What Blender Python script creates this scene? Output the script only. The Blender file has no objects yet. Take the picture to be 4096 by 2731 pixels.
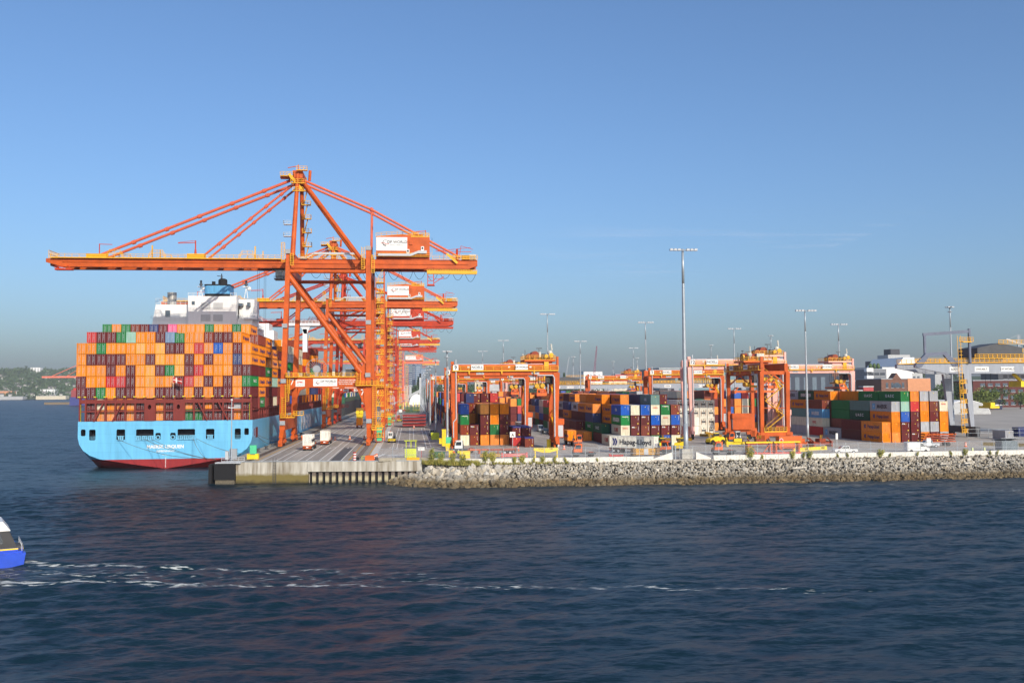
import bpy, bmesh, math, random
import numpy as np
from mathutils import Vector, Matrix
from mathutils.geometry import tessellate_polygon
rnd = random.Random(7)
R = math.radians
scene = bpy.context.scene
COL = scene.collection

# ------------------------------------------------------------------ camera
YAW, PIT, ROLL = 0.10916, 0.051285, R(0.45)
cam_d = bpy.data.cameras.new('camera'); cam = bpy.data.objects.new('camera', cam_d); COL.objects.link(cam)
cam_d.sensor_width = 36.0; cam_d.lens = 36.0 * 3700.0 / 4096.0
cam_d.clip_start = 0.5; cam_d.clip_end = 30000
_f = Vector((math.sin(YAW) * math.cos(PIT), math.cos(YAW) * math.cos(PIT), math.sin(PIT)))
_r = Vector((math.cos(YAW), -math.sin(YAW), 0)); _u = _r.cross(_f)
_r2 = _r * math.cos(ROLL) - _u * math.sin(ROLL); _u2 = _r * math.sin(ROLL) + _u * math.cos(ROLL)
cam.matrix_world = Matrix(((_r2.x, _u2.x, -_f.x, 0), (_r2.y, _u2.y, -_f.y, 0), (_r2.z, _u2.z, -_f.z, 20.3), (0, 0, 0, 1)))
scene.camera = cam

# ------------------------------------------------------------------ sky, sun, exposure
SUN_AZ, SUN_EL = R(20), R(25.0)          # azimuth from -Y towards +X
w = bpy.data.worlds.new('World'); scene.world = w; w.use_nodes = True
nt = w.node_tree; bg = nt.nodes['Background']
sky = nt.nodes.new('ShaderNodeTexSky'); sky.sky_type = 'NISHITA'; sky.sun_disc = False
sky.sun_elevation = SUN_EL
sky.air_density = 1.0; sky.dust_density = 2.5; sky.ozone_density = 6.0; sky.altitude = 0
to_sun = Vector((math.sin(SUN_AZ) * math.cos(SUN_EL), -math.cos(SUN_AZ) * math.cos(SUN_EL), math.sin(SUN_EL)))
sky.sun_rotation = math.atan2(to_sun.x, to_sun.y)
nt.links.new(sky.outputs[0], bg.inputs[0]); bg.inputs[1].default_value = 0.15
sl = bpy.data.lights.new('sun', 'SUN'); so = bpy.data.objects.new('sun', sl); COL.objects.link(so)
sl.energy = 3.8; sl.angle = R(0.5); sl.color = (1.0, 0.89, 0.74)
so.rotation_euler = (-to_sun).to_track_quat('-Z', 'Y').to_euler()
vs = scene.view_settings
vs.view_transform = 'Standard'; vs.look = 'None'; vs.gamma = 1; vs.exposure = 0.1; vs.use_curve_mapping = False
try:
    scene.cycles.max_bounces = 5; scene.cycles.transparent_max_bounces = 12; scene.cycles.caustics_reflective = False
    scene.cycles.volume_bounces = 0
except Exception: pass

# ------------------------------------------------------------------ materials
def lin(c):
    return tuple(((v / 255.0) / 12.92 if v <= 10 else (((v / 255.0) + 0.055) / 1.055) ** 2.4) for v in c)
_M = {}
def mat(name, col, rough=0.5, metal=0.0, var=0.0, dirt=0.25, dscale=0.6, streak=False, rust=0.0, bump=0.0, spec=0.4):
    """painted / plain surface: procedural grime, optional vertical streaks, rust, per-object tint"""
    if name in _M: return _M[name]
    m = bpy.data.materials.new(name); m.use_nodes = True; _M[name] = m
    n = m.node_tree.nodes; L = m.node_tree.links; b = n['Principled BSDF']
    c = lin(col) + (1,)
    b.inputs['Roughness'].default_value = rough; b.inputs['Metallic'].default_value = metal
    b.inputs['Specular IOR Level'].default_value = spec
    tc = n.new('ShaderNodeTexCoord'); mp = n.new('ShaderNodeMapping')
    L.new(tc.outputs['Object'], mp.inputs[0])
    mp.inputs['Scale'].default_value = (1, 1, 0.12 if streak else 1)
    oi = n.new('ShaderNodeObjectInfo')
    ad = n.new('ShaderNodeVectorMath'); ad.operation = 'ADD'
    mu = n.new('ShaderNodeVectorMath'); mu.operation = 'SCALE'; mu.inputs[0].default_value = (37, 53, 11)
    L.new(oi.outputs['Random'], mu.inputs['Scale']); L.new(mp.outputs[0], ad.inputs[0]); L.new(mu.outputs[0], ad.inputs[1])
    nz = n.new('ShaderNodeTexNoise'); nz.inputs['Scale'].default_value = dscale * (3 if streak else 1); nz.inputs['Detail'].default_value = 6; nz.inputs['Roughness'].default_value = 0.65
    L.new(ad.outputs[0], nz.inputs['Vector'])
    rp = n.new('ShaderNodeMapRange'); rp.inputs[1].default_value = 0.3; rp.inputs[2].default_value = 0.75
    rp.inputs[3].default_value = 1.0 + dirt * 0.25; rp.inputs[4].default_value = 1.0 - dirt
    L.new(nz.outputs[0], rp.inputs[0])
    hs = n.new('ShaderNodeHueSaturation'); hs.inputs['Color'].default_value = c
    if var:
        vr = n.new('ShaderNodeMapRange'); vr.inputs[3].default_value = 1 - var; vr.inputs[4].default_value = 1 + var
        L.new(oi.outputs['Random'], vr.inputs[0])
        mm = n.new('ShaderNodeMath'); mm.operation = 'MULTIPLY'; L.new(vr.outputs[0], mm.inputs[0]); L.new(rp.outputs[0], mm.inputs[1])
        L.new(mm.outputs[0], hs.inputs['Value'])
        sr = n.new('ShaderNodeMath'); sr.operation = 'FRACT'; s7 = n.new('ShaderNodeMath'); s7.operation = 'MULTIPLY'; s7.inputs[1].default_value = 17.3
        L.new(oi.outputs['Random'], s7.inputs[0]); L.new(s7.outputs[0], sr.inputs[0])
        s2 = n.new('ShaderNodeMapRange'); s2.inputs[3].default_value = 1 - var * 0.6; s2.inputs[4].default_value = 1.05; L.new(sr.outputs[0], s2.inputs[0])
        L.new(s2.outputs[0], hs.inputs['Saturation'])
    else:
        L.new(rp.outputs[0], hs.inputs['Value'])
    out = hs.outputs[0]
    if rust:
        n2 = n.new('ShaderNodeTexNoise'); n2.inputs['Scale'].default_value = 2.2; n2.inputs['Detail'].default_value = 8
        L.new(ad.outputs[0], n2.inputs['Vector'])
        r2 = n.new('ShaderNodeMapRange'); r2.inputs[1].default_value = 0.60; r2.inputs[2].default_value = 0.72; r2.inputs[4].default_value = rust
        L.new(n2.outputs[0], r2.inputs[0])
        mx = n.new('ShaderNodeMix'); mx.data_type = 'RGBA'; mx.inputs[7].default_value = lin((95, 58, 38)) + (1,)
        L.new(r2.outputs[0], mx.inputs[0]); L.new(out, mx.inputs[6]); out = mx.outputs[2]
    L.new(out, b.inputs['Base Color'])
    if bump:
        n3 = n.new('ShaderNodeTexNoise'); n3.inputs['Scale'].default_value = 3; n3.inputs['Detail'].default_value = 8
        L.new(tc.outputs['Object'], n3.inputs['Vector'])
        bp = n.new('ShaderNodeBump'); bp.inputs['Strength'].default_value = bump; bp.inputs['Distance'].default_value = 0.1
        L.new(n3.outputs[0], bp.inputs['Height']); L.new(bp.outputs[0], b.inputs['Normal'])
    return m

ORANGE = mat('crane_orange', (198, 88, 26), 0.5, dirt=0.36, dscale=0.35, rust=0.16, spec=0.25)
RED_OR = mat('crane_red', (190, 60, 28), 0.5, dirt=0.34, dscale=0.35, rust=0.14, spec=0.25)
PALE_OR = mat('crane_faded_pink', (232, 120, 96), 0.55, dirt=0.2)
PINK = mat('faded_pink_paint', (232, 176, 164), 0.6, dirt=0.25, rust=0.15)
STAYC = mat('stay_paint', (208, 100, 70), 0.45, dirt=0.15)
YEL = mat('rail_yellow', (232, 172, 22), 0.5, dirt=0.2)
LIME = mat('lime_paint', (196, 206, 40), 0.5)
DKOR = mat('rust_orange_grime', (150, 62, 30), 0.6, dirt=0.5, dscale=1.5)
WHITE = mat('white_paint', (226, 226, 222), 0.45, dirt=0.12)
SHIPW = mat('ship_white', (232, 233, 232), 0.4, dirt=0.08, streak=True)
OFFW = mat('dirty_white', (206, 203, 190), 0.55, dirt=0.3, streak=True)
GREY = mat('grey_paint', (150, 156, 162), 0.5, dirt=0.2)
RGREY = mat('gantry_grey', (148, 154, 164), 0.5, dirt=0.2, streak=True)
LGREY = mat('light_grey_paint', (182, 186, 190), 0.5, dirt=0.15)
GALV = mat('galvanised_steel', (170, 178, 184), 0.42, metal=0.35, dirt=0.2)
DGREY = mat('dark_grey_steel', (74, 76, 80), 0.6, dirt=0.3)
BLACK = mat('black_rubber', (26, 26, 28), 0.75, dirt=0.3)
DARK = mat('dark_interior', (30, 30, 34), 0.8, dirt=0.3)
GLASS = mat('tinted_glass', (38, 52, 62), 0.08, dirt=0.05, spec=0.9)
WGLASS = mat('window_glass', (70, 84, 98), 0.12, dirt=0.1, spec=0.8)
MAROON = mat('lashing_red_brown', (122, 44, 36), 0.55, dirt=0.25, streak=True)
CONC = mat('pale_concrete', (188, 184, 174), 0.85, dirt=0.22, dscale=0.9, bump=0.2)
TEAL = mat('teal_green_paint', (78, 190, 140), 0.5)
YELP = mat('safety_yellow', (236, 204, 30), 0.5)
OCONE = mat('cone_orange', (222, 98, 24), 0.5)
REDP = mat('red_paint', (176, 46, 38), 0.5)
PINKR = mat('faded_red_beam', (206, 104, 96), 0.6)
GREENP = mat('dark_green_paint', (38, 92, 60), 0.5)
BLUEP = mat('royal_blue_paint', (36, 78, 196), 0.35)
NAVYP = mat('navy_paint', (30, 40, 70), 0.5)
LETW = mat('white_lettering', (225, 225, 222), 0.6, dirt=0.1)
LETK = mat('dark_lettering', (44, 38, 52), 0.6, dirt=0.1)
LETN = mat('navy_lettering', (34, 36, 110), 0.6, dirt=0.1)
LETR = mat('red_lettering', (196, 44, 44), 0.6, dirt=0.1)
LETG = mat('grey_lettering', (96, 98, 104), 0.6, dirt=0.1)
STICK = mat('yellow_sticker', (240, 214, 70), 0.5)
MBLUE = mat('deck_light_blue', (120, 190, 222), 0.45)
CC = {}
for k, nm, c, ru in (('O', 'orange', (234, 136, 0), 0.10), ('T', 'faded orange', (236, 158, 50), 0.15), ('M', 'maroon', (104, 36, 36), 0.12),
                     ('K', 'brown', (132, 58, 38), 0.15), ('G', 'green', (34, 122, 62), 0.08), ('R', 'red', (196, 58, 56), 0.10),
                     ('B', 'blue', (40, 92, 180), 0.06), ('N', 'navy', (58, 66, 110), 0.10), ('S', 'steel blue', (112, 140, 172), 0.15),
                     ('W', 'cream', (222, 214, 188), 0.22), ('Q', 'grey', (176, 178, 182), 0.25), ('A', 'pale aqua', (156, 196, 178), 0.2),
                     ('P', 'pink', (222, 96, 140), 0.08), ('L', 'light blue', (92, 170, 220), 0.10), ('U', 'dark green', (30, 84, 58), 0.08),
                     ('E', 'grey green', (104, 138, 132), 0.15), ('X', 'white reefer', (236, 232, 218), 0.25)):
    CC[k] = (nm, mat('container_' + nm.replace(' ', '_'), c, 0.55, var=0.13, dirt=0.34, streak=True, rust=ru * 1.8, dscale=0.8, spec=0.2))

# ------------------------------------------------------------------ mesh helpers
class MB:
    def __init__(s): s.v = []; s.f = []; s.m = []
    def quad(s, a, b, c, d, mi=0):
        i = len(s.v); s.v += [tuple(a), tuple(b), tuple(c), tuple(d)]; s.f.append((i, i + 1, i + 2, i + 3)); s.m.append(mi)
    def hexa(s, p, mi=0):
        i = len(s.v); s.v += [tuple(q) for q in p]
        for f in ((0, 3, 2, 1), (4, 5, 6, 7), (0, 1, 5, 4), (1, 2, 6, 5), (2, 3, 7, 6), (3, 0, 4, 7)):
            s.f.append(tuple(i + k for k in f)); s.m.append(mi)
    def box(s, x0, x1, y0, y1, z0, z1, mi=0):
        s.hexa([(x0, y0, z0), (x1, y0, z0), (x1, y1, z0), (x0, y1, z0), (x0, y0, z1), (x1, y0, z1), (x1, y1, z1), (x0, y1, z1)], mi); return s
    def cbox(s, c, sz, mi=0):
        return s.box(c[0] - sz[0] / 2, c[0] + sz[0] / 2, c[1] - sz[1] / 2, c[1] + sz[1] / 2, c[2] - sz[2] / 2, c[2] + sz[2] / 2, mi)
    def _fr(s, p, q):
        d = (Vector(q) - Vector(p)); d.normalize()
        a = d.cross(Vector((0, 0, 1)))
        if a.length < 0.05: a = Vector((1, 0, 0))
        a.normalize(); b = a.cross(d); return a, b
    def beam(s, p, q, w, h=None, mi=0, w2=None, h2=None):
        h = w if h is None else h; w2 = w if w2 is None else w2; h2 = h if h2 is None else h2
        p = Vector(p); q = Vector(q); a, b = s._fr(p, q)
        s.hexa([p - a * w / 2 - b * h / 2, p + a * w / 2 - b * h / 2, p + a * w / 2 + b * h / 2, p - a * w / 2 + b * h / 2,
                q - a * w2 / 2 - b * h2 / 2, q + a * w2 / 2 - b * h2 / 2, q + a * w2 / 2 + b * h2 / 2, q - a * w2 / 2 + b * h2 / 2], mi); return s
    def tube(s, p, q, r, n=8, r2=None, mi=0, cap=True):
        r2 = r if r2 is None else r2; p = Vector(p); q = Vector(q); a, b = s._fr(p, q); i = len(s.v)
        for c, rr in ((p, r), (q, r2)):
            for k in range(n):
                t = 2 * math.pi * k / n; s.v.append(tuple(c + a * (rr * math.cos(t)) + b * (rr * math.sin(t))))
        for k in range(n):
            j = (k + 1) % n; s.f.append((i + k, i + j, i + n + j, i + n + k)); s.m.append(mi)
        if cap:
            s.f.append(tuple(i + n - 1 - k for k in range(n))); s.f.append(tuple(i + n + k for k in range(n))); s.m += [mi, mi]
        return s
    def path(s, pts, r, n=6, mi=0):
        for a, b in zip(pts[:-1], pts[1:]): s.tube(a, b, r, n, mi=mi)
        return s
    def prism(s, pts, axis, a, b, mi=0):
        """outline pts (2-D, counter-clockwise) pushed along axis from a to b"""
        n = len(pts); i = len(s.v)
        def P(u, v, t): return {'x': (t, u, v), 'y': (u, t, v), 'z': (u, v, t)}[axis]
        for t in (a, b): s.v += [P(u, v, t) for u, v in pts]
        for k in range(n):
            j = (k + 1) % n; s.f.append((i + k, i + j, i + n + j, i + n + k)); s.m.append(mi)
        s.f.append(tuple(i + n - 1 - k for k in range(n))); s.f.append(tuple(i + n + k for k in range(n))); s.m += [mi, mi]; return s
    def rail(s, pts, h=1.1, step=1.6, t=0.07, mi=0):
        for a, b in zip(pts[:-1], pts[1:]):
            a = Vector(a); b = Vector(b); L = (b - a).length; k = max(1, int(round(L / step)))
            for hh in (h, h * 0.55): s.beam(a + Vector((0, 0, hh)), b + Vector((0, 0, hh)), t, mi=mi)
            s.beam(a + Vector((0, 0, 0.06)), b + Vector((0, 0, 0.06)), t * 0.7, 0.14, mi=mi)
            for j in range(k + 1):
                p = a.lerp(b, j / k); s.beam(p, p + Vector((0, 0, h)), t, mi=mi)
        return s
    def ball(s, c, r, n=10, m=6, sz=1.0, mi=0):
        i = len(s.v); c = Vector(c)
        for a in range(m + 1):
            th = math.pi * a / m
            for k in range(n):
                t = 2 * math.pi * k / n
                s.v.append((c.x + r * math.sin(th) * math.cos(t), c.y + r * math.sin(th) * math.sin(t), c.z + r * sz * math.cos(th)))
        for a in range(m):
            for k in range(n):
                j = (k + 1) % n; s.f.append((i + a * n + k, i + (a + 1) * n + k, i + (a + 1) * n + j, i + a * n + j)); s.m.append(mi)
        return s
    def wheel(s, c, r, w, axis='x', n=14, mi=0):
        d = Vector((w / 2, 0, 0)) if axis == 'x' else Vector((0, w / 2, 0)); c = Vector(c)
        return s.tube(c - d, c + d, r, n, mi=mi)
    def mesh(s, name, mats, smooth=False):
        me = bpy.data.meshes.new(name); me.from_pydata(s.v, [], s.f)
        if not isinstance(mats, (list, tuple)): mats = [mats]
        for m in mats: me.materials.append(m)
        if len(mats) > 1: me.polygons.foreach_set('material_index', s.m)
        if smooth: me.polygons.foreach_set('use_smooth', [True] * len(me.polygons))
        me.update(); return me
    def build(s, name, mats, parent=None, smooth=False, bevel=0.0):
        o = bpy.data.objects.new(name, s.mesh(name, mats, smooth)); COL.objects.link(o)
        if parent is not None: o.parent = parent
        if bevel:
            b = o.modifiers.new('bevel', 'BEVEL'); b.width = bevel; b.segments = 2; b.limit_method = 'ANGLE'; b.angle_limit = R(40)
        return o
def tag(o, label, cat, group=None, kind=None):
    if label: o['label'] = label
    if cat: o['category'] = cat
    if group: o['group'] = group
    if kind: o['kind'] = kind
    return o
def thing(name, label, cat, loc=(0, 0, 0), rz=0.0, group=None):
    o = bpy.data.objects.new(name, None); o.empty_display_size = 0.5; COL.objects.link(o)
    o.location = loc; o.rotation_euler = (0, 0, rz); return tag(o, label, cat, group)
def struct(o): o['kind'] = 'structure'; return o
def copy_tree(o, parent=None, swap=None):
    c = o.copy(); COL.objects.link(c)
    if parent is not None: c.parent = parent
    if swap and c.type == 'MESH':
        for sl_ in c.material_slots:
            if sl_.material in swap: 
                nm = swap[sl_.material]; sl_.link = 'OBJECT'; sl_.material = nm
    for ch in list(o.children): copy_tree(ch, c, swap)
    return c
def dup(o, loc, rz=None, label=None, swap=None, scale=None, group=None):
    c = copy_tree(o, None, swap); c.location = loc
    if rz is not None: c.rotation_euler = (0, 0, rz)
    if label: c['label'] = label
    if scale: c.scale = (scale,) * 3 if not isinstance(scale, tuple) else scale
    if group: c['group'] = group
    return c
_T = {}
def text_mesh(t, size, ext=0.012, bold=0.0, sx=1.0):
    key = (t, size, bold, sx)
    if key in _T: return _T[key]
    cu = bpy.data.curves.new('lettering', 'FONT'); cu.body = t; cu.size = size; cu.extrude = ext; cu.offset = bold
    cu.align_x = 'CENTER'; cu.align_y = 'CENTER'; cu.resolution_u = 3
    ob = bpy.data.objects.new('lettering', cu); COL.objects.link(ob)
    dg = bpy.context.evaluated_depsgraph_get()
    me = bpy.data.meshes.new_from_object(ob.evaluated_get(dg))
    bpy.data.objects.remove(ob); 
    if sx != 1.0:
        for v in me.vertices: v.co.x *= sx
    me.materials.clear(); _T[key] = me; return me
# facing: '-y' reads from the south, '-x' reads from the west side, '+x' from the east side
ROT = {'-y': (R(90), 0, 0), '-x': (R(90), 0, R(-90)), '+x': (R(90), 0, R(90))}
def lettering(t, m, parent, loc, face='-y', size=1.0, bold=0.0, sx=1.0, name='lettering', rot=None):
    base = text_mesh(t, size, bold=bold, sx=sx)
    o = bpy.data.objects.new(name, base); COL.objects.link(o)
    if not base.materials: base.materials.append(m)
    elif base.materials[0] != m:
        o.material_slots[0].link = 'OBJECT'; o.material_slots[0].material = m
    o.location = loc; o.rotation_euler = rot or ROT[face]; o.parent = parent; return o
NTH = ['', 'first', 'second', 'third', 'fourth', 'fifth', 'sixth', 'seventh', 'eighth', 'ninth', 'tenth', 'eleventh', 'twelfth', 'thirteenth', 'fourteenth', 'fifteenth', 'sixteenth', 'seventeenth', 'eighteenth']
DECK = 4.5
# ------------------------------------------------------------------ ground, water, quay
def water():
    xs = np.concatenate([-np.geomspace(95, 9000, 60)[::-1][:-1], np.arange(-95, 150, 0.40), np.geomspace(150, 9000, 40)])
    ys = np.concatenate([-np.geomspace(10, 3000, 12)[::-1], np.linspace(-9, 38, 24), np.arange(39, 216, 0.42), np.geomspace(217, 9000, 50)])
    Xg, Yg = np.meshgrid(xs, ys); Z = np.zeros_like(Xg); r = np.random.RandomState(3)
    for k in range(46):
        lam = 1.0 * (1.062 ** k) if k < 34 else 2.0 + 6.5 * r.rand()
        th = R(90) + r.normal(0.30, 0.42); kk = 2 * math.pi / lam
        a = 0.0078 * lam ** 0.72
        ph = r.rand() * 6.28
        arg = kk * (Xg * math.cos(th) + Yg * math.sin(th)) + ph + 0.6 * np.sin(Xg * 0.043 + k) + 0.5 * np.sin(Yg * 0.061 + 2 * k)
        Z += a * (np.sin(arg) + 0.28 * np.cos(2 * arg))
    patch = 0.70 + 0.42 * np.sin(Xg * 0.031 + Yg * 0.05 + 1.0) * np.sin(Yg * 0.043 - Xg * 0.017)
    Z *= patch
    # the boat's wake: two low crests running away from its stern
    for (yc, sl_, amp, wd) in ((118.2, -0.30, 0.16, 0.9), (106.6, -0.20, 0.12, 0.8), (112.5, -0.26, -0.12, 2.0)):
        d = Yg - (yc + sl_ * (Xg + 49) + 0.5 * np.sin(Xg * 0.45)); fall = np.exp(-np.clip(Xg + 49, 0, 999) / 60.0) * (Xg > -75)
        Z += amp * np.exp(-(d / wd) ** 2) * fall
    fade = np.clip((Xg + 95) / 12, 0, 1) * np.clip((150 - Xg) / 12, 0, 1) * np.clip((Yg - 30) / 12, 0, 1) * np.clip((216 - Yg) / 14, 0, 1)
    Z *= fade
    ny, nx = Xg.shape
    me = bpy.data.meshes.new('water')
    co = np.stack([Xg, Yg, Z], -1).reshape(-1, 3).astype(np.float32)
    idx = (np.arange(ny - 1)[:, None] * nx + np.arange(nx - 1)[None, :]).reshape(-1)
    quads = np.stack([idx, idx + 1, idx + 1 + nx, idx + nx], 1).astype(np.int32)
    me.vertices.add(len(co)); me.vertices.foreach_set('co', co.reshape(-1))
    me.loops.add(quads.size); me.loops.foreach_set('vertex_index', quads.reshape(-1))
    me.polygons.add(len(quads)); me.polygons.foreach_set('loop_start', np.arange(0, quads.size, 4, dtype=np.int32))
    try: me.polygons.foreach_set('loop_total', np.full(len(quads), 4, dtype=np.int32))
    except Exception: pass
    me.update(calc_edges=True); me.polygons.foreach_set('use_smooth', [True] * len(quads))
    m = bpy.data.materials.new('harbour_water'); m.use_nodes = True; n = m.node_tree.nodes; L = m.node_tree.links; b = n['Principled BSDF']
    b.inputs['IOR'].default_value = 1.33; b.inputs['Roughness'].default_value = 0.07
    b.inputs['Specular IOR Level'].default_value = 0.5
    tc = n.new('ShaderNodeTexCoord')
    def noise(sc, sx, sy, det=4, rot=0.28):
        mp = n.new('ShaderNodeMapping'); mp.inputs['Scale'].default_value = (sx, sy, 1); mp.inputs['Rotation'].default_value = (0, 0, rot)
        L.new(tc.outputs['Object'], mp.inputs[0]); z = n.new('ShaderNodeTexNoise'); z.inputs['Scale'].default_value = sc; z.inputs['Detail'].default_value = det
        L.new(mp.outputs[0], z.inputs['Vector']); return z.outputs[0]
    def math_(op, a, bb=None):
        q = n.new('ShaderNodeMath'); q.operation = op
        for i, v in enumerate((a, bb)):
            if v is None: continue
            if isinstance(v, (int, float)): q.inputs[i].default_value = v
            else: L.new(v, q.inputs[i])
        return q.outputs[0]
    h = math_('ADD', math_('MULTIPLY', noise(0.9, 0.55, 1.3, 5), 0.55), math_('MULTIPLY', noise(3.2, 0.6, 1.2, 3, 0.1), 0.14))
    h = math_('ADD', h, math_('MULTIPLY', noise(0.22, 0.5, 1.4, 3, 0.35), 1.0))
    bp = n.new('ShaderNodeBump'); bp.inputs['Strength'].default_value = 0.7; bp.inputs['Distance'].default_value = 0.5
    L.new(h, bp.inputs['Height'])
    # small ripples: slopes taken straight from noise so that they keep their strength far away
    def slope(sc, k, rot, sx, sy):
        mp = n.new('ShaderNodeMapping'); mp.inputs['Scale'].default_value = (sx, sy, 1); mp.inputs['Rotation'].default_value = (0, 0, rot)
        L.new(tc.outputs['Object'], mp.inputs[0]); z = n.new('ShaderNodeTexNoise'); z.inputs['Scale'].default_value = sc; z.inputs['Detail'].default_value = 3
        L.new(mp.outputs[0], z.inputs['Vector']); s1 = n.new('ShaderNodeVectorMath'); s1.operation = 'SUBTRACT'; s1.inputs[1].default_value = (0.5, 0.5, 0.5); L.new(z.outputs[1], s1.inputs[0])
        s2 = n.new('ShaderNodeVectorMath'); s2.operation = 'MULTIPLY'; s2.inputs[1].default_value = (k * 0.6, k, 0); L.new(s1.outputs[0], s2.inputs[0]); return s2.outputs[0]
    def vadd(a, b_):
        q = n.new('ShaderNodeVectorMath'); q.operation = 'ADD'; L.new(a, q.inputs[0]); L.new(b_, q.inputs[1]); return q.outputs[0]
    nv_ = n.new('ShaderNodeVectorMath'); nv_.operation = 'NORMALIZE'
    L.new(vadd(vadd(bp.outputs[0], slope(1.6, 1.1, 0.25, 0.5, 1.3)), vadd(slope(0.35, 1.0, 0.35, 0.5, 1.4), slope(0.05, 0.35, 0.1, 0.6, 1.5))), nv_.inputs[0])
    # foam streaks of the wake (a real pattern floating on the water)
    sep = n.new('ShaderNodeSeparateXYZ'); L.new(tc.outputs['Object'], sep.inputs[0]); X_, Y_ = sep.outputs[0], sep.outputs[1]
    wob = math_('MULTIPLY', math_('SUBTRACT', noise(0.09, 1, 1, 3), 0.5), 5.0)
    def band(y0, slope, width, x1):
        c = math_('ADD', math_('MULTIPLY', math_('ADD', X_, 49.0), slope), y0)
        d = math_('ABSOLUTE', math_('SUBTRACT', math_('ADD', Y_, wob), c))
        k = math_('MAXIMUM', math_('SUBTRACT', 1.0, math_('DIVIDE', d, width)), 0.0)
        fl = math_('MAXIMUM', math_('SUBTRACT', 1.0, math_('DIVIDE', math_('ADD', X_, 49.0), x1)), 0.0)
        return math_('MULTIPLY', k, fl)
    bands = math_('MAXIMUM', band(118.0, -0.30, 1.1, 62.0), band(106.8, -0.19, 1.2, 105.0))
    bands = math_('MAXIMUM', bands, math_('MULTIPLY', band(112.5, -0.25, 4.0, 110.0), 0.22))
    fn = noise(1.9, 0.35, 1.4, 8, 0.2)
    fo = n.new('ShaderNodeMapRange'); fo.inputs[1].default_value = 0.66; fo.inputs[2].default_value = 0.78
    L.new(math_('ADD', fn, math_('MULTIPLY', math_('POWER', bands, 0.5), 0.24)), fo.inputs[0])
    foam = math_('MULTIPLY', fo.outputs[0], math_('MINIMUM', math_('MULTIPLY', bands, 6.0), 1.0))
    # a few whitecaps off the rocks on the right
    def cap(x0, x1_, yc, wd):
        kx = math_('MULTIPLY', math_('GREATER_THAN', X_, x0), math_('LESS_THAN', X_, x1_))
        d = math_('ABSOLUTE', math_('SUBTRACT', math_('ADD', Y_, math_('MULTIPLY', wob, 0.5)), yc))
        return math_('MULTIPLY', kx, math_('MAXIMUM', math_('SUBTRACT', 1.0, math_('DIVIDE', d, wd)), 0.0))
    caps = math_('MAXIMUM', cap(52, 100, 183.0, 1.6), cap(92, 122, 169.0, 2.0))
    fc = n.new('ShaderNodeMapRange'); fc.inputs[1].default_value = 0.70; fc.inputs[2].default_value = 0.84
    L.new(math_('ADD', fn, math_('MULTIPLY', caps, 0.2)), fc.inputs[0])
    foam = math_('MAXIMUM', foam, math_('MULTIPLY', fc.outputs[0], math_('MINIMUM', math_('MULTIPLY', caps, 6.0), 1.0)))
    big = noise(0.022, 1, 1.6, 3)
    cm = n.new('ShaderNodeMix'); cm.data_type = 'RGBA'; cm.inputs[6].default_value = (0.003, 0.014, 0.024, 1); cm.inputs[7].default_value = (0.004, 0.022, 0.033, 1)
    L.new(math_('ADD', big, math_('MULTIPLY', bands, 0.7)), cm.inputs[0])
    fm = n.new('ShaderNodeMix'); fm.data_type = 'RGBA'; fm.inputs[7].default_value = (0.50, 0.52, 0.50, 1)
    L.new(foam, fm.inputs[0]); L.new(cm.outputs[2], fm.inputs[6]); L.new(fm.outputs[2], b.inputs['Base Color'])
    rr = n.new('ShaderNodeMapRange'); rr.inputs[3].default_value = 0.36; rr.inputs[4].default_value = 0.7
    L.new(foam, rr.inputs[0]); L.new(rr.outputs[0], b.inputs['Roughness'])
    L.new(nv_.outputs[0], b.inputs['Normal'])
    me.materials.append(m)
    o = bpy.data.objects.new('water', me); COL.objects.link(o); struct(o)
water()

def asphalt_mat():
    m = bpy.data.materials.new('asphalt'); m.use_nodes = True; n = m.node_tree.nodes; L = m.node_tree.links; b = n['Principled BSDF']
    b.inputs['Roughness'].default_value = 0.85
    tc = n.new('ShaderNodeTexCoord')
    def nz(s, d, sx=1, sy=1):
        mp = n.new('ShaderNodeMapping'); mp.inputs['Scale'].default_value = (sx, sy, 1); L.new(tc.outputs['Object'], mp.inputs[0])
        z = n.new('ShaderNodeTexNoise'); z.inputs['Scale'].default_value = s; z.inputs['Detail'].default_value = d; L.new(mp.outputs[0], z.inputs[0]); return z.outputs[0]
    r1 = n.new('ShaderNodeValToRGB'); r1.color_ramp.elements[0].position = 0.3; r1.color_ramp.elements[0].color = lin((162, 154, 142)) + (1,)
    r1.color_ramp.elements[1].position = 0.72; r1.color_ramp.elements[1].color = lin((184, 176, 163)) + (1,)
    L.new(nz(0.12, 8, 2.2, 0.35), r1.inputs[0])
    mx = n.new('ShaderNodeMix'); mx.data_type = 'RGBA'; mx.blend_type = 'MULTIPLY'; mx.inputs[0].default_value = 0.5
    r2 = n.new('ShaderNodeValToRGB'); r2.color_ramp.elements[0].position = 0.35; r2.color_ramp.elements[0].color = (0.66, 0.66, 0.67, 1); r2.color_ramp.elements[1].position = 0.6
    L.new(nz(0.5, 6, 3.0, 0.12), r2.inputs[0]); L.new(r1.outputs[0], mx.inputs[6]); L.new(r2.outputs[0], mx.inputs[7])
    L.new(mx.outputs[2], b.inputs['Base Color'])
    return m
ASPH = asphalt_mat()
# front edge of the terminal: quay end wall, then the line of barrier blocks above the rocks
EDGE = [(-41.5, 211.2), (2.5, 205.6), (11, 200.9), (60, 199.3), (100, 200.6), (150, 200.8), (420, 203)]
def slab():
    pts = EDGE + [(2600, 260), (2600, 5200), (-41.5, 5200)]
    m = MB(); m.prism(pts, 'z', -3.0, DECK); return struct(m.build('yard_ground', ASPH))
slab()

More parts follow.
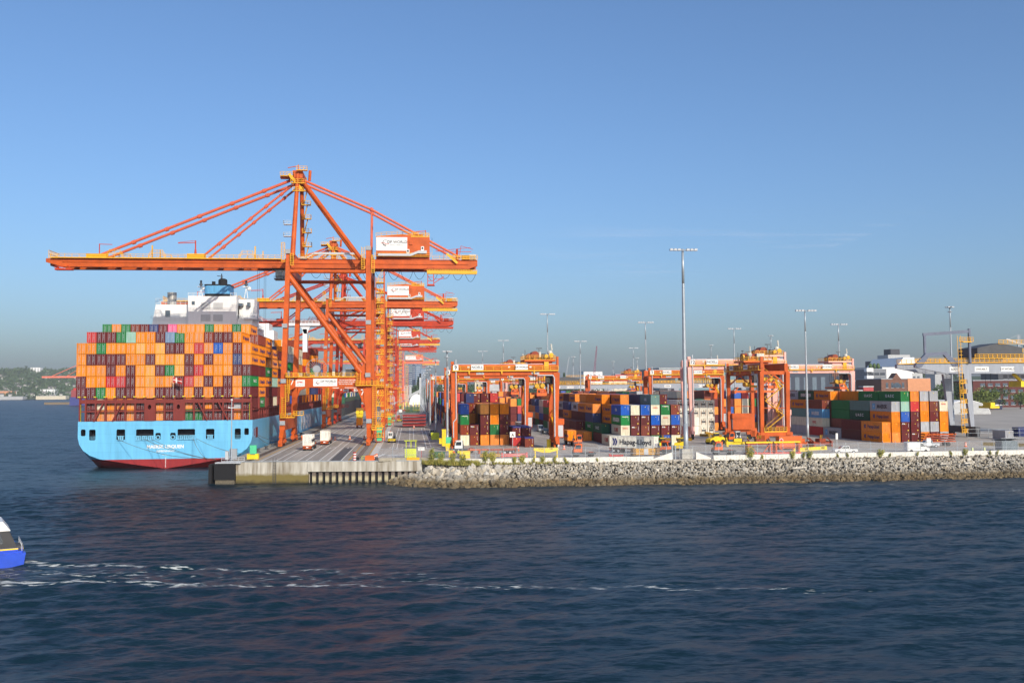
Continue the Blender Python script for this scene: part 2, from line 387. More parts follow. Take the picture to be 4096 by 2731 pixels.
def conc_stain():
    m = bpy.data.materials.new('weathered_concrete'); m.use_nodes = True; n = m.node_tree.nodes; L = m.node_tree.links; b = n['Principled BSDF']
    b.inputs['Roughness'].default_value = 0.9
    tc = n.new('ShaderNodeTexCoord'); mp = n.new('ShaderNodeMapping'); mp.inputs['Scale'].default_value = (1, 1, 0.1); L.new(tc.outputs['Object'], mp.inputs[0])
    z = n.new('ShaderNodeTexNoise'); z.inputs['Scale'].default_value = 1.1; z.inputs['Detail'].default_value = 8; L.new(mp.outputs[0], z.inputs[0])
    r = n.new('ShaderNodeValToRGB'); e = r.color_ramp.elements; e[0].position = 0.3; e[0].color = lin((128, 118, 100)) + (1,); e[1].position = 0.62; e[1].color = lin((196, 192, 180)) + (1,)
    L.new(z.outputs[0], r.inputs[0])
    sp = n.new('ShaderNodeSeparateXYZ'); L.new(tc.outputs['Object'], sp.inputs[0])
    z2 = n.new('ShaderNodeTexNoise'); z2.inputs['Scale'].default_value = 0.8; z2.inputs['Detail'].default_value = 6; L.new(tc.outputs['Object'], z2.inputs[0])
    ad = n.new('ShaderNodeMath'); ad.operation = 'ADD'; L.new(sp.outputs[2], ad.inputs[0]); L.new(z2.outputs[0], ad.inputs[1])
    mr = n.new('ShaderNodeMapRange'); mr.inputs[1].default_value = 2.9; mr.inputs[2].default_value = 2.2; L.new(ad.outputs[0], mr.inputs[0])
    mx = n.new('ShaderNodeMix'); mx.data_type = 'RGBA'; mx.inputs[7].default_value = lin((116, 104, 58)) + (1,)
    L.new(mr.outputs[0], mx.inputs[0]); L.new(r.outputs[0], mx.inputs[6])
    mr2 = n.new('ShaderNodeMapRange'); mr2.inputs[1].default_value = 1.3; mr2.inputs[2].default_value = 0.5; L.new(ad.outputs[0], mr2.inputs[0])
    mx2 = n.new('ShaderNodeMix'); mx2.data_type = 'RGBA'; mx2.inputs[7].default_value = lin((48, 44, 34)) + (1,)
    L.new(mr2.outputs[0], mx2.inputs[0]); L.new(mx.outputs[2], mx2.inputs[6]); L.new(mx2.outputs[2], b.inputs['Base Color'])
    bp = n.new('ShaderNodeBump'); bp.inputs['Strength'].default_value = 0.3; bp.inputs['Distance'].default_value = 0.1; L.new(z2.outputs[0], bp.inputs['Height']); L.new(bp.outputs[0], b.inputs['Normal'])
    return m
STAIN = conc_stain()
def at_wall(t, off=0.0):
    a = Vector((-41.5, 211.2)); b = Vector((2.5, 205.6)); d = (b - a).normalized(); nn = Vector((d.y, -d.x)); p = a + d * t + nn * off; return p
WL = (Vector((2.5, 205.6)) - Vector((-41.5, 211.2))).length
qw = thing('quay_wall', 'stained concrete quay end wall with sheet piles above the water', 'quay wall')
m = MB()
def wseg(m, t0, t1, o0, o1, z0, z1, mi=0):
    P_ = [at_wall(t0, o1), at_wall(t1, o1), at_wall(t1, o0), at_wall(t0, o0)]
    m.hexa([(p.x, p.y, z0) for p in P_] + [(p.x, p.y, z1) for p in P_], mi)
wseg(m, 3.4, 19.3, 0.02, 0.9, -1.5, DECK + 0.25); wseg(m, 19.3, WL, 0.02, 1.1, 2.55, DECK + 0.22)
m.build('cap_wall', STAIN, qw)
m = MB(); wseg(m, 19.5, WL, -0.3, 0.06, -2.0, 2.6); m.build('pile_backing', DARK, qw)
PILE = conc_stain(); PILE.name = 'stained_pile'
for q_ in PILE.node_tree.nodes:
    if q_.type == 'VALTORGB': q_.color_ramp.elements[0].color = lin((70, 60, 54)) + (1,); q_.color_ramp.elements[1].color = lin((132, 120, 110)) + (1,)
    if q_.type == 'MAP_RANGE' and abs(q_.inputs[1].default_value - 2.9) < .01: q_.inputs[1].default_value = 2.3; q_.inputs[2].default_value = 1.7
    if q_.type == 'MIX' and q_.inputs[7].default_value[0] > 0.1: q_.inputs[7].default_value = lin((178, 168, 136)) + (1,)
for k in range(17):
    m = MB(); t = 20.1 + 1.45 * k
    wseg(m, t + 0.05, t + 0.8, 0.1, 0.7, -1.8, 2.52)
    m.build('sheet_pile', PILE, qw)
m = MB(); wseg(m, 3.4, WL, 0.95, 1.02, DECK + 0.25, DECK + 0.42); m.build('kerb_angle', GALV, qw)
lt = thing('quay_ladder', 'steel rung ladder fixed down the concrete quay end wall', 'ladder')
m = MB()
for tt in (11.6, 12.25):
    p = at_wall(tt, 1.02); m.beam((p.x, p.y, -0.8), (p.x, p.y, DECK + 1.2), 0.09)
m.build('stile', DGREY, lt); m = MB()
for k in range(16):
    a, b2 = at_wall(11.6, 1.02), at_wall(12.25, 1.02); z = -0.2 + 0.33 * k; m.beam((a.x, a.y, z), (b2.x, b2.y, z), 0.06)
m.build('rung', DGREY, lt)
fd = thing('corner_fender', 'big black rubber fender panel at the quay corner', 'fender')
m = MB(); wseg(m, -1.2, 3.4, 0.05, 1.6, 0.9, DECK - 0.1); m.build('face_panel', BLACK, fd)
m = MB(); wseg(m, -1.0, 3.2, 0.1, 1.5, -1.5, 0.9); m.build('barnacled_base', mat('barnacle_crust', (112, 104, 88), 0.95, dirt=0.6, dscale=3, bump=1.0), fd)
m = MB(); wseg(m, -2.6, -1.9, -7, 1.2, -1.0, DECK - 0.2); m.build('side_panel', BLACK, fd)
m = MB(); wseg(m, -1.0, 4.6, 0.0, 1.7, DECK + 0.0, DECK + 0.25); m.build('top_plate', LGREY, fd)

# painted lines, apron, rails (sheets a few mm apart)
PAINT = mat('road_paint_white', (232, 230, 222), 0.8, dirt=0.2, dscale=2.0)
PAINTY = mat('road_paint_yellow', (214, 160, 44), 0.8, dirt=0.35, dscale=2.0)
def line(m, x0, y0, x1, y1, wd=0.24, z=DECK + 0.012):
    a = Vector((x0, y0, z)); b = Vector((x1, y1, z)); s = (b - a).cross(Vector((0, 0, 1))).normalized() * wd / 2
    m.quad(a - s, b - s, b + s, a + s)
m = MB()
for x in (-33.6, -30.4, -28.6, -25.4, -23.6, -20.6, -18.7, -15.7): line(m, x, 212.8, x, 900)
for x in (-5, -3.8, -0.4, 0.9, 4.2, 5.5): line(m, x, 250, x, 388)
for (x, y) in ((-21.9, 259), (-17, 259), (-5.5, 257), (-2, 257), (2, 257), (-21.9, 330), (-17, 330)):
    line(m, x - 1.0, y, x + 1.0, y, 0.5); line(m, x - 0.2, y - 1.8, x - 0.2, y + 2.2, 0.3); line(m, x + 0.2, y + 3.6, x + 1.3, y + 3.6, 1.0)
for k in range(4): line(m, -5.6, 221 + 2.6 * k, -2.0, 221 + 2.6 * k, 1.0)
line(m, -8.3, 219, -6.6, 232, 0.8)
for k in range(16): line(m, 38.5 + 0.9 * k, 262 - 2.6 * k, 41.5 + 0.9 * k, 262 - 2.6 * k, 0.5)
for dx in (0, 1.0, 2.1): line(m, 38 + dx, 330, 53.5 + dx, 232, 0.25)
for k in range(7): line(m, 93 + 4 * k, 238 - 2.0 * k, 98 + 4 * k, 233 - 2.0 * k, 0.35)
for k in range(6): line(m, 15.5 + 2.1 * k, 258.5, 17.0 + 2.1 * k, 242, 0.14)
line(m, 70, 222, 78, 216, 0.2); line(m, 60, 223, 64, 219, 0.2); line(m, 44, 238, 51, 222, 0.2)
struct(m.build('lane_marking', PAINT))
m = MB()
for x in (-34.9, -14.0, -10.2): line(m, x, 212, x, 900, 0.28)
for (a, b2) in (((33, 250), (48, 224)), ((41, 262), (56, 236)), ((72, 230), (86, 226)), ((84, 252), (92, 236)), ((100, 236), (112, 228)), ((118, 230), (124, 224))): line(m, a[0], a[1], b2[0], b2[1], 0.2)
struct(m.build('yellow_line', PAINTY))
m = MB(); m.quad((-9.9, 208.2, DECK + 0.006), (-8.2, 208, DECK + 0.006), (-8.2, 1000, DECK + 0.006), (-9.9, 1000, DECK + 0.006))
struct(m.build('concrete_strip', mat('strip_concrete', (218, 214, 204), 0.85, dirt=0.2)))
m = MB(); m.quad((-41.3, 213, DECK + 0.006), (-35.1, 212.4, DECK + 0.006), (-35.1, 1000, DECK + 0.006), (-41.3, 1000, DECK + 0.006))
struct(m.build('quay_apron', mat('apron_concrete', (166, 158, 142), 0.88, dirt=0.35, dscale=0.5)))
m = MB()
for k in range(60):
    for (a, b2) in ((-33.4, -28.8), (-25.2, -20.8), (-15.4, -10.4)): line(m, a, 213 + 1.05 * k, b2, 213 - 0.1 + 1.05 * k, 0.1, DECK + 0.008)
struct(m.build('pavement_groove', mat('groove_dark', (84, 82, 78), 0.9)))
m = MB(); m.quad((-18.2, 211, DECK + 0.005), (-15.8, 210.6, DECK + 0.005), (-15.8, 262, DECK + 0.005), (-18.2, 262, DECK + 0.005))
struct(m.build('pavement_patch', mat('dark_asphalt', (92, 92, 92), 0.9)))
for nm_, x in (('waterside', -36.3), ('waterside', -37.0), ('landside', -12.3)):
    m = MB(); m.box(x - 0.09, x + 0.09, 211.6, 1000, DECK + 0.004, DECK + 0.05); m.box(x - 0.5, x - 0.3, 211.6, 1000, DECK + 0.004, DECK + 0.03); m.box(x + 0.3, x + 0.5, 211.6, 1000, DECK + 0.004, DECK + 0.03)
    tag(m.build('crane_rail', mat('rail_steel', (88, 72, 62), 0.6, dirt=0.4)), {-36.3: 'rusty crane rail nearest the orange bogies by the ship', -37.0: 'rusty rail closest to the quay edge beside the ship', -12.3: 'rusty crane rail under the landside legs'}[x], 'rail')

# ------------------------------------------------------------------ rocks of the shore
def shore_top(x): 
    return float(np.interp(x, [2.5, 11, 60, 100, 150, 420], [205.6, 200.9, 199.3, 200.6, 200.8, 203]))
def shore_toe(x): return float(np.interp(x, [-6, 0, 6, 20, 55, 93, 134, 420], [204.0, 197.5, 193.3, 192.6, 191.0, 190, 190.3, 193]))
def bank():
    m = MB(); xs = list(range(3, 400, 4))
    for a, b2 in zip(xs[:-1], xs[1:]):
        m.quad((a, shore_toe(a) - 2.5, -2.2), (b2, shore_toe(b2) - 2.5, -2.2), (b2, shore_top(max(b2, 2.5)) + 0.4, DECK - 0.25), (a, shore_top(max(a, 2.5)) + 0.4, DECK - 0.25 if a > 2 else 1.0))
    struct(m.build('shore_bank', mat('bank_earth', (62, 58, 50), 0.95)))
bank()
def rocks():
    r = np.random.RandomState(11)
    t = (1 + 5 ** 0.5) / 2
    ico = np.array([(-1, t, 0), (1, t, 0), (-1, -t, 0), (1, -t, 0), (0, -1, t), (0, 1, t), (0, -1, -t), (0, 1, -t), (t, 0, -1), (t, 0, 1), (-t, 0, -1), (-t, 0, 1)]) / 1.9
    fc = np.array([(0, 11, 5), (0, 5, 1), (0, 1, 7), (0, 7, 10), (0, 10, 11), (1, 5, 9), (5, 11, 4), (11, 10, 2), (10, 7, 6), (7, 1, 8), (3, 9, 4), (3, 4, 2), (3, 2, 6), (3, 6, 8), (3, 8, 9), (4, 9, 5), (2, 4, 11), (6, 2, 10), (8, 6, 7), (9, 8, 1)])
    V = []; F = []; C = []; n = 0
    def put(x, u, size, lift=0.0):
        nonlocal n
        y0, y1 = shore_toe(x), shore_top(max(x, 2.5)); zt = DECK - 0.1 if x > 3 else DECK - 0.1 - max(0, (3 - x)) * 0.45
        y = y0 - 1.2 + (y1 - y0 + 1.2) * u; z = -0.9 + (zt + 0.9) * u
        q = np.linalg.qr(r.normal(size=(3, 3)))[0]
        sc = size * np.array([1.0, 0.55 + 0.4 * r.rand(), 0.5 + 0.4 * r.rand()])
        p = ico * (1 + r.normal(0, 0.16, (12, 1))); p = (p * sc) @ q.T
        V.append(p + np.array([x, y + r.normal(0, 0.15), z + lift])); F.append(fc + n * 12); n += 1
        g = np.clip(0.5 + r.normal(0, 0.17), 0.1, 1.0); C.append((g, r.rand()))
    for _ in range(15500):
        x = 4 + 232 * r.rand() ** 1.0; u = 0.22 + 0.76 * r.rand()
        put(x, u, 0.17 + 0.24 * r.rand() ** 2 + (0.22 if r.rand() < 0.05 else 0))
    for _ in range(5200):
        x = -1 + 236 * r.rand(); u = 0.02 + 0.38 * r.rand(); put(x, u, 0.28 + 0.42 * r.rand() ** 2)
    for _ in range(330):
        x = -4.5 + 26 * r.rand() ** 1.3; u = (0.02 + 0.75 * r.rand()) if x > 3 else 0.05 + 0.55 * r.rand(); put(x, u, 0.6 + 0.75 * r.rand() ** 1.5, 0.15)
    V = np.concatenate(V); F = np.concatenate(F)
    me = bpy.data.meshes.new('riprap'); me.from_pydata(V.tolist(), [], F.tolist())
    ca = me.color_attributes.new('tint', 'FLOAT_COLOR', 'POINT')
    cc = np.ones((len(V), 4), np.float32); g = np.repeat(np.array(C, np.float32), 12, axis=0); cc[:, 0] = g[:, 0]; cc[:, 1] = g[:, 1]
    ca.data.foreach_set('color', cc.reshape(-1))
    m = bpy.data.materials.new('shore_rock'); m.use_nodes = True; nn = m.node_tree.nodes; L = m.node_tree.links; b = nn['Principled BSDF']; b.inputs['Roughness'].default_value = 0.9
    at = nn.new('ShaderNodeVertexColor'); at.layer_name = 'tint'; sp = nn.new('ShaderNodeSeparateColor'); L.new(at.outputs[0], sp.inputs[0])
    rp = nn.new('ShaderNodeValToRGB'); e = rp.color_ramp.elements; e[0].position = 0.1; e[0].color = lin((112, 109, 103)) + (1,); e[1].position = 0.85; e[1].color = lin((214, 210, 198)) + (1,)
    L.new(sp.outputs[0], rp.inputs[0])
    mx = nn.new('ShaderNodeMix'); mx.data_type = 'RGBA'; mx.blend_type = 'MULTIPLY'; mx.inputs[7].default_value = (1.0, 0.90, 0.76, 1); L.new(sp.outputs[1], mx.inputs[0]); L.new(rp.outputs[0], mx.inputs[6])
    tc = nn.new('ShaderNodeTexCoord'); s2 = nn.new('ShaderNodeSeparateXYZ'); L.new(tc.outputs['Object'], s2.inputs[0])
    nz = nn.new('ShaderNodeTexNoise'); nz.inputs['Scale'].default_value = 0.5; nz.inputs['Detail'].default_value = 5; L.new(tc.outputs['Object'], nz.inputs[0])
    ad = nn.new('ShaderNodeMath'); ad.operation = 'MULTIPLY_ADD'; ad.inputs[1].default_value = 1.3; L.new(nz.outputs[0], ad.inputs[0]); L.new(s2.outputs[2], ad.inputs[2])
    mr = nn.new('ShaderNodeMapRange'); mr.inputs[1].default_value = 3.0; mr.inputs[2].default_value = 1.6; L.new(ad.outputs[0], mr.inputs[0])
    m2 = nn.new('ShaderNodeMix'); m2.data_type = 'RGBA'; m2.blend_type = 'MULTIPLY'; m2.inputs[7].default_value = (0.36, 0.30, 0.20, 1); L.new(mr.outputs[0], m2.inputs[0]); L.new(mx.outputs[2], m2.inputs[6])
    n4 = nn.new('ShaderNodeTexNoise'); n4.inputs['Scale'].default_value = 5; n4.inputs['Detail'].default_value = 6; L.new(tc.outputs['Object'], n4.inputs[0])
    m3 = nn.new('ShaderNodeMix'); m3.data_type = 'RGBA'; m3.blend_type = 'MULTIPLY'; m3.inputs[0].default_value = 0.6
    r3 = nn.new('ShaderNodeValToRGB'); r3.color_ramp.elements[0].position = 0.35; r3.color_ramp.elements[0].color = (0.5, 0.5, 0.5, 1); r3.color_ramp.elements[1].position = 0.6
    L.new(n4.outputs[0], r3.inputs[0]); L.new(m2.outputs[2], m3.inputs[6]); L.new(r3.outputs[0], m3.inputs[7]); L.new(m3.outputs[2], b.inputs['Base Color'])
    me.materials.append(m)
    o = bpy.data.objects.new('riprap', me); COL.objects.link(o); tag(o, 'grey riprap rocks piled along the shore below the barrier', 'rocks', kind='stuff')
rocks()
for k, (x, u, L_, a) in enumerate(((84, 0.45, 3.2, 0.2), (118, 0.5, 2.2, -0.1), (124, 0.52, 2.6, 0.3), (99, 0.6, 2.4, -0.5), (44, 0.75, 1.6, 0.1))):
    y0, y1 = shore_toe(x), shore_top(x); y = y0 + (y1 - y0) * u - 0.3; z = 4.4 * u + 0.75
    m = MB(); d = Vector((math.cos(a), 0.3 * math.sin(a), 0.04)) * L_ / 2
    m.tube(Vector((x, y, z)) - d, Vector((x, y, z)) + d, 0.16, 7, 0.11)
    tag(m.build('driftwood_log', mat('bleached_wood', (212, 204, 188), 0.8)), ['long pale log lying low on the rocks below the frame racks', 'pale log on the rocks left of the two below the white van', 'pale slanted log on the rocks right of the two below the van', 'driftwood log high on the rocks below the white pickup', 'short pale log on the rocks below the orange tractor'][k], 'log')
# ------------------------------------------------------------------ containers
def corr(m, p0, du, up, nrm, width, height, n, depth, mi=0):
    """trapezoid-corrugated panel from p0 along du (unit) and up (unit); ridges run along up"""
    p0 = Vector(p0); du = Vector(du); up = Vector(up); nrm = Vector(nrm); step = width / n; pts = []
    for k in range(n):
        for (t, d) in ((0.0, 0), (0.36, 0), (0.5, 1), (0.86, 1)): pts.append((step * (k + t), -depth * d))
    pts.append((width, 0)); i = len(m.v)
    for (t, d) in pts:
        q = p0 + du * t + nrm * d; m.v.append(tuple(q)); m.v.append(tuple(q + up * height))
    for k in range(len(pts) - 1): m.f.append((i + 2 * k, i + 2 * k + 2, i + 2 * k + 3, i + 2 * k + 1)); m.m.append(mi)
_CM = {}
def cmeshes(L, H, door, W=2.438):
    key = (L, H, door, W)
    if key in _CM: return _CM[key]
    h = W / 2; b = MB(); f = MB()
    ns = 16 if L < 8 else 34
    corr(b, (h - 0.03, 0.12, 0.15), (0, 1, 0), (0, 0, 1), (1, 0, 0), L - 0.24, H - 0.27, ns, 0.05)
    corr(b, (-h + 0.03, L - 0.12, 0.15), (0, -1, 0), (0, 0, 1), (-1, 0, 0), L - 0.24, H - 0.27, ns, 0.05)
    corr(b, (h - 0.12, L - 0.03, 0.15), (-1, 0, 0), (0, 0, 1), (0, 1, 0), W - 0.24, H - 0.27, 8, 0.05)
    if not door: corr(b, (-h + 0.12, 0.03, 0.15), (1, 0, 0), (0, 0, 1), (0, -1, 0), W - 0.24, H - 0.27, 8, 0.06)
    b.box(-h + 0.05, h - 0.05, 0.09 if door else 0.14, L - 0.1, H - 0.1, H - 0.015); b.box(-h + 0.08, h - 0.08, 0.2, L - 0.15, 0.1, 0.16)
    for x in (-1, 1):
        for y in (0, 1): 
            xa = x * h; ya = y * L
            f.box(min(xa, xa - x * 0.14), max(xa, xa - x * 0.14), min(ya, ya + (0.12 if y == 0 else -0.12)), max(ya, ya + (0.12 if y == 0 else -0.12)), 0.02, H)
        f.box(min(x * h, x * (h - 0.09)), max(x * h, x * (h - 0.09)), 0.12, L - 0.12, 0.03, 0.18); f.box(min(x * h, x * (h - 0.09)), max(x * h, x * (h - 0.09)), 0.12, L - 0.12, H - 0.13, H - 0.005)
    for y in (0, L):
        ya, yb = (0, 0.1) if y == 0 else (L - 0.1, L)
        f.box(-h + 0.14, h - 0.14, ya, yb, 0.03, 0.17); f.box(-h + 0.14, h - 0.14, ya, yb, H - 0.14, H - 0.005)
    d = rod = None
    if door:
        d = MB(); rod = MB()
        for x0, x1 in ((-h + 0.15, -0.02), (0.02, h - 0.15)):
            d.box(x0, x1, 0.045, 0.09, 0.18, H - 0.15)
            for k in range(4): z = 0.35 + (H - 0.7) * k / 3.0; d.box(x0 + 0.02, x1 - 0.02, 0.02, 0.046, z - 0.16, z + 0.16)
            for xx in (x0 + 0.28, x1 - 0.28): rod.box(xx - 0.025, xx + 0.025, -0.02, 0.02, 0.12, H - 0.1)
            for zz_ in (0.9, 1.15): rod.box(x0 + 0.28, x0 + 0.62, -0.03, -0.005, zz_ - 0.03, zz_ + 0.03)
            for zz_ in (1.5, 2.05): rod.box(x0 + 0.45, x1 - 0.42, 0.005, 0.02, zz_ - 0.1, zz_ + 0.12)
    _CM[key] = (b, f, d, rod)
    return _CM[key]
_PROTO = {}
NCON = 0
def container(ck, loc, label, L=12.19, H=2.896, door=False, rz=0.0, group=None, side=None, W=2.438, txt=None, end=None, tarp=False):
    global NCON
    NCON += 1
    nm, m = CC[ck]; key = (ck, L, H, door, W)
    if key not in _PROTO:
        b, f, d, rod = cmeshes(L, H, door, W)
        if ('me',) + key[1:] not in _PROTO:
            _PROTO[('me',) + key[1:]] = (b.mesh('container_body', m), f.mesh('container_frame', m), d.mesh('container_door', m) if d else None, rod.mesh('lock_rods', GALV) if rod else None)
        me = _PROTO[('me',) + key[1:]]
        r_ = bpy.data.objects.new('shipping_container', me[0])
        kids = [bpy.data.objects.new('corner_frame', me[1])]
        if me[2]: kids += [bpy.data.objects.new('door', me[2])]
        for o in [r_] + kids: o.material_slots[0].link = 'OBJECT'; o.material_slots[0].material = m
        _PROTO[key] = (r_, kids, me[3])
    r_, kids, rods = _PROTO[key]
    o = r_.copy(); COL.objects.link(o); o.location = loc; o.rotation_euler = (0, 0, rz); tag(o, label, 'container', group)
    for k in kids:
        c = k.copy(); COL.objects.link(c); c.parent = o
        if k.name.startswith('door'):
            q = bpy.data.objects.new('lock_rods', rods); COL.objects.link(q); q.parent = c
    if side:   # writing on the long sides
        face, what = side; xx = (W / 2 + 0.005) * (1 if face == '+x' else -1); cy = L * 0.5
        if what == 'HL':
            sgn = 1 if face == '+x' else -1
            lettering('Hapag-Lloyd', LETN if ck in 'OT' else LETN, o, (xx, cy + sgn * 1.0, H * 0.50), face, 1.35, 0.015)
            e = MB()
            for q in (0, 1):
                s0 = -0.75 + 0.55 * q
                e.prism([(s0 + 0.62, 0.55), (s0 + 0.25, 0.55), (s0 - 0.1, 0.05), (s0 + 0.15, -0.55), (s0 + 0.52, -0.55), (s0 + 0.32, 0.0)][::-1], 'x', -0.008, 0.008)
            oo = e.build('emblem', LETN, o); oo.location = (xx, cy - sgn * 3.6, H * 0.5); oo.rotation_euler = (0, 0, 0 if face == '+x' else math.pi)
        elif what == 'MK':
            sgn = 1 if face == '+x' else -1
            lettering('MAERSK', LETK if ck != 'L' else LETW, o, (xx, cy + sgn * 0.9, H * 0.48), face, 1.55, 0.04)
            e = MB(); e.box(-0.008, 0.0, -0.8, 0.8, -0.8, 0.8, 0)
            for k in range(7):
                a = 2 * math.pi * k / 7 + 0.22; e.prism([(0.1 * math.cos(a - .45), 0.1 * math.sin(a - .45)), (0.62 * math.cos(a), 0.62 * math.sin(a)), (0.1 * math.cos(a + .45), 0.1 * math.sin(a + .45))], 'x', -0.002, 0.012, 1)
            oo = e.build('emblem', [CC['L'][1], LETW], o); oo.location = (xx, cy - sgn * 3.9, H * 0.5); oo.rotation_euler = (0, 0, 0 if face == '+x' else math.pi)
        elif what == 'UA':
            lettering('U A S C', LETW, o, (xx, cy, H * 0.52), face, 1.15, 0.03, 1.25)
        else:
            lettering(what, LETR if ck == 'W' else LETW if ck not in 'QX' else LETK, o, (xx, cy, H * 0.5), face, 1.5 if len(what) > 4 else 1.0, 0.04)
    if end == 'tex': lettering('tex', LETW, o, (-0.62, 0.012, H - 0.5), '-y', 0.55, 0.03)
    elif end == 'OOCL': lettering('OOCL', LETR, o, (0, 0.012, H - 0.8), '-y', 0.5, 0.02)
    elif end == 'EG': lettering('EVERGREEN', LETW, o, (0, 0.012, H - 0.42), '-y', 0.32, 0.01)
    elif end: lettering(end, LETK, o, (0, 0.012, H * 0.5), '-y', 0.8, 0.02)
    if not door:
        s = MB(); sx_ = rnd.choice((-0.05, 0.0, 0.06, 0.1)); sz_ = H - 0.55
        s.box(sx_ - 0.09, sx_ + 0.09, -0.002, 0.008, sz_ - 0.09, sz_ + 0.09)
        if ck in 'MKR': s.box(0.55, 0.85, -0.002, 0.008, 0.35, 0.62)
        s.build('sticker', STICK, o)
        if ck in 'MKGBO':
            s = MB()
            for k in range(9): s.box(0.78, 0.86, -0.002, 0.008, H - 0.42 - 0.13 * k, H - 0.34 - 0.13 * k)
            s.build('code_marking', LETW if ck != 'O' else LETK, o)
    if tarp:
        s = MB(); s.box(-W / 2 - 0.02, W / 2 + 0.02, -0.04, L + 0.04, H - 0.28, H + 0.06); s.build('tarpaulin', mat('blue_tarp', (52, 52, 120), 0.6), o)
    return o
def stuff_containers(name, label, items):
    """items: (ck, x, y, z, L, W, H) -> one object, plain ribbed boxes"""
    keys = sorted({i[0] for i in items}); m = MB(); idx = {k: j for j, k in enumerate(keys)}
    for ck, x, y, z, L, W, H in items:
        j = idx[ck]; m.box(x - W / 2 + 0.03, x + W / 2 - 0.03, y + 0.03, y + L - 0.03, z + 0.05, z + H - 0.02, j)
        for sx in (-1, 1):
            m.box(x + sx * (W / 2 - 0.06) - 0.06, x + sx * (W / 2 - 0.06) + 0.06, y, y + 0.1, z, z + H, j)
            k = 0
            while k < L - 0.6:
                m.box(x + sx * (W / 2 - 0.03) - 0.03, x + sx * (W / 2 - 0.03) + 0.03, y + 0.2 + k, y + 0.38 + k, z + 0.15, z + H - 0.12, j); k += 0.9
        for k in range(5): m.box(x - 0.95 + 0.42 * k, x - 0.77 + 0.42 * k, y - 0.02, y + 0.04, z + 0.15, z + H - 0.12, j)
    return tag(m.build(name, [CC[k][1] for k in keys]), label, 'containers', kind='stuff')

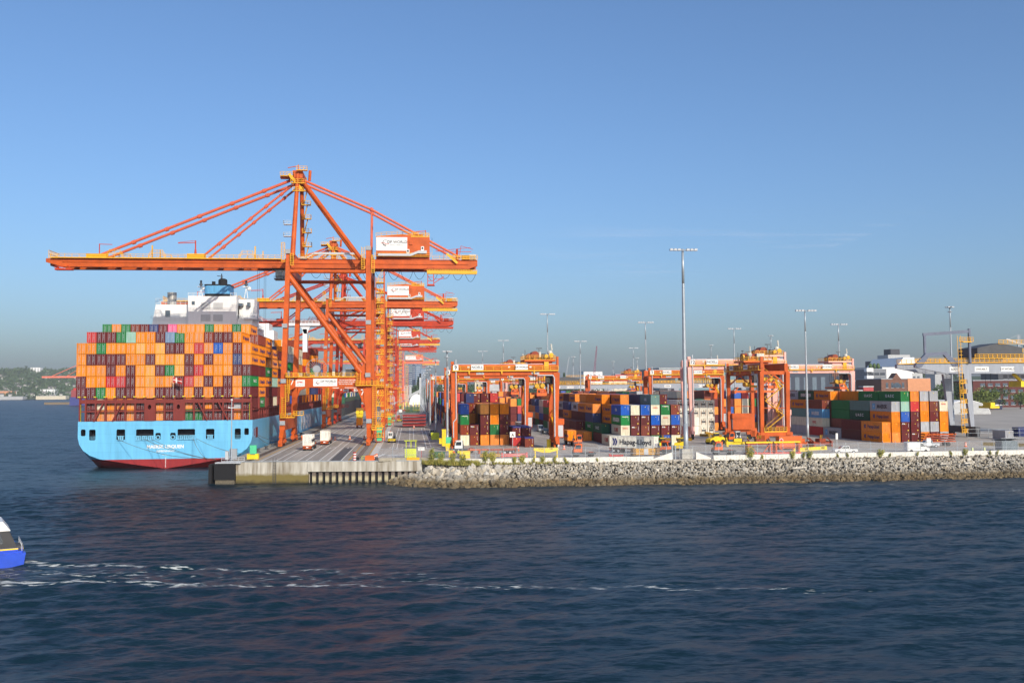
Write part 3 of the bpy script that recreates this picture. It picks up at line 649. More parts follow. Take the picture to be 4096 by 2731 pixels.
# ------------------------------------------------------------------ the container ship at the quay
SX = -64.65; HB = 22.4; DK = 12.6; SY = 255.0
def hull():
    root = thing('container_ship', 'light blue container ship with white lettering on its stern, moored at the quay', 'ship', (0, 0, 0))
    secs = []
    st = [(HB, DK), (HB, 8.4), (22.0, 6.6), (21.0, 5.0), (19.3, 3.7), (16.8, 2.7), (8.4, 1.25), (0, 0.0)]
    full = [(HB, DK), (HB, 5.0), (HB, 0.0), (22.2, -4), (21, -7), (17, -9), (8.4, -9.5), (0, -9.5)]
    ys = [SY, 258, 262, 268, 278, 295, 480, 505, 525, 540, 552, 558]
    for y in ys:
        t = min(1, max(0, (y - SY) / 36.0)) ** 0.75; taper = 1.0 if y <= 480 else max(0.02, 1 - ((y - 480) / 79.0) ** 1.7)
        secs.append([((a[0] * (1 - t) + b[0] * t) * taper, a[1] * (1 - t) + b[1] * t + (0 if y <= 480 or k > 0 else (y - 480) * 0.06)) for k, (a, b) in enumerate(zip(st, full))])
    m = MB(); n = len(st)
    for s, y in zip(secs, ys):
        for (x, z) in s: m.v.append((SX + x, y, z))
        for (x, z) in s[::-1][1:]: m.v.append((SX - x, y, z))
    w_ = 2 * n - 1
    for i in range(len(ys) - 1):
        for k in range(w_ - 1): m.f.append((i * w_ + k, i * w_ + k + 1, (i + 1) * w_ + k + 1, (i + 1) * w_ + k)); m.m.append(0)
        m.f.append((i * w_, (i + 1) * w_, (i + 1) * w_ + w_ - 1, i * w_ + w_ - 1)); m.m.append(1)
    hm = bpy.data.materials.new('ship_hull_paint'); hm.use_nodes = True; nn = hm.node_tree.nodes; L = hm.node_tree.links; b = nn['Principled BSDF']; b.inputs['Roughness'].default_value = 0.38
    tc = nn.new('ShaderNodeTexCoord'); sp = nn.new('ShaderNodeSeparateXYZ'); L.new(tc.outputs['Object'], sp.inputs[0])
    gt = nn.new('ShaderNodeMath'); gt.operation = 'GREATER_THAN'; gt.inputs[1].default_value = 2.55; L.new(sp.outputs[2], gt.inputs[0])
    mp = nn.new('ShaderNodeMapping'); mp.inputs['Scale'].default_value = (1, 1, 0.1); L.new(tc.outputs['Object'], mp.inputs[0])
    nz = nn.new('ShaderNodeTexNoise'); nz.inputs['Scale'].default_value = 0.9; nz.inputs['Detail'].default_value = 7; L.new(mp.outputs[0], nz.inputs[0])
    mr = nn.new('ShaderNodeMapRange'); mr.inputs[1].default_value = 0.35; mr.inputs[2].default_value = 0.75; mr.inputs[3].default_value = 1.03; mr.inputs[4].default_value = 0.80; L.new(nz.outputs[0], mr.inputs[0])
    mx = nn.new('ShaderNodeMix'); mx.data_type = 'RGBA'; mx.inputs[6].default_value = lin((150, 40, 42)) + (1,); mx.inputs[7].default_value = lin((108, 186, 226)) + (1,); L.new(gt.outputs[0], mx.inputs[0])
    hv = nn.new('ShaderNodeHueSaturation'); L.new(mx.outputs[2], hv.inputs['Color']); L.new(mr.outputs[0], hv.inputs['Value']); 
    cb = nn.new('ShaderNodeCombineXYZ'); L.new(sp.outputs[0], cb.inputs[0]); L.new(sp.outputs[2], cb.inputs[1])
    ay = nn.new('ShaderNodeMath'); ay.operation = 'ADD'; L.new(sp.outputs[0], ay.inputs[0]); L.new(sp.outputs[1], ay.inputs[1]); L.new(ay.outputs[0], cb.inputs[0])
    br = nn.new('ShaderNodeTexBrick'); br.inputs['Scale'].default_value = 1.0; br.inputs['Brick Width'].default_value = 7.5; br.inputs['Row Height'].default_value = 2.3; br.inputs['Mortar Size'].default_value = 0.03
    br.inputs['Color1'].default_value = (1, 1, 1, 1); br.inputs['Color2'].default_value = (0.94, 0.95, 0.96, 1); br.inputs['Mortar'].default_value = (0.8, 0.8, 0.8, 1); L.new(cb.outputs[0], br.inputs[0])
    ml = nn.new('ShaderNodeMix'); ml.data_type = 'RGBA'; ml.blend_type = 'MULTIPLY'; ml.inputs[0].default_value = 1; L.new(hv.outputs[0], ml.inputs[6]); L.new(br.outputs[0], ml.inputs[7]); L.new(ml.outputs[2], b.inputs['Base Color'])
    m.build('hull', [hm, mat('deck_paint', (110, 50, 42), 0.7)], root, False)
    # transom plate with its mooring openings
    def Z1(x, y): return (-87.05 + (x - 72) * 0.03371, 12.6 - (y - 1150) * 0.03371)
    wins = [(95, 1210, 130, 1262), (157, 1212, 205, 1295), (362, 1213, 427, 1297), (510, 1214, 643, 1298), (657, 1244, 697, 1297), (770, 1244, 810, 1297), (825, 1216, 958, 1298), (1042, 1217, 1107, 1297), (1264, 1217, 1311, 1300), (1338, 1215, 1373, 1268)]
    outer = [(SX + x, z) for x, z in secs[0]] + [(SX - x, z) for x, z in secs[0][::-1][1:]]
    loops = [[Vector((x, z, 0)) for x, z in outer]]; rects = []
    for (a, b1, c, d) in wins:
        x0, z1 = Z1(a, b1); x1, z0 = Z1(c, d); rects.append((x0, x1, z0, z1)); q = 0.22
        loops.append([Vector(p + (0,)) for p in ((x0 + q, z0), (x0, z0 + q), (x0, z1 - q), (x0 + q, z1), (x1 - q, z1), (x1, z1 - q), (x1, z0 + q), (x1 - q, z0))])
    tris = tessellate_polygon(loops); flat = [p for l in loops for p in l]
    m = MB(); m.v = [(p.x, SY - 0.02, p.y) for p in flat]
    for t in tris:
        a, b1, c = [flat[i] for i in t]; m.f.append(tuple(t) if (b1 - a).cross(c - a).z > 0 else tuple(t[::-1])); m.m.append(0)
    m.build('transom', hm, root)
    for (x0, x1, z0, z1) in rects:
        m = MB(); y1 = SY + 2.6; y0 = SY + 0.0; e = 0.02
        x0 -= e; x1 += e; z0 -= e; z1 += e
        m.quad((x0, y1, z0), (x1, y1, z0), (x1, y1, z1), (x0, y1, z1)); m.quad((x0, y0, z0), (x0, y1, z0), (x0, y1, z1), (x0, y0, z1)); m.quad((x1, y1, z0), (x1, y0, z0), (x1, y0, z1), (x1, y1, z1))
        m.quad((x0, y0, z1), (x0, y1, z1), (x1, y1, z1), (x1, y0, z1)); m.quad((x0, y1, z0), (x0, y0, z0), (x1, y0, z0), (x1, y1, z0))
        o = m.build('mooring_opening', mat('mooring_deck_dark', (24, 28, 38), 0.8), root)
        if x1 - x0 > 2.0:
            nn_ = 1 if x1 - x0 < 3 else 3
            for k in range(nn_):
                cx_ = x0 + (x1 - x0) * (k + 0.5) / nn_; m = MB()
                for s in (-0.5, 0, 0.5): m.tube((cx_ + s, SY - 0.12, z0), (cx_ + s, SY - 0.12, z0 + 1.0), 0.2, 8)
                m.box(cx_ - 0.85, cx_ + 0.85, SY - 0.35, SY + 0.3, z0 - 0.05, z0 + 0.12); m.box(cx_ - 0.85, cx_ + 0.85, SY - 0.35, SY + 0.3, z0 + 0.98, z0 + 1.14); m.build('roller_fairlead', MBLUE, o)
        elif z1 - z0 < 1.9 and x1 - x0 > 1.25:
            m = MB(); c = Vector(((x0 + x1) / 2, SY - 0.15, z0 + 0.62)); pts = [c + Vector((0.5 * math.cos(t), 0, 0.48 * math.sin(t))) for t in [2 * math.pi * k / 12 for k in range(13)]]
            m.path(pts, 0.16, 6); m.build('ring_fairlead', MBLUE, o)
        elif z1 - z0 > 2.5:
            m = MB()
            for z in (z0 + 0.25, z0 + 0.6, z0 + 0.95): m.beam((x0, SY + 0.02, z), (x1, SY + 0.02, z), 0.07)
            m.build('guard_rail', MBLUE, o)
    lettering('MAERSK LIRQUEN', LETW, root, (SX - 0.1, SY - 0.04, 5.75), '-y', 1.25, 0.045, 0.94, 'stern_name')
    lettering('KØBENHAVN', LETW, root, (SX - 0.1, SY - 0.04, 4.6), '-y', 0.72, 0.02, 1.05, 'home_port')
    lettering('IMO 9526942', LETW, root, (SX - 0.1, SY - 0.04, 3.55), '-y', 0.28, 0.0, 1.0, 'registry_number')
    m = MB()
    for k in range(9): m.box(SX - 0.12, SX + 0.1, SY - 0.05, SY - 0.03, 0.35 + 0.3 * k, 0.5 + 0.3 * k)
    m.build('draught_marks', LETW, root)
    # big name on the quay side
    lettering('MAERSK', LETW, root, (SX + HB + 0.02, 384, 7.6), '+x', 7.6, 0.25, 1.35, 'side_name')
    m = MB(); c = Vector((SX + HB + 0.02, 355, 7.6))
    for k in range(7):
        a = 2 * math.pi * k / 7 + 0.22
        m.prism([(c.y + 0.9 * math.cos(a - .45), c.z + 0.6 * math.sin(a - .45)), (c.y + 5.5 * math.cos(a), c.z + 3.6 * math.sin(a)), (c.y + 0.9 * math.cos(a + .45), c.z + 0.6 * math.sin(a + .45))], 'x', c.x - 0.02, c.x + 0.015)
    m.build('side_emblem', LETW, root)
    m = MB(); m.box(SX + HB - 0.03, SX + HB + 0.03, 260, 263.8, 7.6, 10.4); m.box(SX + HB - 0.03, SX + HB + 0.03, 257.6, 258.6, 8.2, 10.2); m.build('side_opening', MAROON, root)
    # lashing frame at the stern
    m = MB(); y0, y1 = SY + 0.1, SY + 0.75; X0 = -88.0 + 1.15; pitch = 2.517
    m.box(-86.9, -42.5, y0, y1, 17.3, 18.3); m.box(-86.9, -42.5, y0 + 0.15, y1 - 0.1, 15.05, 15.35)
    for k in range(19):
        x = min(max(-87.75 + pitch * k, -86.7), -42.7); m.box(x - 0.2, x + 0.2, y0 - 0.06, y1 + 0.03, DK, 18.9)
    m.build('lashing_bridge', MAROON, root)
    for xa, xb in ((-83, -80.6), (-78.3, -75.8), (-54.0, -56.4), (-48.6, -51.2)): m = MB(); m.beam((xa, y0 - 0.2, DK), (xb, y0 - 0.2, 17.6), 0.5, 0.35); m.build('diagonal_strut', MAROON, root)
    for x in (-68.9, -61.5):
        m = MB(); pts = [Vector((x - 1.35, DK, 0)), Vector((x + 1.35, DK, 0)), Vector((x + 1.35, 17.35, 0)), Vector((x - 1.35, 17.35, 0))]
        hole = [Vector((x + 0.42 * math.cos(t), 16.3 + 0.62 * math.sin(t), 0)) for t in [2 * math.pi * k / 14 for k in range(14)]]
        fl = pts + hole
        for t in tessellate_polygon([pts, hole]): m.f.append(tuple(t)); m.m.append(0)
        m.v = [(p.x, y0 - 0.3, p.y) for p in fl]; m.build('frame_panel', MAROON, root)
    for k in range(19): x = min(max(-87.75 + pitch * k, -86.7), -42.7); m = MB(); m.box(x - 0.5, x + 0.1, y0 - 0.1, y0 + 0.1, 18.95, 19.15); m.build('yellow_marker', mat('lime_yellow', (224, 224, 40), 0.5), root)
    for x in (-86.3, -43.0): m = MB(); m.rail([(x, y0 - 0.3, DK), (x, y0 - 0.3, 17.0)], 0.5, 0.6, 0.08); m.build('access_ladder', mat('lime_yellow', (224, 224, 40), 0.5), root)
    # side posts and coamings between the bays
    m = MB()
    for k in range(22):
        y = 267.4 + 12.35 * k
        if y > 470: break
        m.box(SX + HB - 1.0, SX + HB - 0.1, y, y + 0.7, DK, 18.6); m.box(SX + HB - 0.5, SX + HB - 0.12, y + 4, y + 4.35, DK, 15.4); m.box(SX + HB - 0.5, SX + HB - 0.12, y + 8, y + 8.35, DK, 15.4)
    m.box(SX + HB - 2.6, SX + HB - 2.2, 258, 480, DK, 15.5); m.box(SX + HB - 0.6, SX + HB - 0.1, 258, 480, 15.2, 15.5); m.rail([(SX + HB - 0.15, 256, DK), (SX + HB - 0.15, 480, DK)], 1.1, 3, 0.09)
    m.build('side_lashing_posts', MAROON, root)
    # superstructure
    HY = 320; kids0 = set(root.children_recursive)
    m = MB(); m.prism([(-84.4, 30), (-49.5, 30), (-49.5, 40.5), (-51.3, 40.8), (-51.3, 44.0), (-56, 44.0), (-56, 48.6), (-82.9, 48.6), (-84.2, 41.0)], 'y', HY, HY + 13); m.box(-84.0, -50, HY, HY + 13, DK, 30); m.build('accommodation', SHIPW, root)
    m = MB(); m.box(-71.7, -56.0, HY - 3.2, HY + 12, 28, 51.2); m.build('engine_casing', SHIPW, root)
    m = MB(); m.box(-56.3, -51.0, HY + 2, HY + 12, 44, 50.6); m.box(-54, -49.2, HY - 1.0, HY + 10, 43.7, 44.1); m.box(-56, -49.0, HY - 1.0, HY + 10, 40.3, 40.7); m.build('side_deckhouse', SHIPW, root)
    for cx_ in (-67.2, -63.2):
        for z in (46.9, 42.9):
            m = MB()
            for k in range(8): m.box(cx_ + 1.3 - 1.6, cx_ + 1.3 + 1.5, HY - 3.3, HY - 3.18, z + 0.28 * k, z + 0.16 + 0.28 * k)
            m.build('louvre', LGREY, root)
    for (x, z, w2, h2) in ((-79.0, 45.6, 1.6, 2.2), (-70.0, 48.9, 1.0, 1.2), (-52.6, 48.8, 0.9, 1.3), (-55.2, 48.7, 1.4, 0.9), (-60.0, 38, 0.8, 0.8)):
        m = MB(); m.box(x - w2 / 2, x + w2 / 2, HY - 0.06 if x > -56 or x < -72 else HY - 3.26, HY + 3, z - h2 / 2, z + h2 / 2); m.build('window', WGLASS, root)
    m = MB(); pts = []
    for (cx_, cy_, a0) in ((-59.9, HY - 1.2, -90), (-59.9, HY + 5, 0), (-65.3, HY + 5, 90), (-65.3, HY - 1.2, 180)):
        for k in range(5): a = R(a0 + 22.5 * k); pts.append((cx_ + 1.5 * math.cos(a), cy_ + 1.5 * math.sin(a)))
    m.prism(pts, 'z', 52.1, 55.0); fun = m.build('funnel', CC['L'][1], root)
    m = MB(); m.prism([(x * 0.985 + 0.015 * -62.6, y * 0.985 + 0.015 * (HY + 2)) for x, y in pts], 'z', 51.2, 52.12); m.prism([(x * 1.02 - 0.02 * -62.6, y * 1.02 - 0.02 * (HY + 2)) for x, y in pts], 'z', 54.9, 55.3); m.build('funnel_band', BLACK, fun)
    m = MB(); m.tube((-61.3, HY + 1, 55.2), (-61.3, HY + 1, 57.0), 1.5, 14); m.ball((-61.3, HY + 1, 57.0), 1.5, 12, 6, 0.45); m.tube((-64.3, HY + 1, 55.2), (-64.3, HY + 1, 56.6), 0.6, 10); m.build('exhaust_pipe', BLACK, fun)
    m = MB(); m.tube((-78.9, HY + 5, 48.6), (-78.9, HY + 5, 53.1), 1.5, 18); m.tube((-78.9, HY + 5, 53.1), (-78.9, HY + 5, 53.2), 1.56, 18); m.build('vent_stack', mat('stack_metal', (168, 166, 160), 0.45, metal=0.4, streak=True), root)
    m = MB(); m.beam((-62.3, HY + 4, 55), (-62.3, HY + 4, 59.6), 0.3); m.beam((-63.8, HY + 4, 58.9), (-61.8, HY + 4, 58.7), 0.2); m.tube((-62.3, HY + 4, 57), (-62.3, HY + 4, 58.5), 0.3, 6); m.build('mast', DGREY, root)
    for x in (-68.9, -53.9):
        m = MB(); m.beam((x - 0.6, HY + 3, 51), (x, HY + 3, 55), 0.18); m.beam((x + 0.6, HY + 3, 51), (x, HY + 3, 55), 0.18); m.box(x - 1.0, x + 1.0, HY + 2, HY + 4, 54.9, 55.1); m.ball((x + 1.0, HY + 3, 54.4), 0.75); m.build('signal_mast', SHIPW, root)
        m = MB(); m.tube((x, HY + 3, 55.1), (x, HY + 3, 57.2), 0.35, 8); m.box(x - 0.6, x + 0.6, HY + 2.8, HY + 3.2, 55.6, 56.0); m.build('lantern_post', DGREY, root)
    m = MB()
    for pl in ([(-82.9, HY, 48.6), (-71.7, HY, 48.6)], [(-71.7, HY - 3.1, 51.2), (-67, HY - 3.1, 51.2)], [(-58, HY - 3.1, 51.2), (-56, HY - 3.1, 51.2)], [(-84.2, HY - 0.6, 43.6), (-71.8, HY - 0.6, 43.6)], [(-56, HY - 0.9, 44.1), (-49.4, HY - 0.9, 44.1), (-49.4, HY + 9, 44.1)], [(-56, HY - 0.9, 40.7), (-49.2, HY - 0.9, 40.7), (-49.2, HY + 9, 40.7)], [(-56, HY + 2, 48.6), (-51, HY + 2, 48.6)], [(-82.9, HY, 49.6), (-79, HY, 49.6)]): m = MB(); m.rail(pl, 1.1, 1.5, 0.08); m.build('deck_railing', SHIPW, root)
    m = MB()
    for k in range(7): z = 44 + 0.65 * k; m.box(-50.9, -50.1, HY - 0.6 + 0.3 * k, HY - 0.3 + 0.3 * k, z, z + 0.08)
    for k in range(6): z = 36.8 + 0.65 * k; m.box(-51.5, -50.7, HY - 0.6 + 0.3 * k, HY - 0.3 + 0.3 * k, z, z + 0.08)
    m.beam((-50.9, HY - 0.8, 44), (-50.9, HY + 1.4, 48.4), 0.1, 0.3); m.beam((-50.1, HY - 0.8, 44), (-50.1, HY + 1.4, 48.4), 0.1, 0.3); m.build('outside_stair', LGREY, root)
    for o in root.children: 
        if o not in kids0: o.location = (-2.0, 0, 0.8)
    m = MB(); m.prism([(-53, 47.9), (-38.6, 47.9), (-38.6, 48.9), (-53, 48.9)], 'y', 400, 408); m.prism([(-45.2, 44.5), (-44.0, 44.5), (-42.6, 47.9), (-48.5, 47.9), (-46.4, 47.2)], 'y', 401, 402); m.box(-45.8, -44.0, 401, 405, 20, 46.5); m.box(-85, -58, 402, 414, 20, 46); m.box(-80, -60, 402, 412, 46, 49); m.build('bridge_house', SHIPW, root)
    m = MB(); m.rail([(-52, 400, 48.9), (-38.7, 400, 48.9)], 1.1, 1.5, 0.12); m.build('bridge_wing_railing', SHIPW, root)
    return root
SHIP = hull()
fl = thing('ensign_flag', 'red flag with white cross flying from a pole at the ship stern', 'flag', (-62.6, SY - 1.0, DK))
m = MB(); m.tube((0, 0, 6.0), (0.3, -1.6, 12.0), 0.06, 6); m.build('pole', LGREY, fl)
m = MB()
def fw(u, v): return (0.25 + u * 2.3, -1.4 + 0.28 * math.sin(u * 5.5) - 0.1 * v, 10.2 + v * 1.35 - 0.55 * u)
for i in range(12):
    for j in range(7):
        u0, u1, v0, v1 = i / 12, (i + 1) / 12, j / 7, (j + 1) / 7
        m.quad(fw(u0, v0), fw(u1, v0), fw(u1, v1), fw(u0, v1), 1 if (j == 3 or i in (3, 4)) else 0)
m.build('cloth', [REDP, LETW], fl)

# ---- cargo on the ship
PI_, X0 = 2.517, -88.06
rows = ['MMGOMMOOMMMOMOMMOM', 'MOORRMOTOOMROMOMOG', 'OOOMOMOTMGTMROOOMM', 'OMMMMOOMTOTMOMOONO', 'OOGOOOTOTMMOROBOMO']
TZ = 2.955; Z1_ = 18.6
for t, rw in enumerate(rows):
    for c, ck in enumerate(rw):
        sd = None
        if c == 17: sd = ('+x', 'HL') if ck == 'O' else ('+x', 'UA') if ck == 'G' else None
        container(ck, (X0 + PI_ * (c + .5), 256.0, Z1_ + TZ * t), f'{CC[ck][0]} container on the ship stern, {NTH[c+1]} column from left, {NTH[t+1]} tier above frame', door=True, group='containers stacked on the ship stern', side=sd)
for c, ck in enumerate('RMMGAOOMSGOOKMMO'):
    container(ck, (X0 + PI_ * (c + 1.5), 256.0, Z1_ + TZ * 5), f'{CC[ck][0]} container in the top tier of the ship stern stack, {NTH[c+1]} from the left', H=2.591 if c == 9 else 2.896, door=True, group='containers stacked on the ship stern', side=('+x', 'HL') if c == 15 else None)
low0 = 'QMWOOOM-OM-OMOMMQM'; low1 = 'QMOOMOM-OM-GGMMMOM'
for t, rw in ((0, low0), (1, low1)):
    for c, ck in enumerate(rw):
        if ck == '-' or (c == 0): continue
        container(ck, (X0 + PI_ * (c + .5), 256.4, 15.6 - TZ * t), f'{CC[ck][0]} container behind the ship stern frame, {NTH[c+1]} column from left, {"upper" if t == 0 else "lower"} row', door=True, group='containers behind the ship stern frame', side=None)
for c, ck in enumerate('GOGKMNMPOOOGTOGO'):
    container(ck, (X0 + PI_ * (c + 1.5), 268.5, Z1_ + TZ * 6), f'{CC[ck][0]} container peeking over the ship stern stack, {NTH[c+1]} from the left', door=True, group='containers on the ship second bay', side=('+x', 'HL') if c == 15 else None)
SIDE = {1: 'GOOMOOK', 2: 'KMOG-OO', 3: 'WMAOOO', 4: 'MKOMOM'}
for b_, col in SIDE.items():
    y = 256.0 + 12.45 * b_
    for t, ck in enumerate(col):
        if ck == '-' : continue
        container(ck, (X0 + PI_ * 17.5, y, 15.6 + TZ * t), f'{CC[ck][0]} container on the ship quay side, {NTH[b_+1]} bay from stern, {NTH[t+1]} tier up', door=True, group='containers along the ship quay side', side=('+x', 'HL') if ck == 'O' else ('+x', 'UA') if ck == 'G' else None)
it = []
pal = 'OOOOMMMKGRBWQN'
for b_ in range(1, 5):
    for c in range(1, 17):
        for t in range(0, 7):
            if t == 6 and b_ == 1: continue
            if t > 5: continue
            it.append((rnd.choice(pal), X0 + PI_ * (c + .5), 256.0 + 12.45 * b_, 15.6 + TZ * t, 12.19, 2.438, 2.88))
stuff_containers('deck_cargo', 'containers packed behind the stern stack in front of the ship house', it)
it = []; pal2 = 'OOMMKKWWQGRBN'
hts = [5, 7, 8, 8, 5, 7, 8, 7, 8, 7, 6, 6, 5]
for b_, hgt in enumerate(hts):
    y = 325 + 12.6 * b_
    if 396 < y < 416: continue
    for c in (15, 16, 17):
        for t in range(hgt - (1 if c == 17 and b_ % 3 == 0 else 0)):
            it.append((rnd.choice(pal2), X0 + PI_ * (c + .5), y, 15.6 + TZ * t, 12.19, 2.438, 2.88))
    for c in range(2, 15):
        it.append((rnd.choice(pal2), X0 + PI_ * (c + .5), y, 15.6 + TZ * (hgt - 1), 12.19, 2.438, 2.88))
stuff_containers('forward_deck_cargo', 'containers on the ship forward of its house behind the crane legs', it)
# mooring lines
def rope(p, q, sag, r=0.055, n=10):
    p = Vector(p); q = Vector(q); m = MB(); m.path([p.lerp(q, k / n) - Vector((0, 0, sag * 4 * (k / n) * (1 - k / n))) for k in range(n + 1)], r, 5); return m
ROPE = mat('rope', (128, 118, 104), 0.9)
for p, q, sg, lb in (((-76.8, 254.6, 7.9), (-44.2, 216.5, 5.1), 1.4, 'long mooring rope sagging from the left stern opening of the ship'), ((-68.0, 254.6, 7.8), (-43.8, 215.6, 5.0), 0.9, 'mooring rope from the big stern opening down to the quay corner'),
                     ((-70.2, 254.6, 7.9), (-43.6, 214.6, 5.0), 0.8, 'upper mooring rope running beside another to the quay corner'), ((-57.6, 254.6, 7.8), (-43.4, 214.2, 5.0), 2.0, 'slack mooring rope hanging from the right stern opening'),
                     ((-56.8, 254.6, 7.9), (-41.0, 232.0, 5.1), 0.6, 'tight mooring rope from the right stern opening to the apron'), ((-42.1, 262.5, 8.2), (-38.8, 286, 5.0), 0.4, 'mooring rope from the ship side opening to a bollard'), ((-42.1, 262, 8.0), (-38.8, 284, 5.0), 1.4, 'second slacker rope from the ship side opening')):
    tag(rope(p, q, sg).build('mooring_rope', ROPE), lb, 'rope')
for k, (x, y) in enumerate(((-39.3, 246), (-38.9, 257), (-38.8, 268), (-38.8, 286), (-38.8, 312), (-38.8, 336))):
    m = MB(); m.tube((x, y, DECK), (x, y, DECK + 0.9), 0.42, 10, 0.3); m.tube((x, y, DECK + 0.75), (x, y, DECK + 1.0), 0.5, 10); m.box(x - 0.7, x + 0.7, y - 0.7, y + 0.7, DECK, DECK + 0.12)
    tag(m.build('mooring_bollard', DGREY), f'dark mooring bollard on the quay edge, {NTH[k+1]} one from the near end', 'bollard', 'bollards along the quay edge')
# ------------------------------------------------------------------ quay cranes
def quay_crane(label, loc, num='7', back_sign='DP WORLD'):
    root = thing('quay_crane', label, 'crane', loc, 0, 'quay cranes along the berth')
    WS, LS, FY = -12.0, 11.8, 13.4
    for s in (-1, 1):
        y = s * FY
        m = MB(); m.beam((WS - 0.3, y, 7.6), (WS + 0.0, y, 20), 1.7, 2.2, w2=1.5, h2=2.0); m.beam((WS, y, 20), (WS + 1.2, y, 56), 1.5, 2.0, w2=1.25, h2=1.8); m.build('waterside_leg', ORANGE, root)
        m = MB(); m.beam((LS + 0.5, y, 6), (LS + 0.0, y, 16.3), 1.2, 1.7, w2=2.4, h2=2.2); m.beam((LS + 0.35, y, 16.3), (LS + 0.35, y, 57.8), 1.5, 2.4); m.build('landside_leg', ORANGE, root)
        m = MB(); m.box(WS, LS, y - 0.7, y + 0.7, 16.7, 19.7)
        m.prism([(WS + 0.6, 13.5), (WS + 0.9, 16.75), (WS + 3.5, 16.75), (WS + 1.6, 15.9)][::-1], 'y', y - 0.6, y + 0.6); m.prism([(LS - 0.9, 11.5), (LS - 3.2, 16.75), (LS - 0.5, 16.75)][::-1], 'y', y - 0.6, y + 0.6)
        m.prism([(LS - 4.2, 19.6), (LS - 0.3, 19.6), (LS - 0.3, 23.8), (LS - 1.3, 23.2)], 'y', y - 0.5, y + 0.5)
        pb = m.build('portal_beam', ORANGE, root)
        m = MB(); m.rail([(WS + 1.0, y - 0.75, 19.75), (LS - 3.0, y - 0.75, 19.75)], 1.15, 1.6, 0.1); m.box(WS + 1, LS - 3, y - 1.2, y - 0.7, 19.6, 19.74); m.build('handrail', YEL, pb)
        m = MB(); m.tube((WS + 1.0, y, 50.4), (LS - 0.4, y, 50.4), 0.55, 12); m.build('tie_pipe', ORANGE, root)
        m = MB(); m.tube((WS + 0.9, y, 49.6), (LS - 2.0, y, 21.2), 0.82, 14); m.tube((LS - 3.2, y, 22.6), (LS - 1.7, y, 20.8), 0.98, 14); m.build('diagonal_brace', ORANGE, root)
        m = MB(); m.tube((WS + 2.2, s * 12.6, 55), (WS + 2.7, s * 5.0, 79.5), 0.75, 12, 0.6); m.build('mast_leg', ORANGE, root)
        m = MB(); m.tube((WS + 3.6, s * 3.6, 78.2), (LS - 2.0, s * 9.5, 54.6), 0.62, 12); m.build('mast_strut', ORANGE, root)
        m = MB(); m.tube((WS + 2.0, s * 3.2, 78.6), (-66.5, s * 3.3, 56.2), 0.42, 8); 
        for k in range(1, 6): t = k / 6; p = Vector((WS + 2.0, s * 3.2, 78.6)).lerp(Vector((-66.5, s * 3.3, 56.2)), t); m.tube(p - Vector((0.5, 0, 0.165)), p + Vector((0.5, 0, 0.165)), 0.6, 8)
        m.build('forestay', STAYC, root)
        m = MB(); m.tube((WS + 2.2, s * 3.0, 77.6), (-37, s * 3.3, 56.2), 0.33, 8)
        for k in range(1, 6): t = k / 6; p = Vector((WS + 2.2, s * 3.0, 77.6)).lerp(Vector((-37, s * 3.3, 56.2)), t); m.tube(p - Vector((0.4, 0, 0.35)), p + Vector((0.4, 0, 0.35)), 0.5, 8)
        m.build('inner_forestay', STAYC, root)
        m = MB(); m.tube((WS + 3.4, s * 3.2, 78.4), (12.6, s * 3.4, 69.9), 0.36, 8); m.tube((12.6, s * 3.4, 69.9), (39.6, s * 3.3, 56.2), 0.36, 8); m.ball((12.6, s * 3.4, 69.9), 0.65, 8, 6); m.build('backstay', STAYC, root)
        m = MB(); m.tube((12.4, s * 3.4, 57), (12.6, s * 3.4, 69.9), 0.24, 8); m.build('backstay_post', STAYC, root)
        # boom girders
        yy = s * 3.3
        m = MB(); m.box(-77, WS - 1.2, yy - 0.65, yy + 0.65, 52.6, 55.2); m.prism([(-81.6, 53.9), (-77, 52.6), (-77, 55.2), (-81.6, 55.0)], 'y', yy - 0.65, yy + 0.65); m.box(-77, WS - 1.2, yy - 0.9, yy + 0.9, 53.95, 54.1); m.build('boom_girder', ORANGE, root)
        m = MB(); m.box(WS - 1.2, 42, yy - 0.7, yy + 0.7, 52.6, 55.4); m.prism([(42, 52.6), (44.8, 53.6), (44.8, 55.4), (42, 55.4)], 'y', yy - 0.7, yy + 0.7); m.box(WS - 1.2, 42, yy - 0.95, yy + 0.95, 53.9, 54.05); m.build('back_girder', ORANGE, root)
        m = MB(); m.rail([(-80, s * 4.9, 55.2), (WS - 2, s * 4.9, 55.2)], 1.1, 2.0, 0.1); m.box(-80, WS - 2, min(s * 4.0, s * 5.0), max(s * 4.0, s * 5.0), 55.05, 55.2)
        for x in (-62, -50, -24): m.rail([(x - 2.5, s * 4.9, 55.2), (x - 1.5, s * 4.9, 56.6), (x + 1.5, s * 4.9, 56.6), (x + 2.5, s * 4.9, 55.2)], 1.0, 2, 0.09)
        m.build('boom_walkway', YEL, root)
        m = MB(); m.rail([(WS + 3, s * 4.9, 55.5), (13, s * 4.9, 55.5)], 1.1, 2.0, 0.09); m.build('girder_walkway', YEL, root); m = MB(); m.rail([(31, s * 4.9, 55.5), (44, s * 4.9, 55.5)], 1.1, 2.0, 0.09); m.build('girder_walkway', YEL, root)
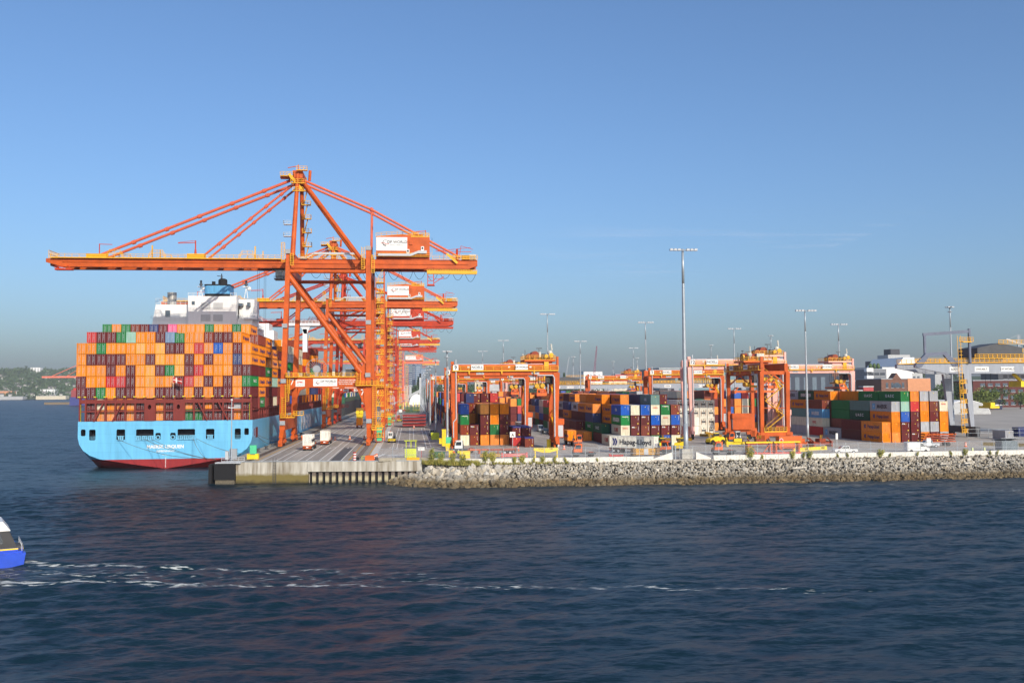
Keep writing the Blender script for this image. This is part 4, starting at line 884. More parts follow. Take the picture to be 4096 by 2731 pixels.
        # bogies under each corner
        for x in (WS - 0.3, LS + 0.5):
            m = MB(); m.prism([(y - 1.4, 4.6), (y + 1.4, 4.6), (y + 3.4, 2.4), (y - 3.4, 2.4)][::-1], 'x', x - 0.6, x + 0.6)
            for q in (-2.6, 2.6): m.box(x - 0.5, x + 0.5, y + q - 2.0, y + q + 2.0, 0.75, 1.9); m.box(x - 0.4, x + 0.4, y + q - 0.7, y + q + 0.7, 1.8, 2.6); m.box(x - 0.75, x + 0.75, y + q - 0.6, y + q + 0.6, 1.0, 1.6)
            m.box(x - 0.55, x + 0.55, y + s * 4.6 - 0.7, y + s * 4.6 + 0.7, 0.15, 1.7); m.box(x - 0.25, x + 0.25, y + s * 5.3 - 0.4, y + s * 5.3 + 0.4, 0.8, 1.3)
            bo = m.build('bogie', ORANGE, root); m = MB()
            for q in (-3.8, -1.9, 1.9, 3.8): m.wheel((x, y + q, 0.45), 0.42, 0.3, 'x', 12)
            for q in (-2.6, 2.6): m.box(x - 0.52, x + 0.52, y + q - 0.15, y + q + 0.15, 1.9, 2.4)
            m.build('rail_wheels', DKOR, bo)
    for x, zz_ in ((WS - 0.3, 7.2), (LS + 0.5, 6.6)):
        m = MB(); m.box(x - 0.75, x + 0.75, -FY - 1.0, FY + 1.0, 4.5, zz_ + 1.2) if x < 0 else m.box(x - 0.7, x + 0.7, -FY - 1.0, FY + 1.0, 4.6, 7.0); m.build('sill_beam', ORANGE, root)
    for x, z in ((WS + 0.1, 18.2), (LS, 18.2), (WS + 1.1, 51.2), (LS + 0.3, 51.2), (WS + 1.1, 56.1), (LS + 0.3, 57.0)):
        m = MB(); m.box(x - 0.6, x + 0.6, -FY + 1, FY - 1, z - 0.9, z + 0.9); m.build('cross_beam', ORANGE, root)
    m = MB()
    for k in range(13): x = -80.5 + 6.0 * k; m.box(x - 0.3, x + 0.3, -2.7, 2.7, 53.0, 54.6) if x < WS - 2 else None
    for k in range(8): x = 1 + 6.1 * k; m.box(x - 0.3, x + 0.3, -2.7, 2.7, 53.0, 54.6)
    m.build('girder_ties', DKOR, root)
    m = MB(); m.box(WS + 1.6, WS + 4.2, -5.4, 5.4, 78.2, 80.2); m.box(WS + 1.0, WS + 2.4, -3.6, 3.6, 77.2, 80.8); m.tube((WS + 5.4, 2, 79), (WS + 5.6, 2, 82.0), 0.45, 8); m.beam((WS - 0.5, -3, 81.6), (WS + 2.6, -3, 82.2), 0.22, 0.2); m.beam((WS + 2.6, -3, 80), (WS + 2.6, -3, 82.6), 0.25); m.box(WS - 2.6, WS + 1.4, -4.4, -2.5, 78.4, 78.9); m.build('apex_head', ORANGE, root)
    m = MB()
    for (x0, x1, y0, z) in ((WS - 2.4, WS + 1.5, -5.2, 78.8), (WS + 0.8, WS + 4.9, -6.2, 76.6), (WS + 2.5, WS + 5.6, -6.4, 80.2), (WS + 1.5, WS + 4.5, -7.0, 74.2)): m.box(x0, x1, y0 - 0.5, y0 + 0.6, z - 0.1, z); m.rail([(x0, y0 - 0.5, z), (x1, y0 - 0.5, z), (x1, y0 + 0.5, z)], 1.1, 1.0, 0.1)
    m.beam((WS + 0.2, -6, 79.2), (WS + 4.2, -6, 74.6), 0.3, 0.8); m.build('apex_platform', YEL, root)
    # stair platforms up the rear mast leg
    m = MB()
    for k in range(6):
        z = 57 + 3.9 * k; y = 11.6 - 0.305 * (z - 57) * 1.0 - 1.0
        m.box(WS + 2.7, WS + 5.4, y - 0.8, y + 0.4, z - 0.1, z); m.rail([(WS + 2.7, y - 0.8, z), (WS + 5.4, y - 0.8, z), (WS + 5.4, y + 0.4, z)], 1.2, 0.9, 0.11)
        m.beam((WS + 3.2, y - 0.2, z), (WS + 4.3, y - 0.9, z + 3.8), 0.35, 0.12)
    m.build('mast_stairs', YEL, root)
    m = MB()
    for z in (61.0, 64.5): m.box(WS - 0.6, WS + 1.7, -11.5, -10.2, z - 0.1, z); m.rail([(WS + 1.4, -11.5, z), (WS - 0.6, -11.5, z), (WS - 0.6, -10.2, z)], 1.1, 0.9, 0.1)
    m.build('mast_platform', LGREY, root)
    # ladders and landings on the legs
    y = -FY - 1.15
    def cage(x, z0, z1, w2=0.5):
        m = MB()
        for q in (-w2, w2): m.beam((x + q, y - 0.25, z0), (x + q, y - 0.25, z1), 0.11)
        z = z0
        while z < z1: m.beam((x - w2, y - 0.25, z), (x + w2, y - 0.25, z), 0.1); m.beam((x - w2, y - 0.8, z), (x + w2, y - 0.8, z), 0.07); z += 0.55
        for q in (-w2, w2): m.beam((x + q, y - 0.8, z0 + 1), (x + q, y - 0.8, z1), 0.08)
        m.build('leg_ladder', YEL, root)
    cage(WS + 1.1, 12.8, 17.6); cage(WS + 0.2, 8.2, 14.0); cage(WS + 1.5, 15, 20.2, 0.35)
    for (x0, x1, z) in ((WS - 0.6, WS + 3.4, 8.2), (WS + 3.0, WS + 5.8, 8.8), (WS + 0.8, WS + 4.2, 19.75), (LS - 3.2, LS + 3.0, 17.2)): m = MB(); m.box(x0, x1, y - 1.3, y - 0.1, z - 0.12, z); m.rail([(x0, y - 0.1, z), (x0, y - 1.3, z), (x1, y - 1.3, z), (x1, y - 0.1, z)], 1.15, 1.1, 0.11); m.build('leg_platform', YEL, root)
    cage(LS + 2.2, 4.5, 17.0, 0.55); cage(LS - 2.4, 17.2, 21.0, 0.5); m = MB(); m.box(LS + 1.4, LS + 4.4, y - 1.3, y, 4.3, 4.5); m.rail([(LS + 1.4, y - 1.3, 4.5), (LS + 4.4, y - 1.3, 4.5), (LS + 4.4, y, 4.5)], 1.2, 0.9, 0.12); m.build('leg_platform', YEL, root)
    cage(WS - 0.2, 53, 58.5, 0.5); cage(LS - 1.2, 51, 57.5, 0.45); cage(LS + 1.7, 50, 55, 0.45); cage(WS + 2.3, 52, 55.5, 0.45)
    # stair tower beside the landside legs
    m = MB(); x0, x1, y0, y1 = LS + 2.1, LS + 4.7, -4.8, -1.4
    for x in (x0, x1):
        for y in (y0, y1): m.beam((x, y, 0.6), (x, y, 50), 0.2)
    m.build('stair_frame', ORANGE, root); m = MB()
    for k in range(16):
        z = 1.8 + 3.1 * k; m.box(x0, x1, y0, y1, z - 0.14, z); m.rail([(x0, y0, z), (x1, y0, z), (x1, y1, z)], 1.15, 0.75, 0.12)
        [m.beam((x0 + 0.4, y0 + 0.6, z + h_), (x1 - 0.4, y0 + 0.6, z + 3.0 + h_), 0.3, 0.12) if k % 2 else m.beam((x1 - 0.4, y1 - 0.6, z + h_), (x0 + 0.4, y1 - 0.6, z + 3.0 + h_), 0.3, 0.12) for h_ in (0, 1.0)]
    m.build('stair_flights', YEL, root)
    # machinery house
    m = MB(); m.prism([(14.0, 56.4), (30.2, 56.4), (30.2, 62.0), (22, 62.9), (14.0, 62.2)], 'y', -5.2, 5.2); m.box(14, 30.2, -3.6, 3.6, 55.3, 56.4); ho = m.build('machinery_house', RED_OR if False else ORANGE, root)
    m = MB(); m.box(14.1, 23.4, -5.34, -5.2, 57.9, 62.0); si = m.build('sign_board', WHITE, ho)
    lettering('DP WORLD', LETG, si, (20.4, -5.36, 60.5), '-y', 1.15, 0.03, 1.0); lettering('PORTS & TERMINALS', LETG, si, (20.2, -5.36, 59.55), '-y', 0.45, 0.0, 1.0)
    m = MB(); c = Vector((16.9, -5.37, 60.3))
    for k in range(11): 
        a = R(60 + 20 * k); b2 = R(60 + 20 * (k + 1)); m.tube(c + Vector((0.85 * math.cos(a), 0, 0.85 * math.sin(a))), c + Vector((0.85 * math.cos(b2), 0, 0.85 * math.sin(b2))), 0.05 + 0.012 * k, 5, mi=0)
    for k in range(6): m.beam(c + Vector((-1.5 + 0.42 * k, 0, -0.25 + 0.25 * math.sin(k))), c + Vector((-1.08 + 0.42 * k, 0, -0.25 + 0.25 * math.sin(k + 1))), 0.03, 0.16, 1)
    m.build('logo_swirl', [LETG, LETR], si)
    m = MB(); m.box(24.0, 25.0, -5.5, -5.2, 59.7, 61.1); m.build('vent_box', ORANGE, ho)
    for (x, z) in ((23.6, 57.6), (28.0, 58.5)): m = MB(); m.box(x - 0.45, x + 0.45, -5.45, -5.2, z - 0.6, z + 0.75); o = m.build('house_door', WHITE, ho); m = MB(); m.box(x - 0.25, x + 0.25, -5.48, -5.44, z - 0.1, z + 0.5); m.build('door_pane', DARK, o)
    m = MB(); m.beam((14.6, -5.6, 56.6), (24.6, -5.6, 56.6), 0.5, 0.7); m.beam((24.4, -5.6, 56.6), (27, -5.6, 57.6), 0.5, 0.7); m.beam((26.8, -5.6, 57.5), (29.3, -5.6, 57.5), 0.5, 0.9); m.build('duct', LGREY, ho); m = MB()
    m.beam((WS + 3.5, -4.6, 55.6), (WS + 5.5, -4.6, 55.6), 0.4, 0.6); m.beam((WS + 5.3, -4.6, 55.6), (WS + 7.6, -4.6, 57.0), 0.4, 0.5); m.beam((WS + 7.4, -4.6, 57.0), (8, -4.6, 57.0), 0.4, 0.55); m.build('duct', LGREY, ho)
    m = MB(); m.rail([(14.0, -5.1, 62.2), (22, -5.1, 62.9), (30.1, -5.1, 62.0)], 1.1, 1.6, 0.1); m.box(24.5, 30, -5.3, 0, 62.1, 62.3); m.rail([(24.6, -5.3, 62.4), (30, -5.3, 62.4), (30, 0, 62.4)], 1.0, 1.0, 0.1); m.rail([(30.9, -5.2, 57), (30.9, -5.2, 61.0)], 0.9, 0.6, 0.1); m.rail([(13.6, -5.6, 56.1), (30.6, -5.6, 56.1)], 1.1, 1.6, 0.08); m.build('roof_rail', YEL, ho)
    m = MB(); m.tube((29.0, -3, 62.3), (29.0, -3, 64.6), 0.15, 6); m.beam((29.0, -3, 64.4), (25.2, -3, 63.9), 0.18); m.beam((29.0, -3, 64.4), (25.2, -3, 64.2), 0.1); m.box(25.2, 28.2, -4, -1, 62.3, 63.3); m.build('roof_jib', ORANGE, ho)
    # rear platform, hanging cage and the yellow service gantry under the back end
    m = MB(); m.box(29.4, 44.6, -4.6, -3.4, 51.0, 51.3); m.rail([(29.4, -4.6, 51.3), (44.6, -4.6, 51.3)], 1.0, 0.8, 0.13); m.box(29.4, 44.6, -4.65, -4.55, 51.3, 52.0); m.build('service_gantry', YEL, root)
    m = MB()
    for x in (29.6, 31.4): m.beam((x, -4.4, 47.6), (x, -4.4, 53), 0.2); m.beam((x, -3, 47.6), (x, -3, 53), 0.2)
    for k in range(5): m.beam((29.6, -4.4, 47.8 + 1.1 * k), (31.4, -4.4, 47.8 + 1.1 * k), 0.14)
    m.box(29.4, 31.7, -4.7, -2.8, 47.4, 47.7); m.beam((31.5, -4.4, 48.2), (34.5, -4.4, 50.2), 0.2); m.beam((31.5, -4.4, 49.5), (34.5, -4.4, 49.5), 0.12)
    for k in range(8): x = 31.5 + 1.8 * k; m.beam((x, -4.4, 51.2), (x, -4.2, 52.8), 0.12)
    m.build('hanging_cage', RED_OR, root)
    m = MB(); m.box(41.8, 44.7, -3.2, 3.2, 55.4, 55.9); m.box(42.2, 44.4, -4.3, -2.8, 55.5, 57.1); m.build('end_housing', LGREY, root)
    m = MB(); m.box(40.0, 42.4, -4.6, -2.2, 55.5, 56.8); m.rail([(37, -4.9, 55.5), (44.8, -4.9, 55.5)], 1.2, 0.9, 0.12); m.beam((35.4, -4.8, 57.2), (38.6, -4.8, 54.3), 0.25, 0.7); m.build('end_platform', YEL, root)
    m = MB(); m.tube((38.6, -3.3, 55.3), (38.6, -3.3, 58.9), 0.5, 8, 0.3); m.beam((32, -3.5, 58.1), (42.8, -3.5, 59.3), 0.14); m.beam((32, -3.5, 58.1), (43, -3.5, 58.0), 0.14); m.beam((39.2, -3.5, 56), (39.8, -3.5, 59.8), 0.16); m.beam((39.8, -3.5, 59.8), (43.5, -3.5, 58.7), 0.12); m.beam((34.5, -3.5, 55.4), (34.5, -3.5, 58.6), 0.12); m.build('rear_davit', RED_OR, root)
    m = MB()
    for k in range(13):
        xa = WS + 6 + 3.9 * k; d = 2.6 + 0.9 * ((k * 37) % 5) / 4
        pts = [Vector((xa + 3.9 * j / 8, -2.3, 52.4 - d * (1 - ((j - 4) / 4.0) ** 2))) for j in range(9)]; m.path(pts, 0.055, 4)
    m.build('festoon_cable', BLACK, root)
    m = MB(); m.box(WS - 5.0, WS - 1.6, -2.0, 2.0, 52.3, 53.2); m.box(WS - 8, WS - 1.0, -2.6, 2.6, 53.1, 53.8); m.build('trolley', DGREY, root)
    m = MB(); m.box(WS - 4.2, WS - 1.2, -1.6, 1.6, 49.7, 52.4); cb = m.build('operator_cab', LGREY, root); m = MB(); m.box(WS - 4.25, WS - 2.2, -1.64, 1.64, 50.2, 51.7); m.build('cab_window', GLASS, cb)
    m = MB(); m.box(WS - 4.6, WS - 0.8, -1.9, 1.9, 49.4, 49.62); m.rail([(WS - 4.6, -1.9, 49.6), (WS - 0.8, -1.9, 49.6)], 0.9, 0.9, 0.07); m.build('cab_deck', DGREY, cb)
    # small davits and lamp posts on the boom
    m = MB(); m.beam((-66.6, -4, 55.2), (-66.6, -4, 59.4), 0.22); m.beam((-66.6, -4, 59.3), (-63, -4, 59.2), 0.2, 0.16); m.beam((-39.2, -4, 55.2), (-39.2, -4, 60.6), 0.3); m.beam((-39.4, -4, 60.0), (-44.2, -4, 59.8), 0.24, 0.2); m.beam((-39.2, -4, 60.6), (-44.2, -4, 60.0), 0.12); m.tube((-39.2, -4, 55.2), (-39.2, -4, 58), 0.5, 8, 0.25); m.build('boom_davit', RED_OR, root)
    m = MB()
    for x in (-51.5, -21.8): m.beam((x, -4.4, 55.2), (x, -4.4, 59.0), 0.34); m.beam((x + 2.3, -4.4, 55.2), (x + 2.3, -4.4, 57.6), 0.26)
    m.box(-70, -64.5, -4.8, -2.4, 55.2, 56.4); m.box(-41.5, -36.5, -4.8, -2.4, 55.2, 56.6); m.box(-81.8, -80.6, -3.8, 3.8, 54.8, 57.6) if False else None
    for x in (-80.8, ): m.rail([(x, -4.0, 55.0), (x, 4.0, 55.0)], 2.4, 1.0, 0.12)
    m.build('boom_fittings', YEL, root)
    m = MB(); m.box(-79, -74.2, -4.3, -2.6, 51.6, 52.0); m.beam((-79, -4, 51.8), (-77.5, -4, 52.8), 0.2); m.beam((-74.5, -4, 51.9), (-75.5, -4, 53), 0.2); m.rail([(-79, -4.2, 52), (-76.5, -4.2, 52)], 0.7, 0.8, 0.08); m.build('tip_cradle', RED_OR, root)
    for (x, z) in ((WS, 18.6), (LS + 0.2, 20.2), (WS - 0.2, 6.6), (LS + 0.5, 6.9), (LS + 0.35, 35.5), (LS + 0.3, 57.2), (WS + 1.1, 56.0), (WS + 0.3, 34.5)):
        m = MB(); m.box(x - 0.75, x + 0.75, -FY - 1.5, -FY - 1.0, z - 0.6, z + 0.6); m.build('floodlight_box', GREY, root)
    m = MB(); c = Vector((-3.0, -FY + 2.6, 22.0))
    for k in range(24):
        a, b2 = 2 * math.pi * k / 24, 2 * math.pi * (k + 1) / 24
        for rr in (3.1, 1.1): m.tube(c + Vector((rr * math.cos(a), 0, rr * math.sin(a))), c + Vector((rr * math.cos(b2), 0, rr * math.sin(b2))), 0.07, 4)
        m.beam(c, c + Vector((3.1 * math.cos(a), 0, 3.1 * math.sin(a))), 0.07)
    m.tube(c - Vector((0, 0.5, 0)), c + Vector((0, 0.5, 0)), 1.1, 14); m.box(-3.5, -2.5, -FY + 2.2, -FY + 3.2, 19.5, 21.5); m.build('cable_reel', GREY, root)
    m = MB(); m.box(5.4, 8.8, -FY + 1.4, -FY + 3.8, 19.6, 22.0); m.build('switch_cabin', DGREY, root)
    m = MB(); m.box(LS + 2.4, LS + 3.9, -4.3, -2.8, 0.5, 4.6); ca = m.build('green_cabinet', TEAL, root); m = MB(); m.box(LS + 2.8, LS + 3.5, -4.33, -4.29, 2.6, 2.8); m.box(LS + 3.05, LS + 3.25, -4.33, -4.29, 2.35, 3.05); m.build('cross_mark', DARK, ca)
    m = MB()
    for x in (LS + 2.2, LS + 4.1):
        for y in (-4.5, -2.6): m.beam((x, y, 0.5), (x, y, 7), 0.14)
    m.box(LS + 2.2, LS + 4.1, -4.5, -2.6, 0.3, 0.5); m.build('cabinet_frame', REDP, root)
    # numbers and signs on the portal beam
    yb = -FY - 0.72
    lettering(num, LETW, root, (WS + 2.4, yb, 18.2), '-y', 2.4, 0.03, 0.9, 'number'); lettering(num, LETW, root, (LS - 1.35, -FY - 0.95, 15.1), '-y', 2.4, 0.03, 0.9, 'number')
    m = MB(); m.box(WS + 3.4, WS + 6.0, yb - 0.03, yb, 17.0, 18.9); s = m.build('maker_plate', WHITE, root); lettering('ZPMC', LETR, s, (WS + 4.7, yb - 0.05, 18.2), '-y', 0.75, 0.02); lettering('上海振华重工' if False else 'SHANGHAI', LETG, s, (WS + 4.7, yb - 0.05, 17.4), '-y', 0.42, 0.0)
    m = MB(); m.box(-3.6, 3.2, yb - 0.03, yb, 17.05, 19.2); s = m.build('sign_board', WHITE, root); lettering('DP WORLD', LETG, s, (0.7, yb - 0.05, 18.4), '-y', 0.85, 0.02); lettering('PORTS & TERMINALS', LETG, s, (0.6, yb - 0.05, 17.75), '-y', 0.34)
    m = MB(); c = Vector((-2.1, yb - 0.05, 18.15))
    for k in range(11): 
        a = R(60 + 20 * k); b2 = R(60 + 20 * (k + 1)); m.tube(c + Vector((0.55 * math.cos(a), 0, 0.55 * math.sin(a))), c + Vector((0.55 * math.cos(b2), 0, 0.55 * math.sin(b2))), 0.035 + 0.008 * k, 5)
    m.beam(c + Vector((-0.9, 0, -0.1)), c + Vector((0.5, 0, -0.1)), 0.02, 0.12, 1); m.build('logo_swirl', [LETG, LETR], s)
    for k, t in enumerate(('SWL Under Spreader Single Lift 50LT', 'SWL Under Spreader Twin Lift 65LT', 'SWL Under Cargo Beam 80LT')): lettering(t, LETW, root, (6.2 - 0.25 * k, yb - 0.02, 18.75 - 0.55 * k), '-y', 0.42, 0.01, 0.75, 'load_notice')
    for o in root.children_recursive:
        if o.name.split('.')[0] in ('mast_leg', 'mast_strut', 'forestay', 'inner_forestay', 'backstay', 'apex_head', 'apex_platform', 'mast_stairs'):
            for v in o.data.vertices: v.co.z += 1.5 * max(0.0, (v.co.z - 58) / 22.0)
    return root
QC1 = quay_crane('nearest and largest orange quay crane, numbered 7, with its boom over the ship', (-24.4, 286, DECK))
# hoist ropes and spreader of the first crane
sp = thing('crane_spreader', 'yellow crane spreader hanging between container stacks on the ship', 'spreader', (-45.4, 289, 26))
m = MB(); m.box(-1.2, 1.2, -6, 6, 0, 0.6); m.box(-1.4, 1.4, -2, 2, 0.6, 1.6); m.build('frame', YELP, sp)
m = MB()
for x in (-1, 1):
    for y in (-1.6, 1.6): m.tube((x, y, 1.6), (x, y, 31), 0.04, 4)
m.build('hoist_rope', DGREY, sp)
QC2 = dup(QC1, (-24.2, 411, DECK), label='second orange quay crane, just behind the nearest one', scale=(1, 1, 0.985))
QC3 = dup(QC1, (-23.6, 464, DECK), label='third quay crane, lower and redder with dark red lower legs', swap={ORANGE: RED_OR, STAYC: RED_OR, YEL: RED_OR}, scale=(1, 1, 0.90))
QC4 = dup(QC1, (-23, 700, DECK), label='fourth quay crane down the berth, its sign small in the distance', swap={ORANGE: RED_OR, STAYC: RED_OR}, scale=(1, 1, 0.96))
QC5 = dup(QC1, (-23, 790, DECK), label='fifth quay crane, its back girder just below the fourth one', swap={ORANGE: RED_OR, STAYC: RED_OR, YEL: RED_OR}, scale=(1, 1, 0.93))
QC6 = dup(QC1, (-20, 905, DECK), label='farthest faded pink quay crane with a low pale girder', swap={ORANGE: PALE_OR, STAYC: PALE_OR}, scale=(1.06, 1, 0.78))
for q in (QC2, QC3, QC4, QC5, QC6):
    for ch in list(q.children_recursive):
        if ch.name.startswith('number'):
            i = (QC2, QC3, QC4, QC5, QC6).index(q); ch.data = text_mesh('65432'[i], 2.4, bold=0.03, sx=0.9)
            if not ch.data.materials: ch.data.materials.append(LETW)
        if ch.name.startswith('number') or ch.name.startswith('load_notice'): pass

# ------------------------------------------------------------------ rubber-tyred yard gantries
def yard_gantry(label, loc, col, rail_c, num=None, sx=1.0, tx=9.6, spz=13.5, sign=('NOELL', 'DP WORLD'), rz=0.0):
    root = thing('yard_gantry', label, 'gantry crane', loc, rz, 'rubber tyred gantry cranes in the yard')
    HX, HYY = 13.3, 3.7
    for s in (-1, 1):
        for q in (-1, 1):
            m = MB(); x = s * HX; y = q * HYY
            if s > 0: m.beam((x - 0.25, y, 3.3), (x + 0.1, y, 20), 1.15, 1.0, w2=1.7, h2=1.1)
            else: m.beam((x + 0.25, y, 3.3), (x - 0.1, y, 20), 1.0, 0.9, w2=1.6, h2=1.0)
            m.build('leg', col, root)
            m = MB()
            for d in (-0.95, 0.95): m.wheel((x, y + d, 0.78), 0.78, 0.55, 'x', 14)
            wh = m.build('wheels', BLACK, root); m = MB(); m.box(x - 0.45, x + 0.45, y - 1.9, y + 1.9, 1.5, 2.3); m.box(x - 0.7, x + 0.7, y - 0.5, y + 0.5, 1.0, 2.6); m.box(x - 0.8, x - 0.4, y - 1.2, y + 1.2, 0.6, 1.3); m.box(x + 0.35, x + 0.7, y - 0.7, y + 0.9, 0.9, 3.4); m.build('bogie_frame', col, wh)
        m = MB(); x = s * HX; m.box(x - 0.5, x + 0.5, -HYY - 1.2, HYY + 1.2, 2.3, 3.4); m.box(x - 0.4, x + 0.4, -HYY, HYY, 19.2, 20.2); m.build('sill_beam', col, root)
        m = MB(); m.beam((x, -HYY, 16), (x, 0, 19.2), 0.35); m.beam((x, HYY, 16), (x, 0, 19.2), 0.35); m.build('knee_brace', col, root); m = MB(); m.beam((x, -HYY, 10), (x, HYY, 10), 0.2); m.build('tie_bar', col, root)
        yy = s * 3.4
        m = MB(); m.box(-HX - 0.6, HX + 0.6, yy - 0.5, yy + 0.5, 19.4, 22.2); g = m.build('main_girder', col, root)
        m = MB(); m.box(-HX - 0.6, HX + 0.6, min(yy + s * 0.5, yy + s * 1.2), max(yy + s * 0.5, yy + s * 1.2), 20.45, 20.6); m.rail([(-HX - 0.5, yy + s * 1.2, 20.6), (HX + 0.6, yy + s * 1.2, 20.6)], 1.1, 2.2, 0.1); m.box(-HX - 0.5, HX + 0.5, yy + s * 1.18 - 0.04, yy + s * 1.18 + 0.04, 20.42, 20.7); 
        for x in (-9.5, -1, 7.5): m.beam((x, yy + s * 1.0, 19.7), (x, yy + s * 1.0, 20.5), 0.3)
        m.build('walkway', rail_c, g)
        m = MB(); m.box(-HX, HX, yy - 0.1, yy + 0.1, 22.2, 22.36); m.build('trolley_rail', LGREY, g)
        if s < 0:
            y0 = yy - 1.28
            for (x, t) in ((-7.4, sign[0]), (4.2, sign[1])):
                m = MB(); m.box(x - 1.6, x + 1.6, y0 - 0.04, y0, 20.8, 22.1); p = m.build('sign_board', WHITE, g); lettering(t, LETG, p, (x, y0 - 0.06, 21.45), '-y', 0.95 if len(t) < 6 else 0.62, 0.02)
            for x in (-9.6, 1.0, 6.6, 10.5): m = MB(); m.box(x - 0.28, x + 0.28, yy - 0.53, yy - 0.5, 21.2, 21.8); m.build('white_plate', WHITE, g)
            for x in (-6.6, 7.9): m = MB(); m.box(x - 1.0, x + 1.0, yy - 0.53, yy - 0.5, 19.6, 20.15); p = m.build('load_plate', LGREY, g); lettering('SWL 40LT' if x < 0 else '5009', LETG, p, (x, yy - 0.55, 19.88), '-y', 0.42)
    m = MB(); m.path([(HX - 5, -HYY - 0.75, 19.3), (HX - 0.9, -HYY - 0.75, 19.3), (HX - 0.5, -HYY - 0.75, 18.6), (HX - 0.5, -HYY - 0.7, 3.2)], 0.17, 7); m.build('conduit', LGREY, root); m = MB(); m.path([(-HX + 0.4, -HYY - 0.75, 23.5), (-HX + 0.4, -HYY - 0.75, 8.2), (-HX - 0.3, -HYY - 0.75, 7.4), (-HX - 0.3, -HYY - 0.75, 3)], 0.14, 7); m.build('conduit', LGREY, root)
    m = MB(); m.box(HX + 0.4, HX + 2.0, -3.0, 3.0, 3.0, 6.4); m.box(HX + 0.3, HX + 2.2, -3.2, 3.2, 6.4, 7.9) ; eb = m.build('engine_house', col, root); m = MB(); m.box(HX + 0.6, HX + 1.9, -3.06, -2.98, 3.2, 6.2); m.build('engine_louvre', LGREY, eb)
    # zigzag stair between the right legs
    m = MB()
    for k in range(4): a = (HX, -2.6, 4 + 4 * k); b2 = (HX, 2.6, 8 + 4 * k); m.beam(a if k % 2 == 0 else (HX, 2.6, 4 + 4 * k), b2 if k % 2 == 0 else (HX, -2.6, 8 + 4 * k), 0.7, 0.15); m.beam((HX - .4, -2.6 if k % 2 == 0 else 2.6, 5 + 4 * k), (HX - .4, 2.6 if k % 2 == 0 else -2.6, 9 + 4 * k), 0.08)
    m.build('access_stair', rail_c, root)
    # trolley with machinery
    t = MB(); t.box(tx - 4.2, tx + 4.0, -4.2, 4.2, 22.9, 23.4); t.box(tx - 2.5, tx + 3.2, -3.4, 3.4, 22.3, 22.9); t.box(tx + 0.2, tx + 1.2, -2, 2, 23.4, 24.2); t.box(tx + 1.8, tx + 3.6, -2.5, 0, 23.4, 24.0); tr = t.build('trolley', col, root)
    for (dx, y0_, y1_, zc, r_) in ((-1.2, -3, 1.5, 24.6, 1.1), (-2.7, -2.6, 1, 24.2, 0.85)):
        t = MB(); t.tube((tx + dx, y0_, zc), (tx + dx, y1_, zc), r_, 14); t.tube((tx + dx, y0_ - 0.15, zc), (tx + dx, y0_, zc), r_ * 0.5, 10); t.box(tx + dx - 0.3, tx + dx + 0.3, y0_ + 0.4, y0_ + 0.9, 23.4, zc); t.build('hoist_drum', DKOR, tr)
    t = MB(); t.box(tx + 0.6, tx + 1.6, -3.2, -1.6, 23.4, 25.0); t.box(tx + 2.2, tx + 3.2, 0.4, 2.2, 23.4, 24.6); t.build('motor_box', DGREY, tr)
    t = MB(); t.rail([(tx - 4.2, 4.2, 23.4), (tx - 4.2, -4.2, 23.4), (tx + 4.0, -4.2, 23.4), (tx + 4.0, 4.2, 23.4)], 1.1, 1.3, 0.1); t.wheel((tx + 1.6, -3.9, 24.3), 0.5, 0.4, 'y', 12); t.wheel((tx + 2.9, -3.9, 24.6), 0.6, 0.4, 'y', 12); t.box(tx + 1.0, tx + 2.2, -4.1, -3.7, 20.8, 23.4); t.build('trolley_rail_guard', rail_c, tr)
    t = MB(); t.box(tx - 0.9, tx + 0.9, 1.0, 3.2, 23.4, 25.6); t.tube((tx + 3.3, -2, 23.4), (tx + 3.3, -2, 26.6), 0.12, 6); t.ball((tx + 2.9, -2, 25.2), 0.7, 10, 6); t.tube((tx + 3.4, -2, 26), (tx + 3.2, -2, 27.6), 0.2, 6); t.build('trolley_cabinet', OFFW, tr)
    t = MB(); t.beam((tx - 3.9, -3, 23.4), (tx - 3.9, -3, 26), 0.12); t.beam((tx - 0.2, -3, 23.4), (tx - 0.2, -3, 26.4), 0.12); t.box(tx - 0.9, tx + 0.6, -3.1, -2.9, 26.3, 26.5); t.build('trolley_lamps', DGREY, tr)
    c_ = MB(); c_.box(tx + 2.0, tx + 3.9, -1.2, 1.2, 17.0, 19.3); cb = c_.build('operator_cab', DGREY, root); c_ = MB(); c_.box(tx + 1.96, tx + 3.0, -1.24, 1.24, 17.4, 18.8); c_.build('cab_window', GLASS, cb)
    z = spz
    s = MB(); s.box(tx - 1.2, tx + 1.2, -6.0, 6.0, z, z + 0.55); s.box(tx - 1.3, tx + 1.3, -6.1, -5.6, z - 0.25, z + 0.5); s.beam((tx - 1.1, -5.8, z + 0.5), (tx - 0.9, -5.0, z + 1.5), 0.25); s.beam((tx + 1.1, -5.8, z + 0.5), (tx + 0.9, -5.0, z + 1.5), 0.25); s.box(tx - 1.0, tx + 1.0, -5.2, -4.8, z + 1.3, z + 1.6); spd = s.build('spreader', OCONE, root)
    s = MB(); s.box(tx - 1.2, tx + 1.2, -2.2, 2.2, z + 1.6, z + 2.1); s.wheel((tx - 0.75, -2.0, z + 2.4), 0.6, 1.5, 'y', 12); s.wheel((tx + 0.75, -2.0, z + 2.4), 0.6, 1.5, 'y', 12); s.build('head_block', mat('gear_yellow', (206, 160, 24), 0.55, dirt=0.4, dscale=2), spd)
    s = MB()
    for x in (-1.1, -0.4, 0.4, 1.1):
        for y in (-2.3, 2.3): s.tube((tx + x, y, z + 2.4), (tx + x * 0.9, y, 22.5), 0.05, 4)
    s.build('hoist_rope', BLACK, spd)
